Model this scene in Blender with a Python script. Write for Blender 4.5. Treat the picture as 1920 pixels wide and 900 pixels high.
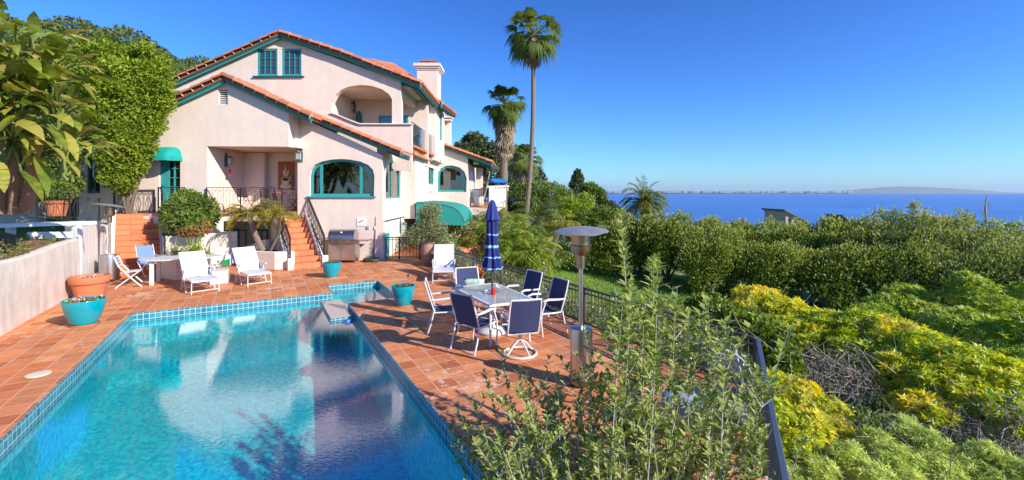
import bpy, math, random
import numpy as np
from mathutils import Vector, Matrix
from mathutils.geometry import tessellate_polygon
R = math.radians
random.seed(7); rng = np.random.default_rng(11)
for o in list(bpy.data.objects): bpy.data.objects.remove(o)
sc = bpy.context.scene; col = sc.collection
F, H, CX, HY = 850.0, 2.65, 960.0, 360.0      # focal length in photo pixels, eye height, principal point, horizon row

# ---------------------------------------------------------------- camera
cam = bpy.data.cameras.new('camera'); camo = bpy.data.objects.new('camera', cam); col.objects.link(camo)
camo.location = (0, 0, H); camo.rotation_euler = (R(90), 0, 0)
cam.sensor_width = 36; cam.lens = 36*F/1920; cam.shift_y = -(450-HY)/1920
cam.clip_start = .05; cam.clip_end = 200000
sc.camera = camo
# ---------------------------------------------------------------- world, sun, exposure
SD = Vector((-1.6, 1.0, -1.0)).normalized()     # the way sunlight travels
w = bpy.data.worlds.new('World'); sc.world = w; w.use_nodes = True
nt = w.node_tree; nt.nodes.clear()
sky = nt.nodes.new('ShaderNodeTexSky'); sky.sky_type = 'NISHITA'; sky.sun_disc = False
sky.sun_elevation = math.asin(-SD.z); sky.sun_rotation = math.atan2(-SD.x, -SD.y)
sky.altitude = 100; sky.air_density = 1.0; sky.dust_density = .15; sky.ozone_density = 3.2
hs = nt.nodes.new('ShaderNodeHueSaturation'); hs.inputs['Saturation'].default_value = 1.12
cm = nt.nodes.new('ShaderNodeVectorMath'); cm.operation = 'MULTIPLY'; cm.inputs[1].default_value = (.163, .216, .286)     # very clear sea air: deeper than the model's sky
gm_ = nt.nodes.new('ShaderNodeGamma'); gm_.inputs[1].default_value = 1.2
ck = nt.nodes.new('ShaderNodeVectorMath'); ck.operation = 'MULTIPLY'; ck.inputs[1].default_value = (2.39, 2.83, 3.2)
bg = nt.nodes.new('ShaderNodeBackground'); bg.inputs[1].default_value = .15
wo = nt.nodes.new('ShaderNodeOutputWorld')
nt.links.new(sky.outputs[0], hs.inputs['Color']); nt.links.new(hs.outputs[0], cm.inputs[0]); nt.links.new(cm.outputs[0], gm_.inputs[0]); nt.links.new(gm_.outputs[0], ck.inputs[0]); nt.links.new(ck.outputs[0], bg.inputs[0]); nt.links.new(bg.outputs[0], wo.inputs[0])
sl = bpy.data.lights.new('sun', 'SUN'); sl.energy = 5.0; sl.angle = R(.5); sl.color = (1, .92, .80)
slo = bpy.data.objects.new('sun', sl); col.objects.link(slo); slo.rotation_euler = SD.to_track_quat('-Z', 'Y').to_euler()
slo.location = (20, -12, 20)
sc.view_settings.view_transform = 'Standard'; sc.view_settings.look = 'None'
sc.view_settings.gamma = 1; sc.view_settings.exposure = .55
try: sc.view_settings.use_curve_mapping = False
except Exception: pass
sc.render.engine = 'CYCLES'
cy = sc.cycles
cy.max_bounces = 8; cy.diffuse_bounces = 3; cy.glossy_bounces = 4; cy.transmission_bounces = 6; cy.transparent_max_bounces = 12
cy.caustics_reflective = False; cy.caustics_refractive = False
cy.volume_bounces = 0

# ---------------------------------------------------------------- geometry helpers
def P(px, py, Y): return Vector(((px-CX)*Y/F, Y, H-(py-HY)*Y/F))
def Gd(px, py, z=0):
    Y = F*(H-z)/(py-HY); return Vector(((px-CX)*Y/F, Y, z))
U = Vector((.872, .489, 0)); W = Vector((.489, -.872, 0)); P0 = Vector((-8.27, 9.88, 0))
def UW(u, v, z=0): return P0 + U*u + W*v + Vector((0, 0, z))
def toUW(x, y): return (x-P0.x)*U.x+(y-P0.y)*U.y, (x-P0.x)*W.x+(y-P0.y)*W.y
def wpos(o):
    v = Vector((0, 0, 0))
    while o is not None: v += Vector(o.location); o = o.parent
    return v
def tag(o, label=None, cat=None, group=None, kind=None):
    if label: o['label'] = label
    if cat: o['category'] = cat
    if group: o['group'] = group
    if kind: o['kind'] = kind
    return o
def thing(name, label, cat, loc=(0, 0, 0), group=None, rz=0):
    o = bpy.data.objects.new(name, None); o.empty_display_size = .2; col.objects.link(o)
    o.location = loc; o.rotation_euler = (0, 0, rz)
    return tag(o, label, cat, group)
def link(name, me, mat, parent=None, origin=None):
    for m in (mat if isinstance(mat, (list, tuple)) else [mat]): me.materials.append(m)
    o = bpy.data.objects.new(name, me); col.objects.link(o)
    if parent is not None: o.parent = parent
    if origin is not None: o.location = origin
    return o
def copy_tree(o, loc=None, rz=None, label=None, parent=None, scale=None):
    c = o.copy(); col.objects.link(c)
    if parent is not None: c.parent = parent
    if loc is not None: c.location = loc
    if rz is not None: c.rotation_euler = (0, 0, rz)
    if label: c['label'] = label
    if scale: c.scale = (scale,)*3
    for ch in list(o.children): copy_tree(ch, parent=c)
    return c
class MB:
    """collects shapes in world space, builds one mesh"""
    def __init__(s): s.v = []; s.f = []; s.r = []; s.cur = 0.5
    def add(s, vs, fs):
        n = len(s.v); s.v.extend(tuple(p) for p in vs)
        s.f.extend(tuple(i+n for i in f) for f in fs); s.r.extend([s.cur]*len(fs)); return s
    def box(s, c, size, rz=0, M=None):
        hx, hy, hz = [a/2 for a in size]; c = Vector(c)
        m = M if M is not None else Matrix.Rotation(rz, 3, 'Z')
        vs = [c+m@Vector((x, y, z)) for x, y, z in ((-hx,-hy,-hz),(hx,-hy,-hz),(hx,hy,-hz),(-hx,hy,-hz),(-hx,-hy,hz),(hx,-hy,hz),(hx,hy,hz),(-hx,hy,hz))]
        return s.add(vs, [(0,3,2,1),(4,5,6,7),(0,1,5,4),(1,2,6,5),(2,3,7,6),(3,0,4,7)])
    def bar(s, a, b, wd, th, up=(0, 0, 1)):
        a = Vector(a); b = Vector(b); d = b-a; L = d.length
        if L < 1e-6: return s
        d.normalize(); up = Vector(up)
        x = d.cross(up)
        if x.length < 1e-4: x = d.cross(Vector((1, 0, 0)))
        x.normalize(); z = x.cross(d).normalized()
        return s.box((a+b)/2, (wd, L, th), M=Matrix((x, d, z)).transposed())
    def tube(s, pts, r, n=6, cap=True):
        pts = [Vector(p) for p in pts]; k = len(pts)
        rs = list(r) if isinstance(r, (list, tuple)) else [r]*k
        t0 = (pts[1]-pts[0]).normalized(); a = Vector((0, 0, 1)) if abs(t0.z) < .9 else Vector((1, 0, 0))
        nx = t0.cross(a).normalized(); vs = []
        for i, p in enumerate(pts):
            t = (pts[min(i+1, k-1)]-pts[max(i-1, 0)])
            t = t.normalized() if t.length > 1e-9 else t0
            nx = (nx-t*nx.dot(t))
            nx = nx.normalized() if nx.length > 1e-6 else t.orthogonal().normalized()
            ny = t.cross(nx)
            for j in range(n):
                q = 2*math.pi*j/n; vs.append(p+(nx*math.cos(q)+ny*math.sin(q))*rs[i])
        fs = [(i*n+j, i*n+(j+1) % n, (i+1)*n+(j+1) % n, (i+1)*n+j) for i in range(k-1) for j in range(n)]
        if cap: fs += [tuple(range(n-1, -1, -1)), tuple((k-1)*n+j for j in range(n))]
        return s.add(vs, fs)
    def lathe(s, prof, c, n=28, sx=1, sy=1, wob=None):
        c = Vector(c); vs = []
        for (r, z) in prof:
            for j in range(n):
                q = 2*math.pi*j/n; rr = r*(wob(q, z) if wob else 1)
                vs.append(c+Vector((rr*sx*math.cos(q), rr*sy*math.sin(q), z)))
        fs = [(i*n+j, i*n+(j+1) % n, (i+1)*n+(j+1) % n, (i+1)*n+j) for i in range(len(prof)-1) for j in range(n)]
        if prof[0][0] > 1e-5: fs.append(tuple(range(n-1, -1, -1)))
        if prof[-1][0] > 1e-5: fs.append(tuple((len(prof)-1)*n+j for j in range(n)))
        return s.add(vs, fs)
    def prism(s, poly, vec, holes=()):
        """poly and holes: lists of 3-D points in one plane; extruded by vec"""
        vec = Vector(vec); loops = [[Vector(p) for p in poly]]+[[Vector(p) for p in h] for h in holes]
        flat = [p for l in loops for p in l]; n = len(flat)
        tri = tessellate_polygon(loops)
        fs = [tuple(t) for t in tri]+[tuple(i+n for i in reversed(t)) for t in tri]
        o = 0
        for l in loops:
            m = len(l)
            for i in range(m):
                j = (i+1) % m; fs.append((o+i, o+j, o+j+n, o+i+n))
            o += m
        return s.add(flat+[p+vec for p in flat], fs)
    def sheet(s, rows):
        """rows of points -> quad strip surface"""
        m = len(rows[0]); vs = [p for r in rows for p in r]
        return s.add(vs, [(i*m+j, i*m+j+1, (i+1)*m+j+1, (i+1)*m+j) for i in range(len(rows)-1) for j in range(m-1)])
    def build(s, name, mat, parent=None, smooth=False, origin=None, bev=0):
        off = wpos(parent) if parent is not None else Vector((0, 0, 0))
        if origin is not None: off = off+Vector(origin) if parent is not None else Vector(origin)
        me = bpy.data.meshes.new(name)
        me.from_pydata([(x-off.x, y-off.y, z-off.z) for x, y, z in s.v], [], s.f)
        import bmesh
        bm = bmesh.new(); bm.from_mesh(me); bmesh.ops.recalc_face_normals(bm, faces=bm.faces); bm.to_mesh(me); bm.free()
        if len(me.polygons) == len(s.r):
            at = me.attributes.new('rnd', 'FLOAT', 'FACE'); at.data.foreach_set('value', s.r)
        if smooth:
            me.polygons.foreach_set('use_smooth', [True]*len(me.polygons))
            try: me.set_sharp_from_angle(angle=R(38))
            except Exception: pass
        o = link(name, me, mat, parent, origin)
        if bev:
            b = o.modifiers.new('soft', 'BEVEL'); b.width = bev; b.segments = 2; b.limit_method = 'ANGLE'; b.angle_limit = R(40)
        return o
def quads(name, V, mat, parent=None, rnd=None, off=(0, 0, 0), smooth=False, k=4):
    """V: (N,k,3) array of polygons with k corners -> one mesh"""
    N = V.shape[0]; off = np.array(off)
    me = bpy.data.meshes.new(name)
    me.vertices.add(N*k); me.vertices.foreach_set('co', (V.reshape(-1, 3)-off).astype(np.float32).ravel())
    me.loops.add(N*k); me.loops.foreach_set('vertex_index', np.arange(N*k, dtype=np.int32))
    me.polygons.add(N); me.polygons.foreach_set('loop_start', np.arange(0, N*k, k, dtype=np.int32))
    me.polygons.foreach_set('loop_total', np.full(N, k, dtype=np.int32))
    at = me.attributes.new('rnd', 'FLOAT', 'FACE')
    at.data.foreach_set('value', (rng.random(N) if rnd is None else rnd).astype(np.float32))
    me.update(calc_edges=True)
    return link(name, me, mat, parent)
def norm(a): return a/np.maximum(np.linalg.norm(a, axis=-1, keepdims=True), 1e-9)
def leafq(c, d, L, Wd, nrm=None, fold=.18):
    """c base points, d directions, L lengths, Wd widths -> folded two-quad leaves (2N,4,3)"""
    N = len(c); d = norm(d)
    if nrm is None: nrm = rng.normal(size=(N, 3))+np.array([.3, -.2, .9])
    s_ = norm(np.cross(d, nrm)); n_ = np.cross(s_, d)
    L = np.broadcast_to(np.asarray(L, float), (N,))[:, None]; Wd = np.broadcast_to(np.asarray(Wd, float), (N,))[:, None]
    tip = c+d*L-n_*L*.12; m = c+d*L*.45
    a = m+s_*Wd*.5+n_*Wd*fold; b = m-s_*Wd*.5+n_*Wd*fold
    mid = m+n_*0
    q1 = np.stack([c, a, tip, mid], 1); q2 = np.stack([c, mid, tip, b], 1)
    return np.concatenate([q1, q2], 0)
def leafd(c, d, L, Wd, nrm=None):
    """single diamond quads (N,4,3)"""
    N = len(c); d = norm(d)
    if nrm is None: nrm = rng.normal(size=(N, 3))+np.array([.3, -.2, .9])
    s_ = norm(np.cross(d, nrm)); L = np.broadcast_to(np.asarray(L, float), (N,))[:, None]; Wd = np.broadcast_to(np.asarray(Wd, float), (N,))[:, None]
    return np.stack([c, c+d*L*.5+s_*Wd*.5, c+d*L, c+d*L*.5-s_*Wd*.5], 1)

# ---------------------------------------------------------------- materials
def ND(nt, t, **k):
    n = nt.nodes.new(t)
    for a, v in k.items(): setattr(n, a, v)
    return n
def mat(name, color, rough=.6, metal=0, spec=.5, noise=None, bump=None, alpha=None, coat=0):
    """noise=(scale, other colour, contrast) ; bump=(scale, strength)"""
    m = bpy.data.materials.new(name); m.use_nodes = True; nt = m.node_tree; b = nt.nodes['Principled BSDF']
    b.inputs['Base Color'].default_value = (*color, 1); b.inputs['Roughness'].default_value = rough
    b.inputs['Metallic'].default_value = metal; b.inputs['Specular IOR Level'].default_value = spec
    b.inputs['Coat Weight'].default_value = coat
    tc = ND(nt, 'ShaderNodeTexCoord')
    if noise:
        n = ND(nt, 'ShaderNodeTexNoise'); n.inputs['Scale'].default_value = noise[0]; n.inputs['Detail'].default_value = 6; n.inputs['Roughness'].default_value = .62
        r = ND(nt, 'ShaderNodeValToRGB'); h = noise[2] if len(noise) > 2 else .25
        r.color_ramp.elements[0].position = .5-h; r.color_ramp.elements[1].position = .5+h
        r.color_ramp.elements[0].color = (*noise[1], 1); r.color_ramp.elements[1].color = (*color, 1)
        nt.links.new(tc.outputs['Object'], n.inputs[0]); nt.links.new(n.outputs[0], r.inputs[0]); nt.links.new(r.outputs[0], b.inputs['Base Color'])
    if bump:
        n = ND(nt, 'ShaderNodeTexNoise'); n.inputs['Scale'].default_value = bump[0]; n.inputs['Detail'].default_value = 5
        u = ND(nt, 'ShaderNodeBump'); u.inputs['Strength'].default_value = bump[1]; u.inputs['Distance'].default_value = .02
        nt.links.new(tc.outputs['Object'], n.inputs[0]); nt.links.new(n.outputs[0], u.inputs['Height']); nt.links.new(u.outputs[0], b.inputs['Normal'])
    return m
def ramp_mat(name, cols, rough=.55, trans=.3, attr='rnd', spec=.4, big=None):
    """colour by the per-face attribute; trans adds translucency; big=(scale, amount) adds large-scale patches of the species' own colour spread"""
    m = bpy.data.materials.new(name); m.use_nodes = True; nt = m.node_tree; b = nt.nodes['Principled BSDF']
    b.inputs['Roughness'].default_value = rough; b.inputs['Specular IOR Level'].default_value = spec
    a = ND(nt, 'ShaderNodeAttribute', attribute_name=attr); r = ND(nt, 'ShaderNodeValToRGB')
    els = r.color_ramp.elements
    els[0].color = (*cols[0], 1); els[1].color = (*cols[-1], 1)
    for i, c in enumerate(cols[1:-1]): e = els.new((i+1)/(len(cols)-1)); e.color = (*c, 1)
    src = a.outputs['Fac']
    if big:
        tc = ND(nt, 'ShaderNodeTexCoord'); n = ND(nt, 'ShaderNodeTexNoise'); n.inputs['Scale'].default_value = big[0]; n.inputs['Detail'].default_value = 3
        mm = ND(nt, 'ShaderNodeMath', operation='MULTIPLY_ADD'); mm.inputs[1].default_value = big[1]*2; mm.inputs[2].default_value = -big[1]
        ad = ND(nt, 'ShaderNodeMath', operation='ADD', use_clamp=True)
        nt.links.new(tc.outputs['Object'], n.inputs[0]); nt.links.new(n.outputs[0], mm.inputs[0]); nt.links.new(mm.outputs[0], ad.inputs[0]); nt.links.new(src, ad.inputs[1]); src = ad.outputs[0]
    nt.links.new(src, r.inputs[0]); nt.links.new(r.outputs[0], b.inputs['Base Color'])
    if trans:
        t = ND(nt, 'ShaderNodeBsdfTranslucent'); x = ND(nt, 'ShaderNodeMixShader'); x.inputs[0].default_value = trans
        hsv = ND(nt, 'ShaderNodeHueSaturation'); hsv.inputs['Value'].default_value = 1.5; hsv.inputs['Saturation'].default_value = 1.1
        nt.links.new(r.outputs[0], hsv.inputs['Color']); nt.links.new(hsv.outputs[0], t.inputs[0])
        nt.links.new(b.outputs[0], x.inputs[1]); nt.links.new(t.outputs[0], x.inputs[2]); nt.links.new(x.outputs[0], nt.nodes['Material Output'].inputs[0])
    return m
STUC = mat('stucco', (.80, .67, .58), .9, noise=(1.3, (.70, .57, .49), .28), bump=(18, .35), spec=.2)
STUC2 = mat('stucco_white', (.82, .74, .67), .9, noise=(2.5, (.66, .56, .48), .35), bump=(22, .3), spec=.2)
RETW = mat('stucco_weathered', (.83, .76, .69), .9, noise=(1.4, (.56, .46, .36), .3), bump=(14, .5), spec=.2)
TEAL = mat('teal_paint', (.03, .34, .33), .45, noise=(6, (.04, .27, .27), .4))
TEALD = mat('dark_green_paint', (.02, .12, .11), .5)
WHITE = mat('white_paint', (.82, .82, .80), .4, noise=(9, (.74, .73, .70), .4))
WPLAS = mat('white_plastic', (.70, .70, .70), .4, noise=(7, (.60, .60, .59), .3))
IRON = mat('wrought_iron', (.022, .020, .020), .5, spec=.5)
BLUEG = mat('blue_grey_iron', (.06, .085, .13), .5)
BRONZE = mat('bronze_painted_iron', (.07, .058, .05), .5)
STEEL = mat('stainless_steel', (.62, .58, .54), .28, metal=1, noise=(3, (.52, .46, .41), .3))
STEELD = mat('burnt_steel', (.42, .30, .20), .35, metal=1, noise=(8, (.30, .22, .17), .3))
ALU = mat('aluminium_hood', (.46, .45, .45), .5, metal=.6, noise=(5, (.36, .34, .34), .3))
NAVY = mat('navy_sling', (.034, .048, .125), .7, bump=(300, .4), spec=.4)
SLING = mat('white_sling', (.64, .64, .70), .8, bump=(300, .2))
TERRA = mat('terracotta', (.56, .19, .085), .8, noise=(5, (.48, .15, .07), .3), bump=(30, .15))
TEALPOT = mat('turquoise_glaze', (.0, .33, .40), .18, noise=(4, (.0, .27, .35), .3), coat=.4)
CLAY = mat('pale_clay', (.42, .25, .18), .85, noise=(6, (.33, .19, .14), .3))
SOIL = mat('potting_soil', (.05, .035, .025), .95, bump=(60, .8))
EARTH = mat('bank_soil', (.24, .125, .065), .95, noise=(5, (.15, .085, .04), .3), bump=(25, .9))
ROOFU = mat('roof_underlay', (.25, .10, .06), .9)
ROOFT = ramp_mat('roof_tile', [(.30, .12, .07), (.52, .15, .06), (.60, .20, .085), (.45, .20, .12), (.62, .17, .06), (.58, .19, .08), (.50, .40, .32)], .8, 0)   # the last stop is the mortar in the joints
MORTAR = mat('mortar', (.55, .45, .38), .9)
TREAD = ramp_mat('stair_tile', [(.58, .17, .07), (.66, .22, .09), (.52, .14, .06)], .7, 0)
AWN = mat('green_canvas', (.015, .27, .22), .8, bump=(60, .1))
AWNL = mat('teal_canvas', (.0, .30, .27), .75)
UMB = mat('navy_canvas', (.02, .035, .20), .8, bump=(40, .3))
UMBS = mat('pale_blue_stripe', (.25, .50, .75), .8)
BARK = mat('bark', (.20, .15, .11), .9, noise=(14, (.12, .09, .07), .3), bump=(30, .7))
PALMT = mat('palm_trunk', (.26, .20, .15), .9, noise=(10, (.15, .11, .08), .3), bump=(20, .9))
TWIG = mat('grey_twig', (.34, .29, .24), .85)
TWIG2 = mat('silver_stem', (.46, .43, .38), .7)
GREENST = mat('green_petiole', (.16, .22, .05), .6)
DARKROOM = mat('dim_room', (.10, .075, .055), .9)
WOODPAN = mat('rusty_art_panel', (.40, .13, .05), .6, noise=(7, (.24, .075, .03), .3))
CREAM = mat('cream_relief', (.72, .58, .42), .6)
DKBROWN = mat('dark_coffee', (.05, .035, .03), .5)
BLUEPL = mat('blue_plastic', (.02, .10, .55), .4)
GREENPL = mat('green_plastic', (.0, .28, .10), .45)
GREYPL = mat('grey_plastic', (.35, .35, .37), .5)
BLUEROW = mat('blue_cover', (.01, .17, .52), .35, bump=(8, .5))
RED = mat('red_glass', (.60, .02, .015), .2)
BLUEC = mat('blue_sling', (.14, .24, .48), .7)
CUSH = mat('patterned_cushion', (.30, .48, .36), .85, noise=(14, (.62, .68, .58), .06))
LINEN = mat('striped_towel', (.85, .85, .83), .85)
HOSE = mat('hose_rubber', (.04, .055, .035), .5)
RUBB = mat('black_rubber', (.02, .02, .02), .6)
LAMPG = mat('frosted_lantern', (.45, .47, .45), .3)
PATINA = mat('verdigris_iron', (.10, .16, .15), .5)
HOUSEG = mat('grey_siding', (.42, .36, .30), .8)
SLATE = mat('grey_roof', (.16, .16, .18), .8, noise=(3, (.11, .11, .12), .3))
COAST = mat('far_coast', (.22, .20, .16), .95, noise=(.0006, (.12, .14, .09), .3))
CITY = mat('far_city', (.36, .35, .34), .9)
CONC = mat('concrete', (.42, .37, .32), .9, noise=(4, (.32, .27, .23), .3))

def streaks(m, lo=.86, hi=1.05):
    nt = m.node_tree; b = nt.nodes['Principled BSDF']; src = b.inputs['Base Color'].links[0].from_socket
    tc = ND(nt, 'ShaderNodeTexCoord'); mp = ND(nt, 'ShaderNodeMapping'); mp.inputs['Scale'].default_value = (2.6, 2.6, .3); n = ND(nt, 'ShaderNodeTexNoise'); n.inputs['Scale'].default_value = 1.6; n.inputs['Detail'].default_value = 7; n.inputs['Roughness'].default_value = .6
    mr = ND(nt, 'ShaderNodeMapRange'); mr.inputs[1].default_value = .3; mr.inputs[2].default_value = .65; mr.inputs[3].default_value = lo; mr.inputs[4].default_value = hi; v = ND(nt, 'ShaderNodeVectorMath', operation='SCALE')
    for a, c in ((tc.outputs['Object'], mp.inputs[0]), (mp.outputs[0], n.inputs[0]), (n.outputs[0], mr.inputs[0]), (src, v.inputs[0]), (mr.outputs[0], v.inputs['Scale']), (v.outputs[0], b.inputs['Base Color'])): nt.links.new(a, c)
streaks(STUC, .95, 1.02); streaks(STUC2, .92, 1.03); streaks(RETW, .8, 1.05)
def glass_mat(name, tint, through=.45, rough=.03):
    m = bpy.data.materials.new(name); m.use_nodes = True; nt = m.node_tree; nt.nodes.clear()
    t = ND(nt, 'ShaderNodeBsdfTransparent'); t.inputs[0].default_value = (*tint, 1)
    g = ND(nt, 'ShaderNodeBsdfGlossy'); g.inputs['Roughness'].default_value = rough
    lw = ND(nt, 'ShaderNodeLayerWeight'); lw.inputs[0].default_value = .5
    fr = ND(nt, 'ShaderNodeMath', operation='POWER'); fr.inputs[1].default_value = 4; nt.links.new(lw.outputs['Facing'], fr.inputs[0])
    mr = ND(nt, 'ShaderNodeMath', operation='MULTIPLY_ADD', use_clamp=True); mr.inputs[1].default_value = .9; mr.inputs[2].default_value = (1-through)*.3
    x = ND(nt, 'ShaderNodeMixShader'); o = ND(nt, 'ShaderNodeOutputMaterial')
    nt.links.new(fr.outputs[0], mr.inputs[0]); nt.links.new(mr.outputs[0], x.inputs[0]); nt.links.new(t.outputs[0], x.inputs[1]); nt.links.new(g.outputs[0], x.inputs[2]); nt.links.new(x.outputs[0], o.inputs[0])
    return m
PANE = glass_mat('window_glass', (.55, .58, .55), .45)
CLEAR = glass_mat('clear_glass', (.72, .86, .92), .25)
TABLEG = mat('frosted_table_glass', (.50, .58, .56), .09, spec=.9); TABLEG.node_tree.nodes['Principled BSDF'].inputs['Alpha'].default_value = .6

def deck_mat():
    m = bpy.data.materials.new('saltillo_paving'); m.use_nodes = True; nt = m.node_tree; b = nt.nodes['Principled BSDF']
    L = nt.links.new
    tc = ND(nt, 'ShaderNodeTexCoord'); mp = ND(nt, 'ShaderNodeMapping'); mp.inputs['Rotation'].default_value = (0, 0, -math.atan2(U.y, U.x))
    L(tc.outputs['Object'], mp.inputs[0])
    wb = ND(nt, 'ShaderNodeTexNoise'); wb.inputs['Scale'].default_value = 2.3; L(tc.outputs['Object'], wb.inputs[0])
    wv = ND(nt, 'ShaderNodeVectorMath', operation='MULTIPLY_ADD'); wv.inputs[1].default_value = (.03, .03, 0); L(wb.outputs['Color'], wv.inputs[0]); L(mp.outputs[0], wv.inputs[2])
    dv = ND(nt, 'ShaderNodeVectorMath', operation='SCALE'); dv.inputs['Scale'].default_value = 1/.305; L(wv.outputs[0], dv.inputs[0])
    fl = ND(nt, 'ShaderNodeVectorMath', operation='FLOOR'); L(dv.outputs[0], fl.inputs[0])
    fr = ND(nt, 'ShaderNodeVectorMath', operation='FRACTION'); L(dv.outputs[0], fr.inputs[0])
    wn = ND(nt, 'ShaderNodeTexWhiteNoise', noise_dimensions='2D'); L(fl.outputs[0], wn.inputs[0])
    # grout mask: distance of the fraction to the tile's border
    sp = ND(nt, 'ShaderNodeSeparateXYZ'); L(fr.outputs[0], sp.inputs[0])
    def edge(o):
        a = ND(nt, 'ShaderNodeMath', operation='SUBTRACT'); a.inputs[1].default_value = .5; L(o, a.inputs[0])
        c = ND(nt, 'ShaderNodeMath', operation='ABSOLUTE'); L(a.outputs[0], c.inputs[0]); return c.outputs[0]
    mx = ND(nt, 'ShaderNodeMath', operation='MAXIMUM'); L(edge(sp.outputs[0]), mx.inputs[0]); L(edge(sp.outputs[1]), mx.inputs[1])
    gm = ND(nt, 'ShaderNodeMapRange', interpolation_type='SMOOTHSTEP'); gm.inputs[1].default_value = .465; gm.inputs[2].default_value = .480; L(mx.outputs[0], gm.inputs[0])
    tr = ND(nt, 'ShaderNodeValToRGB'); e = tr.color_ramp.elements
    e[0].color = (.46, .135, .05, 1); e[1].color = (.74, .33, .135, 1)
    for p, c in ((.3, (.64, .195, .065, 1)), (.55, (.55, .225, .10, 1)), (.8, (.72, .25, .085, 1))): q = e.new(p); q.color = c
    L(wn.outputs[0], tr.inputs[0])
    n2 = ND(nt, 'ShaderNodeTexNoise'); n2.inputs['Scale'].default_value = 3.5; n2.inputs['Detail'].default_value = 8; n2.inputs['Roughness'].default_value = .7; L(tc.outputs['Object'], n2.inputs[0])
    mr = ND(nt, 'ShaderNodeMapRange'); mr.inputs[1].default_value = .3; mr.inputs[2].default_value = .7; mr.inputs[3].default_value = .78; mr.inputs[4].default_value = 1.18; L(n2.outputs[0], mr.inputs[0])
    ml = ND(nt, 'ShaderNodeVectorMath', operation='SCALE'); L(tr.outputs[0], ml.inputs[0]); L(mr.outputs[0], ml.inputs['Scale'])
    gx = ND(nt, 'ShaderNodeMix', data_type='RGBA'); L(gm.outputs[0], gx.inputs[0]); L(ml.outputs[0], gx.inputs[6]); gx.inputs[7].default_value = (.68, .40, .27, 1)
    # lime bloom left by splashed water
    n3 = ND(nt, 'ShaderNodeTexNoise'); n3.inputs['Scale'].default_value = 6.5; n3.inputs['Detail'].default_value = 9; n3.inputs['Roughness'].default_value = .68; n3.inputs['Distortion'].default_value = .4; L(mp.outputs[0], n3.inputs[0])
    n4 = ND(nt, 'ShaderNodeTexNoise'); n4.inputs['Scale'].default_value = .55; n4.inputs['Detail'].default_value = 2; L(mp.outputs[0], n4.inputs[0])
    am = ND(nt, 'ShaderNodeMath', operation='MULTIPLY_ADD'); am.inputs[1].default_value = .55; L(n4.outputs[0], am.inputs[0]); L(n3.outputs[0], am.inputs[2])
    bm_ = ND(nt, 'ShaderNodeMapRange'); bm_.inputs[1].default_value = .90; bm_.inputs[2].default_value = .93; bm_.inputs[4].default_value = .6; L(am.outputs[0], bm_.inputs[0])
    bx = ND(nt, 'ShaderNodeMix', data_type='RGBA'); L(bm_.outputs[0], bx.inputs[0]); L(gx.outputs[2], bx.inputs[6]); bx.inputs[7].default_value = (.74, .66, .60, 1)
    L(bx.outputs[2], b.inputs['Base Color'])
    b.inputs['Roughness'].default_value = .62; b.inputs['Specular IOR Level'].default_value = .35
    bu = ND(nt, 'ShaderNodeBump'); bu.inputs['Strength'].default_value = .6; bu.inputs['Distance'].default_value = .006; bu.invert = True
    L(gm.outputs[0], bu.inputs['Height'])
    bu2 = ND(nt, 'ShaderNodeBump'); bu2.inputs['Strength'].default_value = .35; bu2.inputs['Distance'].default_value = .01; L(n2.outputs[0], bu2.inputs['Height']); L(bu.outputs[0], bu2.inputs['Normal'])
    L(bu2.outputs[0], b.inputs['Normal'])
    return m
DECK = deck_mat()
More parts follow.
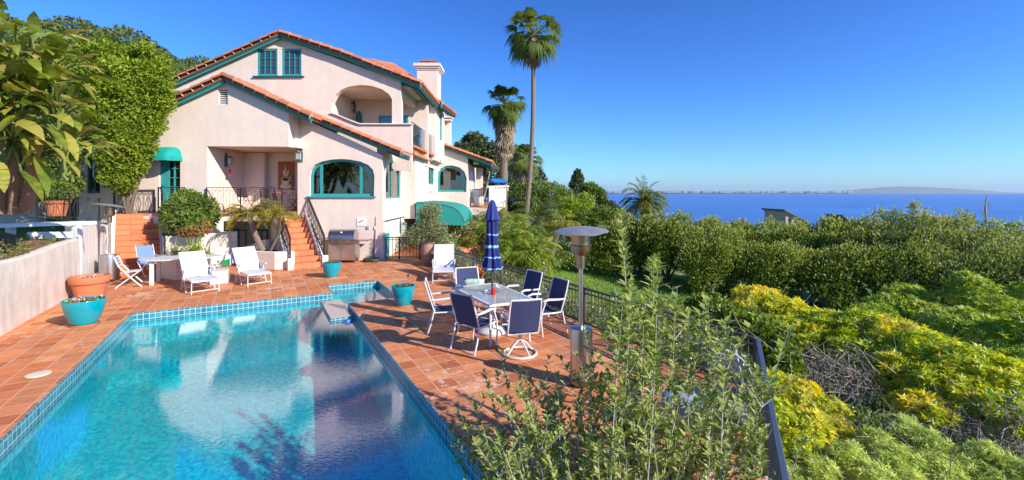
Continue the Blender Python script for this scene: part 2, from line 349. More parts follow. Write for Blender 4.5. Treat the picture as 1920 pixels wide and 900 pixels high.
def pooltile_mat():
    m = bpy.data.materials.new('glazed_pool_tile'); m.use_nodes = True; nt = m.node_tree; b = nt.nodes['Principled BSDF']; L = nt.links.new
    tc = ND(nt, 'ShaderNodeTexCoord'); mp = ND(nt, 'ShaderNodeMapping'); mp.inputs['Rotation'].default_value = (0, 0, -math.atan2(U.y, U.x)); mp.inputs['Location'].default_value = (.03, .02, .036)
    L(tc.outputs['Object'], mp.inputs[0])
    dv = ND(nt, 'ShaderNodeVectorMath', operation='SCALE'); dv.inputs['Scale'].default_value = 1/.105; L(mp.outputs[0], dv.inputs[0])
    fl = ND(nt, 'ShaderNodeVectorMath', operation='FLOOR'); L(dv.outputs[0], fl.inputs[0]); fr = ND(nt, 'ShaderNodeVectorMath', operation='FRACTION'); L(dv.outputs[0], fr.inputs[0])
    wn = ND(nt, 'ShaderNodeTexWhiteNoise'); L(fl.outputs[0], wn.inputs[0])
    geo = ND(nt, 'ShaderNodeNewGeometry'); mpn = ND(nt, 'ShaderNodeMapping', vector_type='NORMAL'); mpn.inputs['Rotation'].default_value = (0, 0, -math.atan2(U.y, U.x)); L(geo.outputs['True Normal'], mpn.inputs[0])
    ab = ND(nt, 'ShaderNodeVectorMath', operation='ABSOLUTE'); L(mpn.outputs[0], ab.inputs[0])
    sb = ND(nt, 'ShaderNodeVectorMath', operation='SUBTRACT'); L(fr.outputs[0], sb.inputs[0]); sb.inputs[1].default_value = (.5, .5, .5)
    a2 = ND(nt, 'ShaderNodeVectorMath', operation='ABSOLUTE'); L(sb.outputs[0], a2.inputs[0])
    # only the two axes that lie in the face count
    inv = ND(nt, 'ShaderNodeVectorMath', operation='SUBTRACT'); inv.inputs[0].default_value = (1, 1, 1); L(ab.outputs[0], inv.inputs[1])
    mu = ND(nt, 'ShaderNodeVectorMath', operation='MULTIPLY'); L(a2.outputs[0], mu.inputs[0]); L(inv.outputs[0], mu.inputs[1])
    sp = ND(nt, 'ShaderNodeSeparateXYZ'); L(mu.outputs[0], sp.inputs[0])
    m1 = ND(nt, 'ShaderNodeMath', operation='MAXIMUM'); L(sp.outputs[0], m1.inputs[0]); L(sp.outputs[1], m1.inputs[1])
    m2 = ND(nt, 'ShaderNodeMath', operation='MAXIMUM'); L(m1.outputs[0], m2.inputs[0]); L(sp.outputs[2], m2.inputs[1])
    gm = ND(nt, 'ShaderNodeMapRange'); gm.inputs[1].default_value = .44; gm.inputs[2].default_value = .46; L(m2.outputs[0], gm.inputs[0])
    tr = ND(nt, 'ShaderNodeValToRGB'); e = tr.color_ramp.elements; e[0].color = (.02, .16, .22, 1); e[1].color = (.07, .28, .35, 1); L(wn.outputs[0], tr.inputs[0])
    gx = ND(nt, 'ShaderNodeMix', data_type='RGBA'); L(gm.outputs[0], gx.inputs[0]); L(tr.outputs[0], gx.inputs[6]); gx.inputs[7].default_value = (.42, .62, .62, 1)
    L(gx.outputs[2], b.inputs['Base Color']); b.inputs['Roughness'].default_value = .2
    return m
PTILE = pooltile_mat()
PLASTER = mat('blue_pool_plaster', (.12, .88, .88), .8, noise=(15, (.02, .50, .63), .11), bump=(25, .8), spec=.2)  # mottle in the colour: pebbles, with contrast raised to imitate rippling light
def water_mat(name, tint, bscale, bstr):
    m = bpy.data.materials.new(name); m.use_nodes = True; nt = m.node_tree; nt.nodes.clear(); L = nt.links.new
    t = ND(nt, 'ShaderNodeBsdfTransparent'); t.inputs[0].default_value = (*tint, 1)
    g = ND(nt, 'ShaderNodeBsdfGlossy'); g.inputs['Roughness'].default_value = .015
    lw = ND(nt, 'ShaderNodeLayerWeight'); lw.inputs[0].default_value = .5      # Schlick's curve, the same from above and below
    fp_ = ND(nt, 'ShaderNodeMath', operation='POWER'); fp_.inputs[1].default_value = 1.9; L(lw.outputs['Facing'], fp_.inputs[0])
    fr = ND(nt, 'ShaderNodeMath', operation='MULTIPLY_ADD', use_clamp=True); fr.inputs[1].default_value = .9; fr.inputs[2].default_value = .04; L(fp_.outputs[0], fr.inputs[0])
    tc = ND(nt, 'ShaderNodeTexCoord'); mp = ND(nt, 'ShaderNodeMapping'); mp.inputs['Rotation'].default_value = (0, 0, R(-12)); mp.inputs['Scale'].default_value = (1, 1.7, 1)
    n = ND(nt, 'ShaderNodeTexNoise'); n.inputs['Scale'].default_value = bscale; n.inputs['Detail'].default_value = 2.5; n.inputs['Distortion'].default_value = .6
    n2 = ND(nt, 'ShaderNodeTexNoise'); n2.inputs['Scale'].default_value = .5; n2.inputs['Detail'].default_value = 1
    mr = ND(nt, 'ShaderNodeMapRange'); mr.inputs[1].default_value = .38; mr.inputs[2].default_value = .62; mr.inputs[3].default_value = bstr*.25; mr.inputs[4].default_value = bstr
    bu = ND(nt, 'ShaderNodeBump'); bu.inputs['Distance'].default_value = .02
    x = ND(nt, 'ShaderNodeMixShader'); o = ND(nt, 'ShaderNodeOutputMaterial')
    L(tc.outputs['Object'], mp.inputs[0]); L(mp.outputs[0], n.inputs[0]); L(tc.outputs['Object'], n2.inputs[0]); L(n2.outputs[0], mr.inputs[0]); L(mr.outputs[0], bu.inputs['Strength'])
    L(n.outputs[0], bu.inputs['Height']); L(bu.outputs[0], g.inputs['Normal']); L(bu.outputs[0], lw.inputs['Normal'])
    L(fr.outputs[0], x.inputs[0]); L(t.outputs[0], x.inputs[1]); L(g.outputs[0], x.inputs[2]); L(x.outputs[0], o.inputs[0])
    return m
WATER = water_mat('pool_water', (.26, .93, .97), 18, .055)
SEAM = mat('sea_water', (.004, .065, .36), .28, noise=(.0016, (.02, .13, .48), .12), bump=(.02, .4), spec=.35)  # paler blotches in the colour stand for glints and foam streaks
GRASSM = mat('lawn_ground', (.13, .27, .035), .95, noise=(.5, (.20, .22, .06), .25), bump=(12, .6))

# leaves
Lhedge = ramp_mat('hedge_leaf', [(.045, .085, .01), (.12, .18, .02), (.24, .31, .035), (.44, .48, .08)], .42, .35, big=(.45, .35))
Lhedge2 = ramp_mat('hedge_leaf_pale', [(.09, .14, .025), (.21, .28, .05), (.38, .42, .10), (.66, .62, .34)], .45, .3, big=(.35, .3))
Lvine = ramp_mat('ficus_leaf', [(.08, .13, .012), (.18, .26, .02), (.29, .37, .03), (.41, .48, .06)], .55, .35, big=(.8, .3), spec=.25)
Lstrel = ramp_mat('giant_strelitzia_leaf', [(.07, .12, .015), (.16, .22, .022), (.27, .30, .04), (.42, .38, .08), (.34, .22, .08)], .35, .35)
Lfg = ramp_mat('young_shrub_leaf', [(.13, .19, .035), (.25, .32, .06), (.40, .47, .11), (.60, .62, .24)], .35, .35)
Lyel = ramp_mat('pittosporum_leaf', [(.18, .30, .02), (.30, .44, .03), (.42, .50, .04), (.60, .60, .05), (.74, .68, .06), (.86, .56, .05)], .42, .4, big=(1.3, .45))
Lyg = ramp_mat('lime_shrub_leaf', [(.13, .22, .02), (.25, .36, .035), (.38, .47, .06), (.58, .60, .08)], .42, .35, big=(.9, .3))
Lgr = ramp_mat('mid_green_leaf', [(.06, .11, .018), (.12, .19, .03), (.20, .27, .04), (.28, .34, .06)], .45, .3, big=(.5, .3))
Lfeather = ramp_mat('soft_pale_leaf', [(.34, .43, .07), (.52, .60, .13), (.70, .75, .24)], .5, .35)
Livy = ramp_mat('ivy_leaf', [(.03, .06, .012), (.09, .14, .03), (.20, .27, .08), (.45, .52, .28)], .3, .2, big=(.7, .2))
Lpalm = ramp_mat('palm_leaf', [(.05, .09, .02), (.11, .16, .03), (.19, .23, .05), (.27, .27, .07)], .4, .3)
Lpyg = ramp_mat('yellowed_palm_leaf', [(.16, .20, .03), (.36, .30, .04), (.52, .34, .04)], .45, .35)
Lfern = ramp_mat('feather_palm_leaf', [(.09, .15, .02), (.20, .28, .03), (.32, .38, .05), (.42, .40, .07)], .4, .35)
Ldry = ramp_mat('dry_thatch', [(.22, .15, .09), (.36, .27, .17), (.46, .36, .24)], .9, .1)
Leuc = ramp_mat('eucalyptus_leaf', [(.05, .075, .03), (.10, .13, .05), (.17, .20, .09)], .5, .2, big=(.3, .25))
Lgrey = ramp_mat('olive_leaf', [(.14, .18, .06), (.26, .29, .12), (.42, .42, .20)], .5, .3)
Lhill = ramp_mat('hillside_leaf', [(.05, .08, .025), (.10, .14, .04), (.18, .21, .07)], .7, .15, big=(.08, .35), spec=.08)
Lfl = ramp_mat('orange_petal', [(.75, .20, .03), (.85, .42, .06), (.60, .10, .04)], .6, .3)
Lpink = ramp_mat('geranium_petal', [(.75, .04, .10), (.85, .12, .16)], .6, .3)
Lpan = ramp_mat('pansy_petal', [(.10, .03, .25), (.80, .55, .04), (.35, .25, .55), (.85, .82, .75)], .6, .2)
Lgrass = ramp_mat('grass_blade', [(.11, .23, .02), (.20, .36, .035), (.32, .46, .06)], .6, .35, big=(.25, .3))

# ================================================================ SETTING
def sstep(a, b, x):
    t = np.clip((x-a)/(b-a), 0, 1); return t*t*(3-2*t)
def ground_z(x, y):
    x = np.asarray(x, float); y = np.asarray(y, float)
    u = (x-P0.x)*U.x+(y-P0.y)*U.y; v = (x-P0.x)*W.x+(y-P0.y)*W.y
    z = np.interp(u, [7.9, 8.4, 10.5, 14, 20, 30, 36, 60, 260, 420, 3000], [-.25, -.35, -1.3, -2.3, -2.9, -3.15, -4.2, -11, -60, -90, -95])
    z = z+sstep(2, -14, v)*np.where((u > 8) & (u < 32), .55, 0)
    far = sstep(40, 130, y)*sstep(-14, 30, x)       # the shore curves away beyond the lawn
    z = z-far*np.minimum((y-40)*.3, 90)*sstep(400, 60, u)
    hill = (24*sstep(-2, -78, x)+9*sstep(-72, -115, x))*sstep(24, 75, y) + 5*sstep(-13, -26, x)*sstep(8, 20, y)
    z = z+hill
    inside = (u > -2.2) & (u < 7.7) & (v < 13.4) & (v > -6) & (y < 21)
    z = np.where(inside, -2.4, z)
    house = (x > -18) & (x < -2.6) & (y > 17) & (y < 31); z = np.where(house, -.12, z)
    bank = (u <= -2.2) & (v < 16) & (v > -12) & (x > -18) & (y < 21); z = np.where(bank, -.5, z)
    return np.maximum(z, -99)
gx = np.concatenate([[-3000, -1200, -600, -300, -200, -150], np.arange(-120, 60, 1.0), np.arange(60, 160, 5.), np.arange(160, 700, 30.), [900, 1500, 3000]])
gy = np.concatenate([[-600, -200, -80, -30], np.arange(-14, 60, 1.0), np.arange(60, 200, 5.), np.arange(200, 900, 30.), [1200, 2000, 3000]])
X, Y = np.meshgrid(gx, gy); Z = ground_z(X, Y); Z = Z+np.where((X > 12) | (Y > 33), .25*np.sin(X*.31)*np.cos(Y*.27), 0)*(Z > -90)
gm = bpy.data.meshes.new('ground'); nx_, ny_ = len(gx), len(gy)
gm.from_pydata(np.stack([X, Y, Z], -1).reshape(-1, 3).tolist(), [], [(j*nx_+i, j*nx_+i+1, (j+1)*nx_+i+1, (j+1)*nx_+i) for j in range(ny_-1) for i in range(nx_-1)])
gm.polygons.foreach_set('use_smooth', [True]*len(gm.polygons))
tag(link('ground', gm, GRASSM), kind='structure')
b = MB(); b.add([(-70000, -20000, -86), (90000, -20000, -86), (90000, 62000, -86), (-70000, 62000, -86)], [(0, 1, 2, 3)]); tag(b.build('sea', SEAM), kind='structure')
# far coast and headland
def ridge(name, px0, px1, Yd, prof, depth, m):
    n = 60; rows = []
    for k in range(9):
        t = k/8; row = []
        for i in range(n+1):
            s_ = i/n; px = px0+(px1-px0)*s_; h = np.interp(s_, prof[0], prof[1])*Yd/F*math.sin(math.pi*t)
            row.append(Vector(((px-CX)*Yd/F, Yd+depth*t, -86+h*(1+.10*math.sin(i*1.3+k)))))
        rows.append(row)
    q = MB(); q.sheet(rows); return tag(q.build(name, m, smooth=True), kind='structure')
ridge('hills', 1560, 1935, 33000, [[0, .15, .3, .42, .55, .7, .85, 1], [0, 4.5, 9, 12.5, 12.2, 9.5, 6, 1]], 4000, COAST)
ridge('terrain', 1120, 1620, 24000, [[0, .1, .5, .9, 1], [4.5, 5.5, 5.2, 4.6, 0]], 2500, COAST)
b = MB()
for i in range(520):
    px = 1125+470*random.random(); Yd = 23500+random.random()*900; hh = random.choice([25, 30, 40, 45, 60])*(1.8 if 1270 < px < 1300 else 1)
    b.box(((px-CX)*Yd/F, Yd, -86+70+hh*.25+random.random()*20), (random.uniform(60, 260), 60, hh*.6+60))
tag(b.build('city', CITY), kind='stuff')

# lawn blades beyond the fence
pts = []
N = 60000; xx = rng.uniform(-3, 16, N); yy = rng.uniform(10, 34, N); uu, vv = (xx-P0.x)*U.x+(yy-P0.y)*U.y, (xx-P0.x)*W.x+(yy-P0.y)*W.y
k = (uu > 10.5) & (uu < 25); xx, yy = xx[k], yy[k]; zz = ground_z(xx, yy)
c = np.stack([xx, yy, zz-.02], 1); d = rng.normal(size=c.shape)*.45+np.array([0, 0, 1])
tag(quads('grass', leafd(c, d, rng.uniform(.08, .2, len(c)), .035), Lgrass), kind='stuff')

# ---------------------------------------------------------------- pool and deck
poolUW = [(0, 0), (4.1, 0), (4.1, -1.1), (5.5, -1.1), (5.5, 1.35), (4.25, 1.35), (4.25, 11.6), (0, 11.6)]
def offset(poly, d):
    out = []; n = len(poly)
    for i in range(n):
        p0, p1, p2 = poly[i-1], poly[i], poly[(i+1) % n]
        def nrm(a, b): L = math.hypot(b[0]-a[0], b[1]-a[1]); return ((b[1]-a[1])/L, -(b[0]-a[0])/L)
        n1, n2 = nrm(p0, p1), nrm(p1, p2); kx = 1+n1[0]*n2[0]+n1[1]*n2[1]
        out.append((p1[0]+d*(n1[0]+n2[0])/kx, p1[1]+d*(n1[1]+n2[1])/kx))
    return out
outer = offset(poolUW, .02)
if outer[0][0] > 0: outer = offset(poolUW, -.02)
W3 = lambda poly, z: [UW(u, v, z) for u, v in poly]
deck = [UW(-1.9, 14), UW(-1.9, -5.2), Vector((-15.2, 17.2, 0)), Vector((-15.2, 19.6, 0)), Vector((-5.3, 19.6, 0)), Vector((-5.3, 31, 0)), Vector((-1.4, 31, 0)), Vector((-1.6, 22, 0)), UW(8.1, -5.4), UW(8.1, 9.15), Vector((1.85, 2.9, 0)), Vector((.7, .2, 0)), UW(4.6, 14)]
b = MB(); b.prism(deck, (0, 0, -2.3), [list(W3(outer, 0))]); tag(b.build('paving', DECK), kind='structure')
# coping: glazed tile ring with a vertical band down to below the water line
b = MB(); b.prism(W3(outer, .004), (0, 0, -.32), [W3(poolUW, .004)])
pool = thing('swimming_pool', 'blue plastered swimming pool with a turquoise tiled rim sunk in the terracotta terrace', 'pool', UW(2, 5, 0))
b.build('tiled_rim', PTILE, pool)
def depth(v): return np.interp(v, [-2, 1.3, 2.0, 4, 8, 12], [.6, .75, .95, 1.1, 1.5, 1.7])
b = MB(); e = .02
pw = offset(poolUW, e if offset(poolUW, .1)[0][0] < 0 else -e)
vs = []
main = [(-.02, -.02), (4.27, -.02), (4.27, 11.62), (-.02, 11.62)]
rows = []
for i in range(25):
    v = .006+11.588*i/24; rows.append([UW(.006+4.238*j/8, v, -float(depth(v))) for j in range(9)])
b.sheet(rows)
ring = [(.006+4.238*j/8, .006) for j in range(9)]+[(4.244, .006+11.588*i/24) for i in range(25)]+[(4.244-4.238*j/8, 11.594) for j in range(9)]+[(.006, 11.594-11.588*i/24) for i in range(25)]
for i in range(len(ring)):
    a, c_ = ring[i], ring[(i+1) % len(ring)]
    ztop = lambda q: -.22
    inspa = lambda q: q[0] > 4.2 and q[1] < 1.36
    if a[0] > 4.05 and c_[0] > 4.05 and a[1] < 1.2 and c_[1] < 1.4: continue
    b.add([UW(a[0], a[1], -.22), UW(c_[0], c_[1], -.22), UW(c_[0], c_[1], -float(depth(c_[1]))-.01), UW(a[0], a[1], -float(depth(a[1]))-.01)], [(0, 1, 2, 3)])
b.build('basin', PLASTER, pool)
b = MB()   # shallow spill basin
b.box(UW(4.82, .13, -.52), (1.46, 2.54, .1), rz=math.atan2(U.y, U.x))
for (u0, v0, su, sv) in ((5.53, .13, .05, 2.54), (4.8, -1.13, 1.46, .05), (4.8, 1.38, 1.5, .05)):
    b.box(UW(u0, v0, -.38), (su, sv, .36), rz=math.atan2(U.y, U.x))
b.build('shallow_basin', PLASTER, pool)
b = MB(); b.box(UW(4.0, 1.25, -.33), (.5, 1.8, .44), rz=math.atan2(U.y, U.x)); b.build('spill_ledge', PTILE, pool, bev=.01)
b = MB(); b.box(UW(4.0, 1.25, -.103), (.47, 1.77, .012), rz=math.atan2(U.y, U.x)); b.build('ledge_top', mat('wet_stone', (.42, .36, .34), .06, spec=.9), pool)
b = MB(); wz = -.165
wp = W3(poolUW, wz); tri = tessellate_polygon([wp]); b.add(wp, [tuple(t) for t in tri])
o = b.build('water', WATER, None); tag(o, kind='structure')
if o.data.polygons[0].normal.z < 0: o.data.flip_normals()
# skimmer lid and floating thermometer
b = MB(); b.lathe([(0, .012), (.12, .012), (.14, .008), (.14, .0), (.0, 0)], Gd(72, 702, .004), 28)
b2 = b.build('skimmer_lid', mat('ivory_plastic', (.72, .66, .50), .5), smooth=True); tag(b2, 'round ivory skimmer lid set in the terracotta paving beside the pool', 'lid')
b = MB(); p = UW(4.08, 2.36, wz-.03); b.lathe([(0, .085), (.06, .08), (.075, .05), (.13, .035), (.135, .0), (.09, -.04), (0, -.05)], p, 20)
tag(b.build('chlorine_floater', mat('pool_blue_plastic', (.04, .16, .45), .35), smooth=True), 'small round blue chlorine floater in the water by the spill ledge', 'floater')

# ---------------------------------------------------------------- garden retaining wall and bank
ang = math.atan2(W.y, W.x)
b = MB(); n = 40; rows = []
rt = random.Random(3)
prof = [(-1.75, 0), (-1.77, 1.0), (-1.80, 1.29), (-1.86, 1.335), (-1.98, 1.33), (-2.02, 1.2), (-2.02, -.4)]
for i in range(n+1):
    v = 14-17.6*i/n; dz = .02*math.sin(i*.7)+(.07*max(0, i-32)/8)
    rows.append([UW(u+.012*math.sin(i*.9+j), v, z+(dz if z > .5 else 0)) for j, (u, z) in enumerate(prof)])
b.sheet(rows); m = len(prof); b.f.append(tuple(n*m+j for j in range(m))); b.f.append(tuple(range(m))); b.r += [.5, .5]
tag(b.build('retaining_wall', RETW, smooth=True), 'long cream plastered retaining wall below the planted bank', 'wall')
b = MB(); rows = []
for i in range(31):
    v = 14-17.6*i/30; row = []
    for j in range(13):
        u = -1.95-j*.42; h = 1.27+.55*(1-math.exp(-j*.28))+.05*math.sin(i*1.1+j*2)+.04*math.cos(j*3+i)
        row.append(UW(u, v, h))
    rows.append(row)
b.sheet(rows); tag(b.build('earth', EARTH, smooth=True), kind='structure')
N = 9000; uu = rng.uniform(-4.6, -1.95, N); vv = rng.uniform(-3.5, 9, N); dens = np.sin(uu*3.1+vv*1.3)+np.sin(vv*2.3-uu*1.7)
k = (dens+ (uu+3.2)*.9 > .2); uu, vv = uu[k], vv[k]; jj = (-1.95-uu)/.42; hz = 1.27+.55*(1-np.exp(-jj*.28))
c = np.stack([P0.x+U.x*uu+W.x*vv, P0.y+U.y*uu+W.y*vv, hz+.02+rng.random(len(uu))*.07], 1); d = rng.normal(size=c.shape)+np.array([0, 0, .5])
tag(quads('ground_cover', leafd(c, d, rng.uniform(.03, .08, len(c)), .035), ramp_mat('creeping_leaf', [(.05, .09, .02), (.13, .19, .03), (.28, .26, .05)], .6, .2)), kind='stuff')

# ================================================================ HOUSE
house = thing('villa', 'large pale pink stucco villa with gabled red tile roofs and teal window frames', 'house', (-9, 18, 0))
class Pl:
    """vertical plane through point o, horizontal axis a, outward normal n"""
    def __init__(s, o, a, n): s.o = Vector(o); s.a = Vector(a).normalized(); s.n = Vector(n).normalized()
    def c(s, px, py):
        d = Vector(((px-CX)/F, 1, -(py-HY)/F)); e = Vector((0, 0, H))
        t = (s.o-e).dot(s.n)/d.dot(s.n); q = e+d*t-s.o
        return (q.dot(s.a), q.z)
    def w(s, ab, off=0): return Vector((s.o.x, s.o.y, 0))+s.a*ab[0]+Vector((0, 0, ab[1]+s.o.z))+s.n*off
def front(Y): return Pl((0, Y, 0), (1, 0, 0), (0, -1, 0))
def side(Xc): return Pl((Xc, 0, 0), (0, 1, 0), (1, 0, 0))
def px(pl, pts): return [pl.c(*p) for p in pts]
def wall(pl, out, holes=(), th=.3, m=STUC, name='wall', parent=house, off=0):
    b = MB(); b.prism([pl.w(p, off) for p in out], -pl.n*th, [[pl.w(p, off) for p in h] for h in holes]); return b.build(name, m, parent)
def arch(x0, x1, zb, zs, zt, n=12):
    """outline of an opening: flat base zb, springing zs, crown zt (elliptic head)"""
    pts = [(x0, zb), (x1, zb)]; cx = (x0+x1)/2; rx = (x1-x0)/2
    for i in range(n+1):
        q = math.pi*i/n; pts.append((cx+rx*math.cos(q), zs+(zt-zs)*math.sin(q)))
    return pts
def shrink(out, d):
    cx = sum(p[0] for p in out)/len(out); o = offset(out, d); 
    if abs(o[0][0]-cx) > abs(out[0][0]-cx): o = offset(out, -d)
    return o
def window(pl, out, off=-.10, fw=.07, vs=(), hs=(), m=TEAL, parent=house, name='window', pane=PANE, mw=.045, dep=.07):
    """frame ring + mullions + a pane; vs/hs at local coordinates"""
    inn = shrink(out, fw); b = MB(); b.prism([pl.w(p, off) for p in out], -pl.n*dep, [[pl.w(p, off) for p in inn]])
    z0 = min(p[1] for p in inn); z1 = max(p[1] for p in inn); x0 = min(p[0] for p in inn); x1 = max(p[0] for p in inn)
    def top(x):
        best = z0
        for i in range(len(inn)):
            p, q = inn[i], inn[(i+1) % len(inn)]
            if min(p[0], q[0]) <= x <= max(p[0], q[0]) and abs(p[0]-q[0]) > 1e-6:
                best = max(best, p[1]+(q[1]-p[1])*(x-p[0])/(q[0]-p[0]))
        return best
    for v in vs:
        x, ww = v if isinstance(v, tuple) else (v, mw)
        b.prism([pl.w(q, off-.004) for q in ((x-ww/2, z0), (x+ww/2, z0), (x+ww/2, top(x)), (x-ww/2, top(x)))], -pl.n*(dep-.01))
    for z in hs:
        b.prism([pl.w(q, off-.006) for q in ((x0, z-mw*.35), (x1, z-mw*.35), (x1, z+mw*.35), (x0, z+mw*.35))], -pl.n*(dep-.014))
    f = b.build(name, m, parent)
    b = MB(); b.prism([pl.w(p, off-dep*.6) for p in shrink(out, fw*.8)], -pl.n*.012); b.build('pane', pane, f)
    return f

YA, YC, YB, YD = 16.8, 17.7, 19.6, 27.2
A, C, B, D = front(YA), front(YC), front(YB), front(YD)
# --- front gable (A)
holeP = px(A, [(388, 274), (388, 398)])+px(A, [(541, 398), (541, 275)])
doorA = px(A, [(298, 412), (338, 412), (338, 296), (298, 296)])
winA = px(A, [(163, 362), (188, 362), (188, 290), (163, 290)])
ventA = px(A, [(410, 196), (427, 196), (427, 168), (410, 168)])
outA = [A.c(148, 282)]+px(A, [(322, 197), (418, 149), (540, 211)])
x1 = A.c(541, 0)[0]; xl = A.c(148, 0)[0]; xp = A.c(388, 0)[0]; zf = 1.88; zs = 1.56
outA = [(xl, 0)]+outA+[(x1+.003, A.c(540, 211)[1]), (x1+.003, A.c(541, 275)[1]), (xp, A.c(388, 274)[1]), (xp, zf), (xp, 0)]
wall(A, outA, [doorA, winA, ventA], .3, name='gable_wall')
# side return of the gable, facing the sea
s1 = side(x1+.003)
b = MB(); b.box(((x1-.147), (YA+.3+YC+.3)/2+.1, (4.33+5.75)/2), (.29, YC-YA+.2, 1.42)); b.build('return_wall', STUC, house)
# --- dining wing (C)
xr = C.c(717, 0)[0]; xcl = C.c(558, 0)[0]
big = [C.c(*q) for q in [(580, 368), (701, 368), (702, 330), (699, 318), (690, 309), (676, 303), (655, 299), (640, 298), (622, 299), (603, 303), (590, 309), (583, 318), (580, 330)]]
outC = [(xcl, 0), (xr+.05, 0), (xr+.02, .9), (xr, 1.6), (xr, C.c(0, 291)[1])]+px(C, [(560, 217)])
outC[-1] = (xcl, outC[-1][1])
b = MB(); b.prism([C.w(p) for p in outC], -C.n*.3, [[C.w(p) for p in big]]); b.build('wing_wall', STUC, house)
SC = side(xr-.002)
yb = 21.2
def yz(pl, pts): return px(pl, pts)
archC = arch(SC.c(723, 0)[0], SC.c(752, 0)[0], SC.c(737, 372)[1], SC.c(737, 328)[1], SC.c(737, 302)[1])
doorC = [(SC.c(720, 0)[0], .03), (SC.c(729, 0)[0], .03), (SC.c(729, 0)[0], 1.0), (SC.c(720, 0)[0], 1.0)]
wall(SC, [(YC+.302, 0), (yb, 0), (yb, 4.42), (YC+.302, 4.42)], [archC], .3, STUC2, 'wing_side_wall')
window(SC, archC, -.06, .07, [SC.c(737, 0)[0]])
b = MB(); b.box((xr-.01, (doorC[0][0]+doorC[1][0])/2, .5), (.06, abs(doorC[0][0]-doorC[1][0]), .98)); b.build('low_door', TEAL, house)
b = MB(); b.box((xr+.012, (YC+yb)/2, 1.49), (.05, yb-YC-.02, .035)); b.build('drip_moulding', IRON, house)
# flared buttress at the wing's corner
b = MB(); rows = [[Vector((xr-.28, YC+.05, z)), Vector((xr-.25-.0*f, YC-.02-f*.25, z)), Vector((xr+.03+f*.12, YC-.02-f*.25, z)), Vector((xr+.03+f*.12, YC+.28, z))] for z, f in ((0, .5), (.5, .3), (1.1, .12), (1.7, .02))]
b.sheet(rows); b.build('corner_buttress', STUC, house, smooth=True)
vsb = [(C.c(600, 0)[0], .10), (C.c(675, 0)[0], .10)]
wn = window(C, big, -.12, .10, vsb, [], mw=.05)
b = MB(); b.bar(C.w((C.c(576, 0)[0], C.c(0, 369)[1]), .03), C.w((C.c(705, 0)[0], C.c(0, 369)[1]), .03), .1, .05); b.build('sill', TEAL, wn)
# dim rooms behind the glass
def room(x0, x1_, y0, y1, z0, z1, name='room', m=DARKROOM):
    b = MB(); b.sheet([[Vector((x0, y0, z0)), Vector((x0, y1, z0)), Vector((x1_, y1, z0)), Vector((x1_, y0, z0))], [Vector((x0, y0, z1)), Vector((x0, y1, z1)), Vector((x1_, y1, z1)), Vector((x1_, y0, z1))]])
    b.add([(x0, y0, z0), (x1_, y0, z0), (x1_, y1, z0), (x0, y1, z0)], [(0, 1, 2, 3)]); b.add([(x0, y0, z1), (x1_, y0, z1), (x1_, y1, z1), (x0, y1, z1)], [(0, 1, 2, 3)])
    return b.build(name, m, house)
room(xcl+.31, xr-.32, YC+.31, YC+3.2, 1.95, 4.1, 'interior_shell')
# interior: niche and pale hanging seen through the glass
b = MB(); pN = front(YC+3.15); b.prism([pN.w(p) for p in arch(pN.c(655, 0)[0], pN.c(668, 0)[0], pN.c(0, 365)[1], pN.c(0, 330)[1], pN.c(0, 318)[1])], (0, -.04, 0)); b.build('niche', RUBB, house)
b = MB(); b.box(P(621, 330, YC+3.0), (.22, .03, .5)); b.build('hanging_panel', LINEN, house)
# ---- porch recess
yr = 19.4
zc = A.c(0, 275)[1]
wallp = MB(); wallp.box(((xp+xcl)/2-.1, yr+.1, (zf+zc)/2+.0), (xcl-xp+.35, .2, zc-zf-.004)); wallp.build('porch_back_wall', STUC, house)
b = MB(); b.box((xp-.15, (YA+.3+yr)/2, (zf+zc)/2), (.3, yr-YA-.31, zc-zf-.006)); b.build('porch_side_wall', STUC, house)
b = MB(); b.box(((xp+xcl)/2, (YA+yr)/2+.15, zc+.08), (xcl-xp+.5, yr-YA-.35, .15)); b.build('porch_ceiling', STUC, house)
b = MB(); b.box((P(478, 0, yr).x, yr-.15, (zf+zc)/2), (1.15, .3, zc-zf-.01)); b.build('porch_pier', STUC, house, bev=.05)
# terrace slab with tiled nosing
b = MB(); b.box(((xp-.0+(-8.55))/2, (YA-.05+yr)/2, (zs+zf)/2-.03), (-8.55-xp, yr-YA+.05, zf-zs-.06)); b.build('terrace_slab', STUC2, house, bev=.03)
b = MB(); b.box(((xp-8.45)/2, (YA-.13+yr)/2, zf-.03), (-8.45-xp, yr-YA+.13, .055)); b.build('terrace_floor', DECK, house)
# landing in front of the teal door
b = MB(); b.box((-12.35, 16.46, .905), (3.35, .64, 1.81)); b.build('landing', STUC2, house); 
b = MB(); b.box((-12.35, 16.46, 1.845), (3.4, .66, .06)); b.build('landing_floor', DECK, house)
# lower recess with the basement windows
b = MB(); b.box(((xp-8.3)/2, 18.55, .78), (-8.3-xp+.3, .2, 1.55)); b.build('basement_wall', STUC, house)
b = MB(); b.box((xp-.15, 17.75, .78), (.3, 1.3, 1.55)); b.build('basement_side_wall', STUC2, house)
bp = front(18.45)
for (x0, x1_) in ((433, 463), (478, 503)):
    r_ = px(bp, [(x0, 466), (x1_, 466), (x1_, 430), (x0, 430)])
    window(bp, r_, .03, .06, [(r_[0][0]+r_[1][0])/2], [], TEALD if x0 > 470 else TEAL)
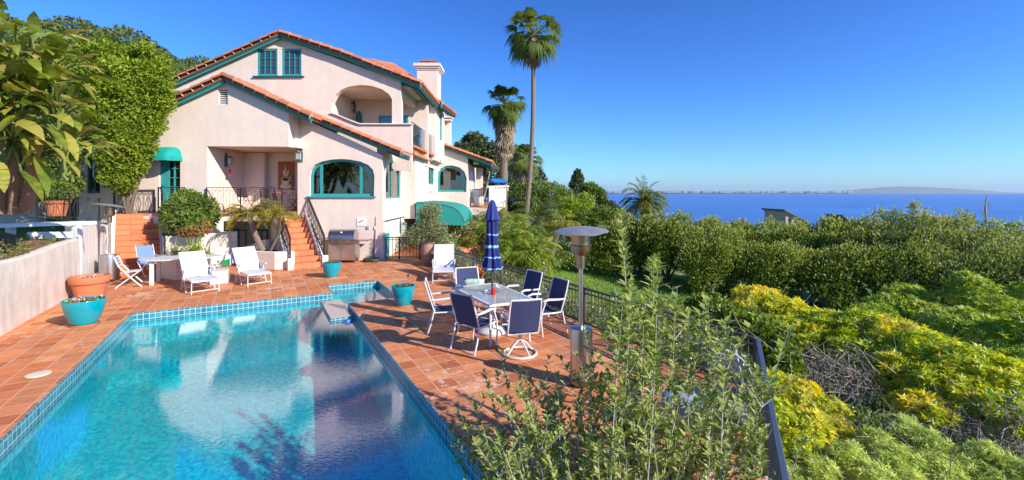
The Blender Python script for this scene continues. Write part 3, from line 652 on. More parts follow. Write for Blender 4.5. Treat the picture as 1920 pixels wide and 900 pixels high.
# ---- upper storey (B)
archB = [B.c(*q) for q in [(621, 212), (675, 231), (735, 231), (735, 186), (729, 176), (716, 167), (698, 161), (676, 159), (655, 162), (640, 168), (629, 178), (622, 192)]]
w2 = [px(B, [(x0, 142), (x1_, 142), (x1_, 91), (x0, 91)]) for x0, x1_ in ((482, 520), (528, 565))]
wl = px(B, [(318, 182), (342, 182), (342, 170), (318, 170)])
outB = px(B, [(250, 290), (250, 195), (318, 158), (421, 114), (523, 68), (620, 105), (700, 137), (752, 158), (752, 231), (675, 231)])
outB = outB[:9]+[B.c(735, 233), B.c(675, 233), B.c(621, 214), B.c(560, 250)]
wall(B, [B.c(250, 290), B.c(250, 195), B.c(318, 161), B.c(421, 117), B.c(523, 71), B.c(620, 105), B.c(700, 134), B.c(752, 152), B.c(752, 290)], [archB]+w2+[wl], .35, name='upper_wall')
for r_ in w2:
    x0, x1_ = r_[0][0], r_[1][0]; z0, z1 = r_[0][1], r_[2][1]
    f = window(B, r_, -.03, .085, [x0+(x1_-x0)*.36, x0+(x1_-x0)*.64], [z0+(z1-z0)*.36, z0+(z1-z0)*.64], mw=.022, pane=mat('evening_pane', (.05, .06, .09), .03, spec=.8))
b = MB(); b.bar(B.w(B.c(476, 144), .05), B.w(B.c(571, 144), .05), .1, .045); b.build('window_sill', TEALD, house)
window(B, wl, -.03, .07)
# vent louvres
va0, va1 = ventA[0], ventA[2]
b = MB()
for i in range(7):
    z = va0[1]+(va1[1]-va0[1])*(i+.5)/7; b.box(A.w(((va0[0]+va1[0])/2, z), -.1), (va1[0]-va0[0], .1, .03), M=Matrix.Rotation(R(25), 3, 'X'))
b.build('gable_vent', WHITE, house)
# parapet of the roof terrace + its cap
Pp = front(YB-.02); b = MB()
par = px(Pp, [(600, 262), (600, 212), (622, 213), (650, 225), (677, 234), (772, 234), (772, 300), (700, 300)])
wall(front(YB-.06), [front(YB-.06).c(*q) for q in [(560, 250), (600, 208), (622, 214), (650, 225), (677, 235), (772, 235), (772, 320), (640, 320)]], [], .22, STUC, 'parapet')
b = MB(); fp = front(YB-.10); pts = [fp.w(fp.c(*q)) for q in [(620, 211), (636, 217), (652, 224), (675, 232.5), (773, 232.5)]]
for i in range(4): b.bar(pts[i]+Vector((0, .12, 0)), pts[i+1]+Vector((0, .12, 0)), .34, .06)
b.build('parapet_cap', STUC2, house, bev=.015)
xq = Pp.c(772, 0)[0]
# loggia interior
yl = 22.6; zl0 = 4.35
b = MB(); b.box((-6.6, yl+.1, 6.1), (4.8, .2, 3.6)); b.build('loggia_back_wall', STUC, house)
b = MB(); b.box((B.c(617, 0)[0]-.1, (YB+.36+yl)/2, 6.1), (.2, yl-YB-.38, 3.6)); b.build('loggia_side_wall', STUC, house)
b = MB(); b.box((-6.2, 21.2, 7.27), (3.6, 2.7, .1)); b.build('loggia_ceiling', STUC, house)
b = MB(); b.box((-6.0, 21.9, zl0), (3.5, 4.5, .12)); b.build('loggia_floor', DECK, house)
lp = front(yl)
window(lp, px(lp, [(711, 262), (766, 262), (766, 217), (711, 217)]), .06, .09, [lp.c(738, 0)[0]], [])
for (x0, x1_, zt, zsx) in ((667, 680, 208, 222), (634, 647, 192, 207)):
    window(lp, arch(lp.c(x0, 0)[0], lp.c(x1_, 0)[0], lp.c(0, 240)[1], lp.c(0, zsx)[1], lp.c(0, zt)[1]), .06, .05, [lp.c((x0+x1_)/2, 0)[0]], [])
# beam over the side opening and the pier beyond
xs = B.c(752, 0)[0]
SB = side(xs); 
b = MB(); b.prism([(xs, YB+.352, SB.c(753, 162)[1]), (xs, YB+.352, SB.c(753, 177)[1]), (xs, 24.6, SB.c(796, 218)[1]), (xs, 24.6, SB.c(796, 190)[1])], (-.3, 0, 0)); b.build('side_beam', STUC, house)
for (yy, x0, x1_, t, bb, nm) in ((24.6, 788, 816, 188, 300, 'rear_wall'), (28.3, 831, 844, 222, 300, 'corner_pier')):
    f_ = front(yy); wall(f_, px(f_, [(x0, bb), (x1_, bb), (x1_, t), (x0, t)]), [], 3.6 if yy < 26 else .6, STUC, nm)
f_ = front(26.2); window(f_, px(f_, [(817, 262), (828, 262), (828, 216), (817, 216)]), .0, .1, [], [f_.c(0, 231)[1], f_.c(0, 247)[1]])
wall(front(26.25), px(front(26.25), [(800, 300), (832, 300), (832, 212), (800, 212)]), [], .2, STUC2, 'rear_wall')
b = MB(); f_ = front(28.25); b.bar(f_.w(f_.c(829, 221), .06), f_.w(f_.c(849, 221), .06), .8, .12); b.bar(f_.w(f_.c(830, 226), .04), f_.w(f_.c(847, 226), .04), .7, .1); b.build('pier_cornice', STUC2, house)
# glass balustrade on the terrace edge, clay ledge below
xg = -4.36; SG = side(xg)
gl = thing('glass_balustrade', 'frameless glass panel balustrade along the roof terrace edge', 'railing', (xg, 22, 4.3))
ya, yb2 = SG.c(772, 0)[0], SG.c(813, 0)[0]; z0g, z1g = SG.c(772, 272)[1], SG.c(772, 229)[1]
for i in range(4):
    y0 = ya+(yb2-ya)*i/4; y1 = ya+(yb2-ya)*(i+1)/4-.03
    b = MB(); b.box((xg, (y0+y1)/2, (z0g+z1g)/2+.02), (.012, y1-y0, z1g-z0g-.06)); b.build('glass_panel', CLEAR, gl)
b = MB(); b.bar((xg, ya, z1g), (xg, yb2, z1g), .04, .03); b.bar((xg, ya, z0g+.03), (xg, yb2, z0g+.03), .05, .05); b.build('rail', STEEL, gl)
b = MB(); b.box((xg+.0, (ya+yb2)/2, z0g-.05), (.30, yb2-ya, .10)); b.build('clay_ledge', TERRA, house)
# --- bay that steps out (X=-4.5) with the niches
xE = front(yb).c(778, 0)[0]; SE = side(xE)
zE0, zE1 = front(yb).c(0, 408)[1], 4.28
fE = front(yb-.004)
wall(fE, [(xr-.25, zE0), (xE, zE0), (xE, zE1), (xr-.25, zE1)], [], .25, STUC, 'bay_wall')
archE = arch(SE.c(803.5, 0)[0], SE.c(814, 0)[0], SE.c(808, 346)[1], SE.c(808, 322)[1], SE.c(808, 308)[1])
nich = []
for x0 in (803.5, 808.3, 812.8):
    a_, c_ = SE.c(x0, 0)[0], SE.c(x0+2.6, 0)[0]; nich.append(arch(a_, c_, SE.c(808, 374)[1], SE.c(808, 362)[1], SE.c(808, 358)[1]))
wall(SE, [(yb+.25, zE0), (YD, zE0), (YD, zE1), (yb+.25, zE1)], [archE]+nich, .25, STUC2, 'bay_side_wall')
window(SE, archE, -.05, .09, [(archE[0][0]+archE[1][0])/2])
b = MB(); b.box((xE-.3, 25.3, 2.5), (.04, 2.6, 1.6)); b.build('niche_back', STUC, house)
b = MB(); b.box((xE-.15, (yb+YD)/2, zE0-.02), (1.0, YD-yb, .06)); b.build('bay_floor', STUC, house)
# low back wall in the recess beneath the bay
wall(front(24.6), [(xr-.2, -.1), (xE+.9, -.1), (xE+.9, 1.6), (xr-.2, 1.6)], [], .2, STUC2, 'lower_wall')
b = MB(); b.box((xr-.15, 22.9, .8), (.3, 3.3, 1.6)); b.build('lower_side_wall', STUC, house)
for k in range(4):
    b = MB(); yy = SE.c(791+k*5.5, 0)[0]; b.tube([(xE, yy, zE0+.36), (xE+.16, yy, zE0+.38), (xE+.2, yy, zE0+.26)], .035, 6); b.build('drain_spout', TERRA, house)
for (qx, qy) in ((784, 281), (792, 290)):
    b = MB(); q = Vector((xE, SE.c(qx, 0)[0], SE.c(qx, qy)[1])); b.tube([q, q+Vector((.25, 0, .03)), q+Vector((.3, 0, -.05))], .06, 7); b.build('drain_spout', TERRA, house)
# --- rear wing (D)
bigD = [D.c(*q) for q in [(820, 360), (874, 360), (875, 334), (871, 322), (862, 314), (848, 310), (836, 311), (826, 316), (821, 324)]]
xD = D.c(877, 0)[0]
wall(D, [(xE-.3, -.1), (xD, -.1), (xD, D.c(877, 288)[1]), D.c(814, 266)], [bigD], .3, STUC, 'rear_wing_wall')
window(D, bigD, -.1, .12, [], [])
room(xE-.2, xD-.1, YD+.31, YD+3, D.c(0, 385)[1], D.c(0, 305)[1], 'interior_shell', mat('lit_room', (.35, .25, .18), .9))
wall(side(xD), [(YD+.3, -.1), (36, -.1), (36, 4.4), (YD+.3, 4.4)], [], .3, STUC2, 'rear_wing_side_wall')
f_ = front(31.5)
b = MB(); b.box(f_.w(f_.c(899, 350), 0), (.45, .45, 2.6)); b.build('porch_column', STUC2, house)
# --- awning of the lower entrance
aw = thing('entrance_awning', 'large green barrel awning over the lower garden entrance', 'awning', (xE, 21, 1.4))
ax0 = front(21.0).c(780, 0)[0]; prof = [(780, 379), (800, 380), (830, 383.5), (848, 388), (860, 395), (867, 404), (870, 414)]
fa = front(21.0); pf = [fa.w(fa.c(*q)) for q in prof]; Lw = Vector((.0, 4.6, 0))
b = MB(); b.sheet([[p for p in pf], [p+Lw*.25 for p in pf], [p+Lw*.5 for p in pf], [p+Lw*.75 for p in pf], [p+Lw for p in pf]]); b.build('canopy', AWN, aw, smooth=True)
b = MB(); vb = [fa.w(fa.c(780, 410)), fa.w(fa.c(870, 414))]; b.add(pf+[fa.w(fa.c(870, 414)), fa.w(fa.c(780, 410))], [tuple(range(len(pf)+2))])
n = 12; rows = [[], []]
e0, e1 = fa.w(fa.c(780, 410)), fa.w(fa.c(870, 414))
for i in range(n*4+1):
    p = e0.lerp(e1, i/(n*4)); rows[0].append(p); rows[1].append(p+Vector((0, 0, -.2-.05*abs(math.sin(i*math.pi/4)))))
e2 = pf[-1]+Lw
for i in range(1, n*4+1):
    p = e1.lerp(e2, i/(n*4)); rows[0].append(p); rows[1].append(p+Vector((0, 0, -.2-.05*abs(math.sin(i*math.pi/4)))))
b.sheet(rows); b.build('valance', AWN, aw)
b = MB()
for i in range(5): b.tube([p+Lw*(i/4)+Vector((0, 0, -.02)) for p in pf], .015, 5)
b.tube([pf[-1]+Vector((0,0,-.1)), pf[-1]+Lw+Vector((0,0,-.1))], .02, 5)
b.build('frame', IRON, aw)
# --- small shell awning above the teal garden door
wa = thing('door_awning', 'small rounded teal awning above the teal garden door', 'awning', A.w(A.c(314, 298)))
cx0, zb_ = A.c(314, 297); _, zt_ = A.c(314, 276); rx = (A.c(342, 0)[0]-A.c(285, 0)[0])/2
b = MB(); rows = []
for i in range(9):
    q = math.pi/2*i/8; row = []
    for j in range(17):
        f = (j/16-.5)*2; xw = rx*f*(1-.12*math.cos(q)*0)
        edge_ = (1-abs(f)**5)**.6 if abs(f) < 1 else 0
        row.append(Vector((cx0+xw, YA-.62*math.sin(q)*edge_**.4-.01, zb_+(zt_-zb_)*math.cos(q)*edge_)))
    rows.append(row)
rows.append([p+Vector((0, -.005, -.09-.03*abs(math.sin(j*math.pi/2.66)))) for j, p in enumerate(rows[-1])])
b.sheet(rows); b.build('canopy', AWNL, wa, smooth=True)
# teal door, lite side
d0, d1 = doorA[0][0], doorA[1][0]; z0, z1 = zf+.0, doorA[2][1]
dr = window(A, [(d0+.22, z0), (d1, z0), (d1, z1), (d0+.22, z1)], -.08, .09, [d0+.22+(d1-d0-.22)*.5], [z0+(z1-z0)*f for f in (.30, .47, .64, .81)], name='garden_door', mw=.04)
b = MB(); b.box(A.w((d0+.11, (z0+z1)/2), -.1), (.20, .06, z1-z0)); b.build('door_leaf', TEAL, house)
b = MB(); b.tube([A.w((d0+.16, z0+1.0), -.02), A.w((d0+.16, z0+1.0), .06)], .03, 8); b.build('handle', STEEL, dr)
window(A, winA, -.05, .08, [(winA[0][0]+winA[1][0])/2], [winA[0][1]+.45, winA[0][1]+.9], TEALD)
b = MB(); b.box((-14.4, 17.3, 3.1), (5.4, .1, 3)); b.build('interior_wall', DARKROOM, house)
# body of the house behind the front walls so that nothing is hollow from the side
b = MB(); b.box((-12.2, 21.5, 2.6), (8.2, 3.6, 5.2)); b.build('core_wall', STUC, house)
b = MB(); b.box((-12.3, 25.5, 3.3), (8.4, 5.6, 6.5)); b.build('core_wall', STUC, house)
b = MB(); b.box((-6.6, 26.0, 5.6), (4.2, 5.5, 3.2)); b.build('core_wall', STUC, house)

# ---------------------------------------------------------------- tiled roofs
def barrel(b, a, c, r0, r1, up, seg=5, half=True):
    """one curved clay tile from a (low end, wide) to c (high end)"""
    a = Vector(a); c = Vector(c); d = (c-a).normalized(); up = Vector(up); x = d.cross(up).normalized(); u_ = x.cross(d).normalized()
    vs = []
    for p, r in ((a, r0), (c, r1)):
        for j in range(seg+1):
            q = math.pi*j/seg; vs.append(p+x*(r*math.cos(q))+u_*(r*math.sin(q)*.85))
    m = seg+1
    b.add(vs, [(j, j+1, m+j+1, m+j) for j in range(seg)])
    vs2 = [p-u_*.0 for p in vs[:m]]; b.add([a]+vs2, [(0, j+1, j+2) for j in range(seg)])
def tiled(e0, e1, r0, r1, parent=house, name='roof', sp=.27, row=.40, under=.07):
    """slope from the eave line e0-e1 to the ridge line r0-r1"""
    e0, e1, r0, r1 = map(Vector, (e0, e1, r0, r1)); nrm = (e1-e0).cross(r0-e0).normalized()
    if nrm.z < 0: nrm = -nrm
    b = MB(); vs = [e0, e1, r1, r0]; b.add([p-nrm*.005 for p in vs]+[p-nrm*under for p in vs], [(0, 1, 2, 3), (7, 6, 5, 4), (0, 4, 5, 1), (1, 5, 6, 2), (2, 6, 7, 3), (3, 7, 4, 0)])
    rf = b.build(name, ROOFU, parent)
    nc = max(1, round((e1-e0).length/sp)); nr = max(1, round((r0-e0).length/row)); b = MB()
    for i in range(nc):
        t = (i+.5)/nc; a = e0.lerp(e1, t); c = r0.lerp(r1, t); dd = (a-c).normalized()
        for j in range(nr):
            p = a.lerp(c, j/nr); q = a.lerp(c, (j+1.12)/nr) if j < nr-1 else c
            b.cur = random.random()*.83; jj = Vector((random.uniform(-.012, .012), random.uniform(-.012, .012), 0))
            barrel(b, p+nrm*.05+dd*.06+jj, q+nrm*.02+jj, sp*.40, sp*.32, nrm, 4)
    b.build('clay_tile', ROOFT, rf); return rf, nrm
def rake(pts, parent=house, r=.14, step=.43, fascia=True, fh=.15):
    """row of big barrel tiles and a painted fascia board down a gable edge; pts from low to high, in a vertical plane"""
    pts = [Vector(p) for p in pts]; b = MB(); f = MB()
    for a, c in zip(pts[:-1], pts[1:]):
        d = (c-a); L = d.length; n = max(1, round(L/step)); u_ = Vector((0, 0, 1))
        for i in range(n):
            p = a+d*(i/n); q = a+d*min(1, (i+1.08)/n); b.cur = random.random()*.83*.83
            barrel(b, p+Vector((0, .05, .07)), q+Vector((0, .05, .05)), r*1.06, r*.93, u_, 7)
            m_ = p+Vector((0, .05, .066)); b.cur = 1.0; b.tube([m_+d.normalized()*.002, m_-d.normalized()*.005], r*.93, 10)
        f.bar(a+Vector((0, .09, -fh/2+.04)), c+Vector((0, .09, -fh/2+.04)), .05, fh)
        f.bar(a+Vector((0, .135, -fh/2-.01)), c+Vector((0, .135, -fh/2-.01)), .05, fh*1.25)
    b.build('rake_tile', ROOFT, parent); f.build('fascia', TEAL, parent)
def soffit(e0, e1, out=.6, z=-.12, n=12, parent=house, sgn=1):
    b = MB(); e0 = Vector(e0); e1 = Vector(e1)
    for i in range(n):
        p = e0.lerp(e1, (i+.5)/n)+Vector((0, 0, z)); b.bar(p+Vector((-.02*sgn, 0, -.02)), p+Vector((-out*sgn, 0, out*.38)), .07, .12)
    b.build('rafter', TEALD, parent)
# A roof
fa = front(YA-.28); gA = lambda x, y: fa.w(fa.c(x, y)); dB = Vector((0, YB-YA+.2, 0))
apA, lA, rA = gA(418, 144), gA(146, 272), gA(582, 221)
tiled(lA, lA+dB, apA, apA+dB); tiled(rA, rA+dB, apA, apA+dB)
rake([lA, gA(322, 188), apA]); rake([rA, apA])
b = MB(); 
for i in range(7): b.cur = random.random(); barrel(b, apA+Vector((0, .45*i-.02, .06)), apA+Vector((0, .45*i+.48, .05)), .14, .12, (0, 0, 1), 7)
b.build('ridge_tile', ROOFT, house)
# C roof
fc = front(YC-.3); gC = lambda x, y: fc.w(fc.c(x, y)); dC = Vector((0, YB-.3-YC, 0)); hC, eC = gC(548, 203), gC(752, 287)
tiled(eC, eC+dC, hC, hC+dC); rake([eC, gC(660, 249), hC]); soffit(eC, eC+dC, .55, n=6)
# B roof (upper): front part, then a shorter, higher-eaved part
fb = front(YB-.3); gB = lambda x, y: fb.w(fb.c(x, y))
apB, lB = gB(523, 62), gB(240, 190); rB = gB(789, 158); mB = gB(640, 100)
dBk = Vector((0, 8.2, 0)); dB2 = Vector((0, 4.6, 0))
tiled(lB, lB+dBk, apB, apB+dBk); 
tiled(rB, rB+dB2, mB, mB+dB2); tiled(mB, mB+dB2, apB, apB+dB2)
rake([lB, gB(318, 154), apB]); rake([rB, gB(700, 124), mB, apB])
soffit(rB, rB+dB2, .75, n=13)
b = MB(); b.box(((rB.x+xs)/2-.1, YB+2.2, rB.z-.0), (.75, 4.5, .03), M=Matrix.Rotation(-R(-24), 3, 'Y')); b.build('eave_board', TEALD, house)
k2 = P(829, 196, 24.3); k3 = P(856, 217, 27.4); up2 = Vector((-2.6, 0, 1.1))
tiled(k2, k3, k2+up2, k3+up2); soffit(k2, k3, .5, n=6)
q0 = P(829, 196, 24.3); rake([q0+Vector((0, -.1, 0)), q0+up2+Vector((0, -.1, 0))], fascia=True)
# upper hip beyond the ridge
h0 = P(690, 112, 25); tiled(P(770, 147, 24.5), P(790, 157, 28.5), P(690, 113, 25), P(735, 120, 28)); tiled(P(640, 120, 25), P(770, 147, 24.5), P(688, 113, 25.2), P(700, 113, 25.2))
# D roof
fd = front(YD-.3); gD = lambda x, y: fd.w(fd.c(x, y)); hD, eD = gD(812, 266), gD(923, 306); dD = Vector((0, 5, 0))
tiled(eD, eD+dD, hD, hD+dD); rake([eD, hD]); soffit(eD, eD+dD, .9, n=10)
# chimney
ch = MB(); yc = 26.4; fch = front(yc); cc = lambda x, y: fch.c(x, y)
x0, z0 = cc(782, 205); x1_, z1 = cc(820, 131)
ch.box(((x0+x1_)/2, yc+.65, (z1+6.9)/2), (x1_-x0, 1.3, z1-6.9)); chm = ch.build('chimney', STUC, house)
b = MB(); zc2 = z1
for i, (ex, hh) in enumerate(((.05, .10), (.12, .10), (.19, .16))):
    b.box(((x0+x1_)/2, yc+.65, zc2+hh/2-.001*i), (x1_-x0+ex*2, 1.3+ex*2, hh)); zc2 += hh
b.build('cap', STUC2, chm)
b = MB(); w_ = x1_-x0
for r_ in range(3):
    for i in range(6):
        b.cur = random.random(); xx_ = x0+.12+(w_-.24)*(i+.5)/6
        barrel(b, (xx_, yc+.2+random.random()*.03, zc2+r_*.11), (xx_, yc+1.1, zc2+r_*.11), .085, .085, (0, 0, 1), 5)
b.build('clay_tile', ROOFT, chm)
# small eave seen beyond the vine
# ---- balcony at the far side with white balustrade and blue cover
bal = thing('garden_balcony', 'white balcony with square balusters projecting above the garden', 'balcony', P(915, 380, 29))
b = MB(); yb_ = 28.5; q0, q1 = P(876, 386, yb_), P(921, 388, yb_-1.2); q2 = P(950, 374, 37)
b.prism([P(872, 388, 28), P(921, 390, 27.6), P(951, 374, 38), P(905, 376, 38)], (0, 0, -.12)); b.build('slab', DECK, bal)
b = MB(); b.bar(P(872, 396, 28), P(921, 397, 27.6), .14, .4); b.bar(P(921, 397, 27.6), P(951, 380, 38), .14, .4); b.build('edge_beam', STUC2, bal)
for i in range(6):
    t = i/5; a = P(922, 390, 27.9).lerp(P(949, 374, 36.5), t); tt = P(922, 352, 27.9).lerp(P(949, 350, 36.5), t)
    b = MB(); b.box(((a.x+tt.x)/2, a.y, (a.z+tt.z)/2), (.34, .34, abs(tt.z-a.z))); b.build('baluster', WHITE, bal, bev=.02)
b = MB(); b.bar(P(920, 350, 27.8), P(950, 349, 36.8), .42, .12); b.build('handrail', WHITE, bal)
b = MB(); b.bar(P(878, 355, 28), P(915, 355, 27.8), .03, .03)
for i in range(10): q = P(878, 355, 28).lerp(P(915, 355, 27.8), i/9); b.tube([q, Vector((q.x, q.y, P(878, 387, 28).z))], .012, 4)
b.build('side_railing', IRON, bal)
b = MB(); n = 14; rows = []
for i in range(n+1):
    t = i/n; c_ = P(921, 342, 27.9).lerp(P(947, 343, 36.5), t); rr = .27*(1 if 0 < i < n else .5)*(1+.12*math.sin(i*2.2))
    rows.append([c_+Vector((rr*math.cos(a)*1.1, 0, rr*math.sin(a)*.9+.03)) for a in [math.pi*k/7-.1 for k in range(9)]])
b.sheet(rows); tag(b.build('rolled_cover', BLUEROW, smooth=True), 'bright blue rolled cover lying along the white balcony rail', 'cover')

# ================================================================ STAIRS, PLANTERS, RAILINGS
def stairs(bot, top, wd, n, label, group, right_side=True):
    """bot: centre of the foot of the first riser (z 0); top: centre of the top nosing"""
    bot = Vector(bot); top = Vector(top); d = top-bot; run = Vector((d.x, d.y, 0)); L = run.length; f = run.normalized(); rz = math.atan2(f.y, f.x)-math.pi/2
    x = Vector((f.y, -f.x, 0)); rise = top.z/n; tr = L/(n-1)
    st = thing('staircase', label, 'stairs', bot, group)
    for i in range(n):
        z1 = rise*(i+1); c = bot+f*(tr*i+tr*.5)
        b = MB(); b.cur = random.random(); nt_ = 3
        for k in range(nt_):
            b.cur = random.random(); off = x*((k+.5)/nt_-.5)*wd
            b.box(c+off+Vector((0, 0, z1-.012)), (wd/nt_-.008, tr+.03, .024), rz)
            b.cur = random.random(); b.box(c+off-f*(tr*.5)+Vector((0, 0, z1-.024-(rise-.03)/2)), (wd/nt_-.008, .02, rise-.03), rz)
        b.build('step', TREAD, st)
    b = MB()
    for i in range(n):
        z1 = rise*(i+1)-.026; b.box(bot+f*(tr*i+tr*.5+.012)+Vector((0, 0, z1/2)), (wd-.004, tr-.001, z1), rz)
    b.build('base', MORTAR, st)
    for s_ in (-1, 1):
        b = MB(); a = bot+x*s_*(wd/2+.002); t = top+x*s_*(wd/2+.002)
        a2 = Vector((a.x, a.y, 0))-f*.12
        b.prism([a2, Vector((t.x, t.y, 0))+f*.1, Vector((t.x, t.y, top.z+.16))+f*.1, Vector((t.x, t.y, top.z+.16)), a2+Vector((0, 0, .32))+f*.25, a2+Vector((0, 0, .42))], x*s_*.2)
        b.build('side_wall', STUC2, st, bev=.02)
    return st, f, x
bR, tR = Vector((-7.1, 15.75, 0)), Vector((-8.62, 17.62, 1.88))
stR, fR, xR = stairs(bR, tR, .92, 10, 'terracotta tiled staircase rising from the barbecue corner to the porch', 'terracotta tiled garden stairs')
bL, tL = Vector((-11.8, 14.3, 0)), Vector((-13.25, 16.05, 1.87))
stL, fL, xL = stairs(bL, tL, 1.15, 11, 'terracotta tiled staircase rising behind the white plastic chairs to the garden door', 'terracotta tiled garden stairs')

def scroll(b, c, ax, r, turns=1.2, sgn=1, n=12, th=.007, a0=0):
    pts = []
    for i in range(n+1):
        q = a0+sgn*2*math.pi*turns*i/n; rr = r*(1-.75*i/n); pts.append(c+ax*(rr*math.cos(q))+Vector((0, 0, rr*math.sin(q))))
    b.tube(pts, th, 4, cap=False)
def ornate_rail(a, c, h, label, posts=2, group=None, m=IRON, slope=False, step=.42):
    """scrolled wrought-iron panel from a to c (feet of the posts)"""
    a = Vector(a); c = Vector(c); rl = thing('wrought_iron_railing', label, 'railing', a, group); up = Vector((0, 0, h)); d = c-a; L = d.length; ax = d.normalized()
    b = MB(); b.bar(a+up, c+up, .045, .025); b.build('handrail', m, rl)
    b = MB(); b.bar(a+Vector((0, 0, .08)), c+Vector((0, 0, .08)), .03, .02); b.build('bottom_rail', m, rl)
    for i in range(posts):
        p = a.lerp(c, i/(posts-1)); b = MB(); b.box(p+Vector((0, 0, h/2)), (.035, .035, h)); b.build('post', m, rl)
    b = MB(); n = max(1, round(L/step))
    for i in range(n):
        p = a.lerp(c, (i+.5)/n); w2_ = L/n/2; z0 = Vector((0, 0, .09)); z1 = Vector((0, 0, h-.02)); hm = h-.11
        b.tube([p+z0, p+z1], .008, 4, cap=False)
        e = a.lerp(c, i/n)
        if i: b.tube([e+z0, e+z1], .008, 4, cap=False)
        for s_ in (-1, 1):
            b.tube([p+z0, p+ax*s_*w2_*.55+Vector((0, 0, .09+hm*.45)), p+ax*s_*w2_*.18+Vector((0, 0, .09+hm*.8))], .007, 4, cap=False)
            scroll(b, p+ax*s_*w2_*.55+Vector((0, 0, h-.11)), ax, .06, 1.3, s_)
            scroll(b, p+ax*s_*w2_*.6+Vector((0, 0, .17)), ax, .045, 1.2, -s_)
    b.build('scroll_pattern', m, rl); return rl
G1 = 'wrought iron railings of the porch and stairs'
ornate_rail(Vector((xp+.03, YA-.06, zf)), Vector((-8.15-.62, YA-.06, zf)), .93, 'scrolled black iron railing along the front of the porch with cafe chairs behind', 3, G1)
ornate_rail(tR-xR*.5+Vector((.05, .35, 0)), Vector((xcl-.02, 18.2, zf)), .85, 'short plain black railing between the stair head and the dining wing', 2, G1)
e_ = .10
ornate_rail(tR+xR*(.46+e_)+Vector((0, 0, .0)), bR+xR*(.46+e_)+Vector((0, 0, .28)), .82, 'sloping black iron stair railing beside the dining wing wall', 2, G1, step=.3)
ornate_rail(tR-xR*(.46+e_), bR-xR*(.46+e_)+Vector((0, 0, .28)), .82, 'sloping black iron stair railing above the planter with two small palms', 2, G1, step=.3)
ornate_rail(tL+xL*(.575+e_)+Vector((0, 0, .05)), bL+xL*(.575+e_)+Vector((0, 0, .3)), .85, 'sloping black iron stair railing beside the shrub planter', 2, G1, step=.3)
ornate_rail(P(219, 404, 16.75)+Vector((-.1, 0, 0)), P(289, 403, 16.75), .93, 'black iron railing panel at the head of the garden door stairs, below the climbing fig', 2, G1)
ornate_rail(P(297, 401, 15.9), P(346, 401, 15.9), .93, 'black iron railing panel in front of the teal garden door', 2, G1)
ornate_rail(P(-70, 394, 12.4), P(186, 424, 14.9), .95, 'long black iron railing with hoops in front of the terracotta planter on the upper path', 5, G1, step=.36)
# folded parasol leaning at the stair head
b = MB(); q = P(569, 394, 17.9); b.lathe([(.05, .12), (.10, .2), (.07, .7), (.03, .95), (0, 1.0)], q, 10, wob=lambda a, z: 1+.2*math.cos(5*a)); b.tube([q, q+Vector((0, 0, .2))], .02, 6)
tag(b.build('folded_parasol', mat('faded_plum_canvas', (.12, .07, .11), .85), smooth=True), 'small folded dark parasol standing at the head of the porch stairs', 'parasol')

# planters
def planter(poly, h, label, m=STUC2, soil=.1, wt=.16):
    t = thing('planter', label, 'planter', sum((Vector(p) for p in poly), Vector())/len(poly))
    b = MB(); c = sum((Vector(p) for p in poly), Vector())/len(poly); inn = []
    for p in poly: p = Vector(p); d = (c-p); inn.append(p+d.normalized()*wt*1.3)
    b.prism(poly, (0, 0, h), [inn]); b.build('planter_wall', m, t, bev=.03)
    b = MB(); b.prism([p+Vector((0, 0, h-soil-.05)) for p in inn], (0, 0, .05)); b.build('soil', SOIL, t); return t
planter([Gd(303, 512), Gd(352, 509), Gd(386, 504), Vector((-10.1, 16.7, 0)), Vector((-11.0, 16.7, 0)), Vector((-11.45, 15.8, 0))][:6], 1.2, 'tall white plastered planter holding the round shrub and red geraniums')
planter([Gd(300, 522), Gd(330, 527), Gd(392, 517), Gd(397, 506), Gd(386, 503.5), Gd(303, 511)], .62, 'low pale planter with spiky grass-leaved plants behind the white oval table')
planter([Gd(464, 504), Gd(515, 507), Gd(553, 505), Vector((-7.75, 15.95, 0)), Vector((-8.6, 17.0, 0)), Vector((-9.9, 17.0, 0)), Gd(468, 495)], .62, 'curved pink planter with two small palms beside the porch stairs', STUC)
b = MB(); b.prism([P(x, y, 16.75) for x, y in ((458, 494), (503, 494), (504, 453), (497, 449), (488, 451), (470, 459), (459, 462))], (0, .25, 0)); tag(b.build('low_wall', STUC2, bev=.05), 'low white rounded wall curving up behind the palm planter', 'wall')
# wall left of the stairs, white gate, white timber frame
b = MB(); p0, p1 = Gd(186, 521), Gd(212, 505); b.prism([p0, p1, Vector((-14.1, 16.6, 0)), Vector((-15.4, 16.3, 0)), Vector((-14.6, 14.8, 0))], (0, 0, 1.55)); b.build('wall', STUC2, None, bev=.03)
tag(bpy.context.scene.objects[-1] if False else [o for o in bpy.data.objects if o.name.startswith('wall') and o.parent is None][-1], 'pale plastered wall with an electrical box between the white gate and the stairs', 'wall')
gt = thing('white_gate', 'tall white boarded gate at the end of the retaining wall', 'gate', Gd(150, 543)); a, c = Gd(150, 543), Gd(184, 520)
dd = (c-a); L = dd.length; rz_ = math.atan2(dd.y, dd.x)
b = MB()
for i in range(5): q = a.lerp(c, (i+.5)/5); b.box(q+Vector((0, 0, .86)), (L/5-.012, .04, 1.66), rz_)
b.build('boards', WHITE, gt)
for i in (0, 1): q = a.lerp(c, i); b = MB(); b.box(q+Vector((0, 0, .88)), (.1, .1, 1.76), rz_); b.build('post', WHITE, gt)
tf = thing('timber_bench_frame', 'low white timber frame with a planked top on the bank behind the gate', 'timber frame', P(100, 440, 13))
b = MB(); b.bar(P(-30, 424, 11.2), P(178, 417, 13.9), .45, .1); b.build('planked_top', WHITE, tf)
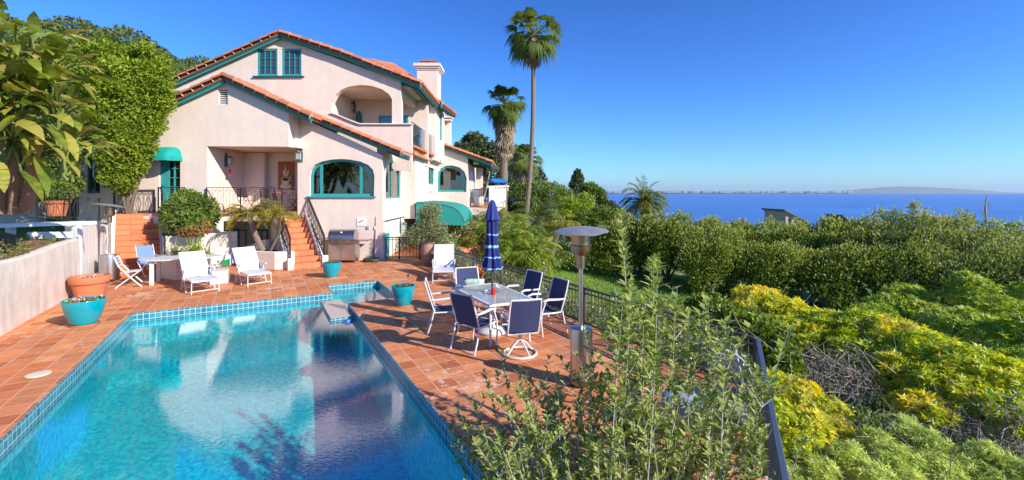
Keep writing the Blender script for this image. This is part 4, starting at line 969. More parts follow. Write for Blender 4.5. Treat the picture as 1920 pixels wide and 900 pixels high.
b = MB(); b.bar(P(56, 441, 11.9), P(132, 440, 12.9), .14, .17); b.build('lower_beam', WHITE, tf)
for x in (143, 20): b = MB(); b.box(P(x, 437, 13.2 if x > 100 else 12), (.14, .14, .42)); b.build('post', WHITE, tf)
b = MB(); q = P(196, 468, 14.35); b.box(q, (.13, .09, .34)); tag(b.build('electrical_box', GREYPL, bev=.01), 'small grey weatherproof electrical box on the wall by the patio heater', 'electrical box')
bx = [o for o in bpy.data.objects if o.name == 'electrical_box'][0]
b = MB(); b.tube([q+Vector((0, 0, .15)), q+Vector((0, 0, .5)), q+Vector((-.15, .1, .62))], .014, 6); b.build('conduit', GREYPL, bx); b = MB(); b.tube([q-Vector((0, 0, .15)), q-Vector((0, 0, .6))], .014, 6); b.build('conduit', GREYPL, bx)

# ---------------------------------------------------------------- iron pool fence
def bar_fence(a, c, h, label, name='iron_fence', cat='fence', gap=.105, posts=5, m=BRONZE, base=.09, hr=.05):
    a = Vector(a); c = Vector(c); t = thing(name, label, cat, a, None); d = c-a; L = d.length; ax = d.normalized(); up = Vector((0, 0, h))
    b = MB(); b.bar(a+up, c+up, hr, .035); b.build('top_rail', m, t, bev=.008)
    b = MB(); b.bar(a+Vector((0, 0, base)), c+Vector((0, 0, base)), .03, .03); b.bar(a+Vector((0, 0, h-.09)), c+Vector((0, 0, h-.09)), .03, .025); b.build('rails', m, t)
    for i in range(posts): q = a.lerp(c, i/(posts-1)); b = MB(); b.box(q+up*.5, (.045, .045, h), math.atan2(d.y, d.x)); b.build('post', m, t)
    n = int(L/gap)
    per = max(1, n//(posts-1))
    for k in range(posts-1):
        b = MB()
        for i in range(1, per): q = a.lerp(c, (k+i/per)/(posts-1)); b.box(q+Vector((0, 0, (h+base)/2)), (.016, .016, h-base-.01), math.atan2(d.y, d.x))
        b.build('grille_panel', m, t)
    return t
fa0, fa1 = UW(8.0, -4.9), UW(7.98, 9.1)
bar_fence(fa0, fa1, .76, 'long bronze iron fence along the seaward edge of the terrace', posts=9, gap=.10)
bar_fence(fa1+Vector((0, -.06, 0)), Vector((1.66, 2.7, 0)), .76, 'short iron fence run with a wide blue-grey handrail turning back from the corner', posts=3, m=BLUEG, hr=.05)
gta = bar_fence(Vector((-5.25, 17.85, 0)), Vector((-3.62, 17.85, 0)), .86, 'black iron double gate between the house corner and the clay urn', 'iron_gate', 'gate', gap=.13, posts=3, m=IRON)

# ---------------------------------------------------------------- barbecue, hose, wall boxes
gr = thing('gas_barbecue', 'large stainless steel gas barbecue against the pink wall', 'barbecue', (-6.38, 17.2, 0))
b = MB(); b.box((-6.38, 17.25, .42), (1.0, .58, .66)); b.build('cabinet', STEEL, gr, bev=.01)
for s_ in (-1, 1):
    dm = MB(); dm.box((-6.38+s_*.245, 16.945, .44), (.46, .03, .56)); dd_ = dm.build('door', STEEL, gr, bev=.006)
    b = MB(); b.tube([(-6.38+s_*.06, 16.90, .68), (-6.38+s_*.40, 16.90, .68)], .012, 6); b.build('handle', STEELD, dd_)
b = MB(); b.box((-6.38, 17.2, .78), (1.10, .66, .06)); b.box((-6.38, 16.90, .80), (1.3, .09, .15)); b.build('control_panel', STEELD, gr, bev=.01)
for i in range(5): b = MB(); b.tube([(-6.95+.285*i, 16.86, .80), (-6.95+.285*i, 16.81, .80)], .03, 12); b.build('knob', STEEL, gr)
for s_ in (-1, 1):
    b = MB(); b.box((-6.38+s_*.77, 17.2, .83), (.42, .56, .04)); b.build('side_shelf', STEEL, gr, bev=.008)
b = MB(); rows = []
for xx_ in (-6.88, -5.92): rows.append([Vector((xx_, 17.22-.29*math.cos(q), .84+.40*math.sin(q)**.8)) for q in [math.pi*k/10 for k in range(11)]])
b.sheet(rows)
for r_ in rows: b.add(r_, [tuple(range(11))])
ho = b.build('hood', STEEL, gr, smooth=True)
b = MB(); b.tube([(-6.78, 16.89, 1.0), (-6.02, 16.89, 1.0)], .017, 8); b.tube([(-6.75, 16.89, 1.0), (-6.75, 17.0, 1.02)], .012, 6); b.tube([(-6.05, 16.89, 1.0), (-6.05, 17.0, 1.02)], .012, 6); b.build('handle', STEEL, ho)
b = MB(); b.tube([(-6.4, 17.03, 1.12), (-6.4, 17.0, 1.14)], .035, 12); b.build('thermometer', WHITE, ho)
for sx in (-1, 1):
    for sy in (-1, 1): b = MB(); b.tube([(-6.38+sx*.42, 17.25+sy*.22-.02, .045), (-6.38+sx*.42, 17.25+sy*.22+.02, .045)], .045, 10); b.build('caster', RUBB, gr)
b = MB(); b.box((-7.15, 16.7, .17), (.2, .2, .34)); tag(b.build('clay_block', TERRA, bev=.01), 'small square terracotta block between the stair foot and the barbecue', 'block')
b = MB(); c0 = Gd(697, 490.5)
for r_ in (.26, .23, .20): 
    for z in (.03, .07, .11): b.tube([c0+Vector((r_*math.cos(q)*1.25+.02*math.sin(5*q+z*40), r_*math.sin(q), z+.012*math.sin(3*q+r_*30))) for q in [2*math.pi*k/26 for k in range(27)]], .014, 5, cap=False)
b.tube([c0+Vector((.0, .2, .1)), c0+Vector((-.1, .5, .5)), c0+Vector((.05, .62, .75)), c0+Vector((.18, .5, .5)), c0+Vector((.25, .3, .1))], .014, 5)
tag(b.build('garden_hose', HOSE, smooth=True), 'coiled dark garden hose on the paving at the house corner', 'hose')
wb = MB(); r_ = px(C, [(669, 424), (686, 424), (686, 409), (669, 409)]); wb.prism([C.w(p, .02) for p in r_], -C.n*.05); o = wb.build('utility_panel', WHITE); tag(o, 'square white metal utility panel on the pink wall above the barbecue', 'panel'); 
b = MB(); b.bar(C.w(C.c(673, 417), .03), C.w(C.c(681, 413), .03), .03, .02); b.build('latch', RUBB, o)
for (x, y, l) in ((690, 426.5, 'small grey outdoor switch box next to the utility panel'), (704, 427.5, 'small white outdoor socket box near the house corner')):
    b = MB(); b.box(C.w(C.c(x, y), .015), (.09, .05, .13)); tag(b.build('switch_box', GREYPL if x < 700 else WHITE, bev=.005), l, 'switch box', 'outdoor switch boxes')

# wall lanterns (fixed to the walls)
def lantern(p, n, s=1.0, label=''):
    p = Vector(p); n = Vector(n); t = thing('wall_lantern', label, 'wall lantern', p, 'verdigris iron wall lanterns'); x = Vector((n.y, -n.x, 0)) if abs(n.y) > .5 else Vector((0, 1, 0))
    b = MB(); b.prism([p+x*a*s+Vector((0, 0, z*s))+n*.004 for a, z in ((-.09, -.25), (.09, -.25), (.10, .12), (.05, .25), (0, .36), (-.05, .25), (-.10, .12))], n*.02); b.build('backplate', PATINA, t)
    c = p+n*.17*s
    b = MB(); b.tube([p+Vector((0, 0, .1*s)), p+n*.08*s+Vector((0, 0, .2*s)), c+Vector((0, 0, .15*s))], .01, 5); b.build('arm', IRON, t)
    b = MB()
    for sx in (-1, 1):
        for sy in (-1, 1): q = c+x*sx*.075*s+n*sy*.075*s; b.tube([q+Vector((0, 0, -.16*s)), q+Vector((0, 0, .1*s))], .008*s, 4)
    b.box(c+Vector((0, 0, -.17*s)), (.17*s, .17*s, .015*s)); b.box(c+Vector((0, 0, .11*s)), (.19*s, .19*s, .02*s)); b.lathe([(.11*s, .12*s), (.03*s, .19*s), (0, .2*s)], c, 4); b.build('cage', PATINA, t)
    b = MB(); b.box(c+Vector((0, 0, -.03*s)), (.12*s, .12*s, .24*s)); b.build('glass', LAMPG, t); return t
lantern((xp+.01, 17.9, A.c(0, 292)[1]-.1), (1, 0, 0), 1.0, 'wall lantern with a red flower feeder hanging under it, on the porch side wall')
lantern(front(yr-.02).w(front(yr).c(460, 297)), (0, -1, 0), 1.0, 'wall lantern on the shaded back wall of the porch')
lantern(C.w(C.c(563.5, 292), .0), (0, -1, 0), 1.0, 'wall lantern between the porch and the big arched window')
lantern(front(yl).w(front(yl).c(663, 201)), (0, -1, 0), 1.15, 'wall lantern inside the upper loggia between two arched windows')
lantern(front(24.6).w(front(24.6).c(786, 218), .0)+Vector((.12, 0, 0)), (0, -1, 0), 1.3, 'large wall lantern high up by the glass balustrade')
lantern((xr+.01, SC.c(750, 0)[0], SC.c(750, 425)[1]), (1, 0, 0), 1.1, 'wall lantern on the white side wall above the iron gate')
b = MB(); q = Vector((xp+.22, 17.8, A.c(0, 305)[1]-.22)); b.lathe([(0, -.2), (.03, -.19), (.035, -.08), (.06, -.04), (.02, 0), (.012, .12), (0, .13)], q, 10); b.lathe([(0, -.24), (.07, -.22), (.07, -.20), (0, -.19)], q, 10)
tag(b.build('hummingbird_feeder', RED, smooth=True), 'small red hummingbird feeder hanging below the porch lantern', 'bird feeder')
# coffee cup relief on a rusty panel
ar = thing('cup_wall_art', 'rust brown wall panel with a cream relief of a steaming coffee cup', 'wall art', front(yr).w(front(yr).c(537, 330)))
fr_ = front(yr-.01); r_ = px(fr_, [(522, 356), (552, 356), (552, 303), (522, 303)])
b = MB(); b.prism([fr_.w(p, .03) for p in r_], -fr_.n*.025); b.build('panel', WOODPAN, ar)
def blob(pts, off=.04, th=.02, m=CREAM, name='relief'): b = MB(); b.prism([fr_.w(fr_.c(*q), off+th) for q in pts], -fr_.n*th); return b.build(name, m, ar, bev=.004)
ell = lambda cx_, cy_, rx_, ry_, a0=0, a1=2*math.pi, n=18: [(cx_+rx_*math.cos(a0+(a1-a0)*i/n), cy_+ry_*math.sin(a0+(a1-a0)*i/n)) for i in range(n if a1-a0 > 6.2 else n+1)]
blob(ell(536.5, 349, 11, 5.2), .03, .02, name='saucer'); blob([(529.5, 337), (544.5, 337), (543, 345), (540, 349), (533, 349), (530.5, 345)], .045, .03, name='cup')
blob(ell(537, 336, 7.8, 4.6), .06, .02, name='cup_rim'); blob(ell(537, 336, 6.2, 3.4), .07, .02, DKBROWN, 'coffee')
b = MB(); b.tube([fr_.w(fr_.c(*q), .07) for q in [(543, 333), (547, 332), (548.5, 336), (546, 340), (543, 340)]], .022, 6); b.build('cup_handle', CREAM, ar)
for pts in ([(533, 330), (531, 322), (535, 318), (534, 309), (538, 318), (536, 323), (538, 330)], [(538, 330), (538, 323), (542, 320), (544, 316), (543, 323), (541, 328), (540, 331)]): blob(pts, .04, .015, name='steam')

# ---------------------------------------------------------------- pots
def pot(name, c, prof, m, label, n=36, group=None, saucer=None, plants=None, wob=None):
    t = thing(name, label, 'flower pot', c, group); b = MB(); b.lathe(prof, c, n, wob=wob); b.build('body', m, t, smooth=True)
    rt_ = max(r for r, z in prof[-6:]); zt = prof[-1][1]
    b = MB(); b.lathe([(0, 0), (prof[-1][0]*1.02, 0)], Vector(c)+Vector((0, 0, prof[-1][1]+.002)), n); b.build('soil', SOIL, t)
    if saucer: b = MB(); b.lathe([(0, .002), (saucer*.95, .002), (saucer, .035), (saucer*.93, .035), (saucer*.88, .014), (0, .014)], c, n); b.build('saucer', TERRA, t, smooth=True)
    return t
def tp(R_, h): return [(0, .02), (R_*.56, .02), (R_*.60, .04), (R_*.82, h*.45), (R_*.95, h*.8), (R_*1.0, h), (R_*.99, h+.01), (R_*.92, h), (R_*.88, h-.10), (R_*.80, h-.10)]
def plantlets(t, c, r, n, m, s=.05, h=.08, extra=None):
    c = np.array(c); th = rng.uniform(0, 6.28, n); rr = r*np.sqrt(rng.random(n)); q = np.stack([c[0]+rr*np.cos(th), c[1]+rr*np.sin(th), c[2]+rng.random(n)*h], 1)
    d = rng.normal(size=(n, 3))+np.array([0, 0, .7]); quads('foliage' if m is not None and 'petal' not in m.name else 'blossoms', leafq(q, d, s, s*.7), m, t, off=wpos(t))
GP = 'turquoise glazed pots around the pool'
c = Gd(158, 609); t = pot('glazed_pot', c, tp(.345, .50), TEALPOT, 'turquoise glazed pot with yellow and violet pansies by the retaining wall', group=GP, saucer=.24)
plantlets(t, c+Vector((0, 0, .42)), .26, 260, Lgr, .06); plantlets(t, c+Vector((0, 0, .47)), .27, 90, Lpan, .055)
c = Gd(622, 520); t = pot('glazed_pot', c, tp(.29, .46), TEALPOT, 'turquoise glazed pot standing alone before the porch stairs', group=GP, saucer=.2)
plantlets(t, c+Vector((0, 0, .38)), .2, 160, ramp_mat('dusky_leaf', [(.05, .05, .04), (.12, .10, .10), (.18, .2, .1)], .5, .2), .06)
c = Gd(756, 573); t = pot('glazed_pot', c, tp(.275, .47), TEALPOT, 'turquoise glazed pot with low succulents near the glass table', group=GP, saucer=.2)
plantlets(t, c+Vector((0, 0, .39)), .2, 220, ramp_mat('succulent_leaf', [(.05, .06, .03), (.11, .13, .06), (.2, .2, .1)], .5, .2), .05)
c = Gd(160, 560)+Vector((0, .12, 0)); R_ = .40
t = pot('terracotta_pot', c, [(0, .01), (R_*.68, .01), (R_*.88, .36), (R_*.95, .37), (R_*1.0, .40), (R_*1.02, .52), (R_*.99, .55), (R_*.92, .55), (R_*.88, .47), (R_*.8, .47)], TERRA, 'wide rimmed terracotta pot touching the retaining wall')
plantlets(t, c+Vector((0, 0, .47)), .28, 60, Lpan, .05)
c = P(106, 405, 14.6); t = pot('terracotta_pot', c, [(0, .0), (.22, .0), (.30, .40), (.34, .41), (.35, .50), (.31, .50), (.29, .45), (.25, .45)], TERRA, 'terracotta pot with a leafy green bush on the upper path')
n = 3200; th = rng.normal(size=(n, 3)); th = norm(th); q = np.array(c)+np.array([-.05, 0, .78])+th*np.array([.52, .5, .38])*rng.uniform(.5, 1, (n, 1))
quads('foliage', leafq(q, th+rng.normal(size=th.shape)*.6, .08, .045), Lgr, t, off=wpos(t))
c = Gd(890, 536)+Vector((.2, 0, 0)); c = Vector((-1.02, 12.5, 0)); t = pot('terracotta_pot', c, [(0, .0), (.15, .0), (.23, .3), (.24, .36), (.2, .36), (.18, .32)], TERRA, 'small pot of orange leaved flowers between the fence and the glass table')
plantlets(t, c+Vector((0, 0, .36)), .26, 420, Lfl, .07, .2)
c = Vector((-3.02, 16.6, 0)); b = None
t = pot('clay_urn', c, [(0, .0), (.18, .0), (.20, .04), (.30, .25), (.34, .45), (.30, .66), (.23, .76), (.25, .82), (.27, .84), (.23, .84), (.20, .78)], CLAY, 'tall brown clay urn holding a bushy pale green shrub')
n = 9000; cs = [np.array(c)+np.array(o_) for o_ in ((0, 0, 1.15), (-.22, 0, 1.35), (.25, .05, 1.3), (.0, 0, 1.65), (.1, 0, 1.95), (.35, 0, 1.05), (-.38, 0, 1.1), (-.1, 0, 1.85))]
q = np.concatenate([k+norm(rng.normal(size=(n//8, 3)))*np.array([.40, .38, .34])*rng.uniform(.3, 1.05, (n//8, 1)) for k in cs]); d = rng.normal(size=q.shape)+np.array([0, 0, .5])
quads('foliage', leafq(q, d, rng.uniform(.05, .09, len(q)), .035), Lgrey, t, off=wpos(t))
b = MB()
for i in range(26):
    q_ = c+Vector((random.uniform(-.1, .1), random.uniform(-.1, .1), .8)); e = c+Vector((random.uniform(-.5, .5), random.uniform(-.4, .4), random.uniform(1.2, 2.1))); b.tube([q_, q_.lerp(e, .5)+Vector((0, 0, .1)), e], [.012, .008, .004], 4)
b.build('stem', TWIG, t)
c = Vector((-2.42, 15.9, 0)); pot('clay_urn', c, [(0, .0), (.13, .0), (.22, .2), (.25, .4), (.20, .56), (.16, .62), (.19, .66), (.16, .66), (.13, .6)], CLAY, 'smaller ribbed clay urn beside the large urn, behind a lounger', wob=lambda a, z: 1+.03*math.sin(60*z))

# ---------------------------------------------------------------- patio heaters
def heater(c, h, label, rt, tilt, hr, lean=0):
    c = Vector(c); t = thing('patio_heater', label, 'patio heater', c, 'stainless steel mushroom patio heaters')
    b = MB(); b.lathe([(0, .03), (rt*1.05, .03), (rt*1.15, .06), (rt*1.15, .10), (rt*1.05, .11)], c, 28); b.build('base', STEELD, t, smooth=True)
    b = MB(); b.lathe([(0, .11), (rt, .11), (rt, .74), (rt*.97, .78), (rt*.5, .80), (0, .80)], c, 32); b.build('tank_housing', STEEL, t, smooth=True)
    b = MB(); b.tube([c+Vector((0, 0, .8)), c+Vector((0, 0, h-.5))], .032, 12); b.build('pole', STEEL, t, smooth=True)
    b = MB(); b.lathe([(0, h-.52), (.06, h-.52), (.065, h-.34), (.13, h-.30), (.14, h-.27), (.14, h-.22), (.145, h-.20), (.13, h-.19), (.135, h-.06), (.12, h-.05), (0, h-.05)], c, 28); b.build('burner', STEELD, t, smooth=True)
    b = MB(); M = Matrix.Rotation(tilt[0], 3, 'X') @ Matrix.Rotation(tilt[1], 3, 'Y'); prof_ = [(0, 0), (hr*.3, -.008), (hr*.7, -.028), (hr*.97, -.055), (hr, -.062), (hr*.99, -.068), (hr*.69, -.036), (0, -.012)]
    n = 32; vs = []
    for (r, z) in prof_:
        for j in range(n): a_ = 2*math.pi*j/n; fl = 1+.02*math.cos(6*a_+.6); vs.append(c+Vector((0, 0, h+.05))+M@Vector((r*fl*math.cos(a_), r*fl*math.sin(a_), z+.006*math.sin(6*a_)*(r/hr)**2)))
    b.add(vs, [(i*n+j, i*n+(j+1) % n, (i+1)*n+(j+1) % n, (i+1)*n+j) for i in range(len(prof_)-1) for j in range(n)]); b.build('reflector_hood', ALU, t)
    b = MB()
    for j in range(3): a_ = 2*math.pi*j/3+.4; b.tube([c+Vector((.08*math.cos(a_), .08*math.sin(a_), h-.06)), c+Vector((.09*math.cos(a_), .09*math.sin(a_), h+.04))], .008, 5)
    b.build('hood_support', STEEL, t)
    return t
heater(Gd(205, 526), 2.25, 'patio heater with a tilted hood beside the white gate and stairs', .24, (R(-8), R(6)), .42)
heater((.95, 6.25, 0), 2.12, 'patio heater with a flat hood between the fence and the tall shrub', .155, (R(4), R(-2)), .37)

# ---------------------------------------------------------------- garden furniture
def frame_tube(b, pts, r=.015, n=6): b.tube(pts, r, n)
def sling_chair(label, loc, f, first=None):
    rz = math.atan2(-f[0], f[1])
    if first is not None: return copy_tree(first, loc, rz, label)
    t = thing('sling_chair', label, 'chair', (0, 0, 0), 'white framed navy sling chairs at the glass table')
    for s_ in (-1, 1):
        x = s_*.27
        b = MB(); b.tube([(x, .22, 0), (x, .25, .25), (x, .24, .43), (x, .16, .62)], .015, 7); b.build('leg', WPLAS, t)
        b = MB(); b.tube([(x, -.34, 0), (x, -.27, .2), (x, -.22, .42)], .015, 7); b.build('leg', WPLAS, t)
        b = MB(); b.tube([(x, .17, .60), (x, .20, .64), (x, .10, .665), (x, -.12, .645), (x, -.29, .64)], [.016, .02, .024, .022, .015], 7); b.build('armrest', WPLAS, t)
    b = MB(); 
    for s_ in (-1, 1): b.tube([(s_*.25, .26, .42), (s_*.25, 0, .40), (s_*.25, -.2, .40), (s_*.255, -.25, .55), (s_*.255, -.33, .80), (s_*.245, -.38, .97)], .015, 7)
    b.tube([(-.245, -.38, .97), (.245, -.38, .97)], .015, 7); b.tube([(-.25, .26, .42), (.25, .26, .42)], .014, 7); b.tube([(-.25, -.2, .39), (.25, -.2, .39)], .012, 6)
    b.build('seat_frame', WPLAS, t, smooth=True)
    b = MB(); b.sheet([[Vector((x, y, z-.02*(1-(x/.24)**2))) for x in (-.24, -.12, 0, .12, .24)] for y, z in ((.26, .425), (.1, .41), (-.1, .40), (-.22, .415))]); o = b.build('seat', NAVY, t, smooth=True)
    b = MB(); b.sheet([[Vector((x, y-.02*(1-(x/.24)**2), z)) for x in (-.24, -.12, 0, .12, .24)] for y, z in ((-.225, .43), (-.26, .57), (-.33, .80), (-.375, .955))]); b.build('backrest', NAVY, t, smooth=True)
    t.location = loc; t.rotation_euler = (0, 0, rz); return t
sc0 = sling_chair('navy sling chair seen from behind at the pool side corner of the glass table', (-.62, 7.78, 0), (.60, .80))
sling_chair('navy sling chair with a patterned cushion at the far head of the glass table', (-.88, 9.72, 0), (.35, -.94), sc0)
sling_chair('navy sling chair seen edge-on at the pool side of the glass table, towards the house', (-1.28, 8.72, 0), (.9, .15), sc0)
sling_chair('navy sling chair by the fence, nearer the house of the two there', (.18, 9.42, 0), (-.80, -.60), sc0)
sling_chair('navy sling chair by the fence nearest the patio heater', (.62, 8.62, 0), (-.87, -.49), sc0)
# swivel chair
sw = thing('swivel_chair', 'navy sling swivel chair on a white ring base at the glass table', 'chair', (0, 0, 0), None)
for ch in list(sc0.children):
    if ch.name.split('.')[0] != 'leg':
        c_ = ch.copy(); col.objects.link(c_); c_.parent = sw
b = MB(); b.tube([(.27*math.cos(q), .27*math.sin(q), .02) for q in [2*math.pi*k/28 for k in range(29)]], .02, 7, cap=False); b.build('ring_base', WPLAS, sw, smooth=True)
b = MB()
for k in range(4): q = math.pi/2*k+.4; b.tube([(.26*math.cos(q), .26*math.sin(q), .02), (.12*math.cos(q), .12*math.sin(q), .17), (0, 0, .25)], .015, 6)
b.tube([(0, 0, .2), (0, 0, .39)], .03, 10); b.build('swivel_post', WPLAS, sw, smooth=True)
for s_ in (-1, 1): b = MB(); b.tube([(s_*.27, .17, .60), (s_*.27, .20, .42)], .015, 6); b.build('arm_post', WPLAS, sw)
sw.location = (.13, 7.42, 0); sw.rotation_euler = (0, 0, R(14))
# glass table
gt_ = thing('glass_dining_table', 'long frosted glass dining table with white frame and parasol hole', 'table', (-.38, 8.55, 0))
tc_ = [Vector((-1.17, 9.07, .73)), Vector((-.35, 9.49, .73)), Vector((.40, 8.0, .73)), Vector((-.37, 7.66, .73))]; cen = sum(tc_, Vector())/4
b = MB()
for i in range(4): b.bar(tc_[i], tc_[(i+1) % 4], .05, .04)
for p in tc_: b.lathe([(0, -.02), (.035, -.02), (.035, .02), (0, .02)], p, 10)
b.build('frame', WPLAS, gt_)
b = MB(); b.prism([p.lerp(cen, .02)+Vector((0, 0, .004)) for p in tc_], (0, 0, .012)); b.build('glass_top', TABLEG, gt_)
for p in tc_: q = p.lerp(cen, .16); b = MB(); b.tube([q+Vector((0, 0, -.02)), Vector((q.x, q.y, 0)).lerp(Vector((p.x, p.y, 0)), .3)], [.022, .017], 8); b.build('leg', WPLAS, gt_)
b = MB(); b.bar(tc_[0].lerp(cen, .16)-Vector((0, 0, .28)), tc_[2].lerp(cen, .16)-Vector((0, 0, .28)), .025, .025); b.bar(tc_[1].lerp(cen, .16)-Vector((0, 0, .285)), tc_[3].lerp(cen, .16)-Vector((0, 0, .285)), .025, .025); b.build('stretcher', WPLAS, gt_)
# parasol
um = thing('closed_parasol', 'closed navy parasol with pale blue stripes standing through the glass table', 'parasol', (cen.x, cen.y, 0))
b = MB(); b.lathe([(0, .0), (.25, .0), (.26, .04), (.20, .09), (.05, .11), (.045, .34), (0, .34)], (cen.x, cen.y, 0), 28); b.build('base', WPLAS, um, smooth=True)
b = MB(); b.tube([(cen.x, cen.y, .1), (cen.x, cen.y, 2.44)], .02, 10); b.build('pole', BRONZE, um)
mu = bpy.data.materials.new('striped_canvas')
mu.use_nodes = True; nt = mu.node_tree; bs = nt.nodes['Principled BSDF']; bs.inputs['Roughness'].default_value = .8
tcn = ND(nt, 'ShaderNodeTexCoord'); sp_ = ND(nt, 'ShaderNodeSeparateXYZ'); nt.links.new(tcn.outputs['Object'], sp_.inputs[0])
nzn = ND(nt, 'ShaderNodeTexNoise'); nzn.inputs['Scale'].default_value = 9; nt.links.new(tcn.outputs['Object'], nzn.inputs[0])
ad_ = ND(nt, 'ShaderNodeMath', operation='MULTIPLY_ADD'); ad_.inputs[1].default_value = .06; nt.links.new(nzn.outputs[0], ad_.inputs[0]); nt.links.new(sp_.outputs[2], ad_.inputs[2])
md = ND(nt, 'ShaderNodeMath', operation='FRACT'); m0 = ND(nt, 'ShaderNodeMath', operation='MULTIPLY'); m0.inputs[1].default_value = 1/.21; nt.links.new(ad_.outputs[0], m0.inputs[0]); nt.links.new(m0.outputs[0], md.inputs[0])
gt2 = ND(nt, 'ShaderNodeMath', operation='GREATER_THAN'); gt2.inputs[1].default_value = .885; nt.links.new(md.outputs[0], gt2.inputs[0])
lt2 = ND(nt, 'ShaderNodeMath', operation='LESS_THAN'); lt2.inputs[1].default_value = 2.0; nt.links.new(sp_.outputs[2], lt2.inputs[0])
ml2 = ND(nt, 'ShaderNodeMath', operation='MULTIPLY'); nt.links.new(gt2.outputs[0], ml2.inputs[0]); nt.links.new(lt2.outputs[0], ml2.inputs[1])
mx_ = ND(nt, 'ShaderNodeMix', data_type='RGBA'); mx_.inputs[6].default_value = (.012, .022, .14, 1); mx_.inputs[7].default_value = (.25, .52, .80, 1); nt.links.new(ml2.outputs[0], mx_.inputs[0]); nt.links.new(mx_.outputs[2], bs.inputs['Base Color'])
fold = lambda a, z: 1+(.16+.10*max(0, 1.9-z))*math.cos(8*a+2.5*z)+.06*math.cos(3*a+9*z)
b = MB(); b.lathe([(.10, 1.19), (.17, 1.20), (.165, 1.27), (.13, 1.45), (.095, 1.62), (.105, 1.85), (.10, 2.1), (.115, 2.17)], (cen.x, cen.y, 0), 48, wob=fold); b.build('canopy', mu, um, smooth=True)
b = MB(); b.lathe([(.135, 2.13), (.12, 2.2), (.085, 2.34), (.05, 2.46), (.02, 2.5), (0, 2.5)], (cen.x, cen.y, 0), 32, wob=lambda a, z: 1+.1*math.cos(8*a)); b.build('vent_cap', UMB, um, smooth=True)
b = MB(); b.lathe([(.104, 1.60), (.108, 1.61), (.108, 1.64), (.104, 1.65)], (cen.x, cen.y, 0), 24, wob=fold); b.build('strap', UMBS, um)
# things on the table and chair
T = lambda px_, py_: Gd(px_, py_, .748)
b = MB(); q = T(925, 552); b.lathe([(0, 0), (.045, 0), (.05, .03), (.048, .09), (.038, .10), (.04, .115), (0, .115)], q, 18); tag(b.build('candle_jar', RED, smooth=True), 'red glass candle jar on the glass table by the parasol pole', 'candle jar')
q = T(937, 547); fb_ = thing('shell_centrepiece', 'white starfish-like flower ornament next to the red candle jar', 'ornament', q); b = MB()
for k in range(14):
    a_ = k*2.4; el = .15+.08*(k % 5); e = q+Vector((math.cos(a_)*.13*(1-el*.5), math.sin(a_)*.13*(1-el*.5), .03+el*.3)); m_ = q.lerp(e, .5)+Vector((0, 0, .015)); s_ = Vector((-math.sin(a_), math.cos(a_), 0))*.025
    b.add([q+Vector((0, 0, .02)), m_+s_, e, m_-s_], [(0, 1, 2, 3)])
b.build('petals', WHITE, fb_)
b = MB(); q = T(906, 546); b.bar(q+Vector((-.08, .02, .008)), q+Vector((.07, -.01, .008)), .03, .012); b.bar(q+Vector((.0, -.03, .014)), q+Vector((.08, .03, .014)), .02, .01); tag(b.build('folded_glasses', WHITE), 'small white folded object lying on the glass table', 'folded item')
b = MB(); n = 8; rows = [[], []]
cp = Vector((-.80, 9.66, .67)); 
for sg in (1, -1):
    rows = [[cp+Vector(((i/8-.5)*.42, sg*.06*math.sin(math.pi*i/8)**.5*math.sin(math.pi*j/6)**.5, (j/6-.5)*.26+.0)) for i in range(9)] for j in range(7)]
    b.sheet(rows)
tag(b.build('throw_cushion', CUSH, smooth=True), 'green and cream patterned cushion on the far sling chair', 'cushion')

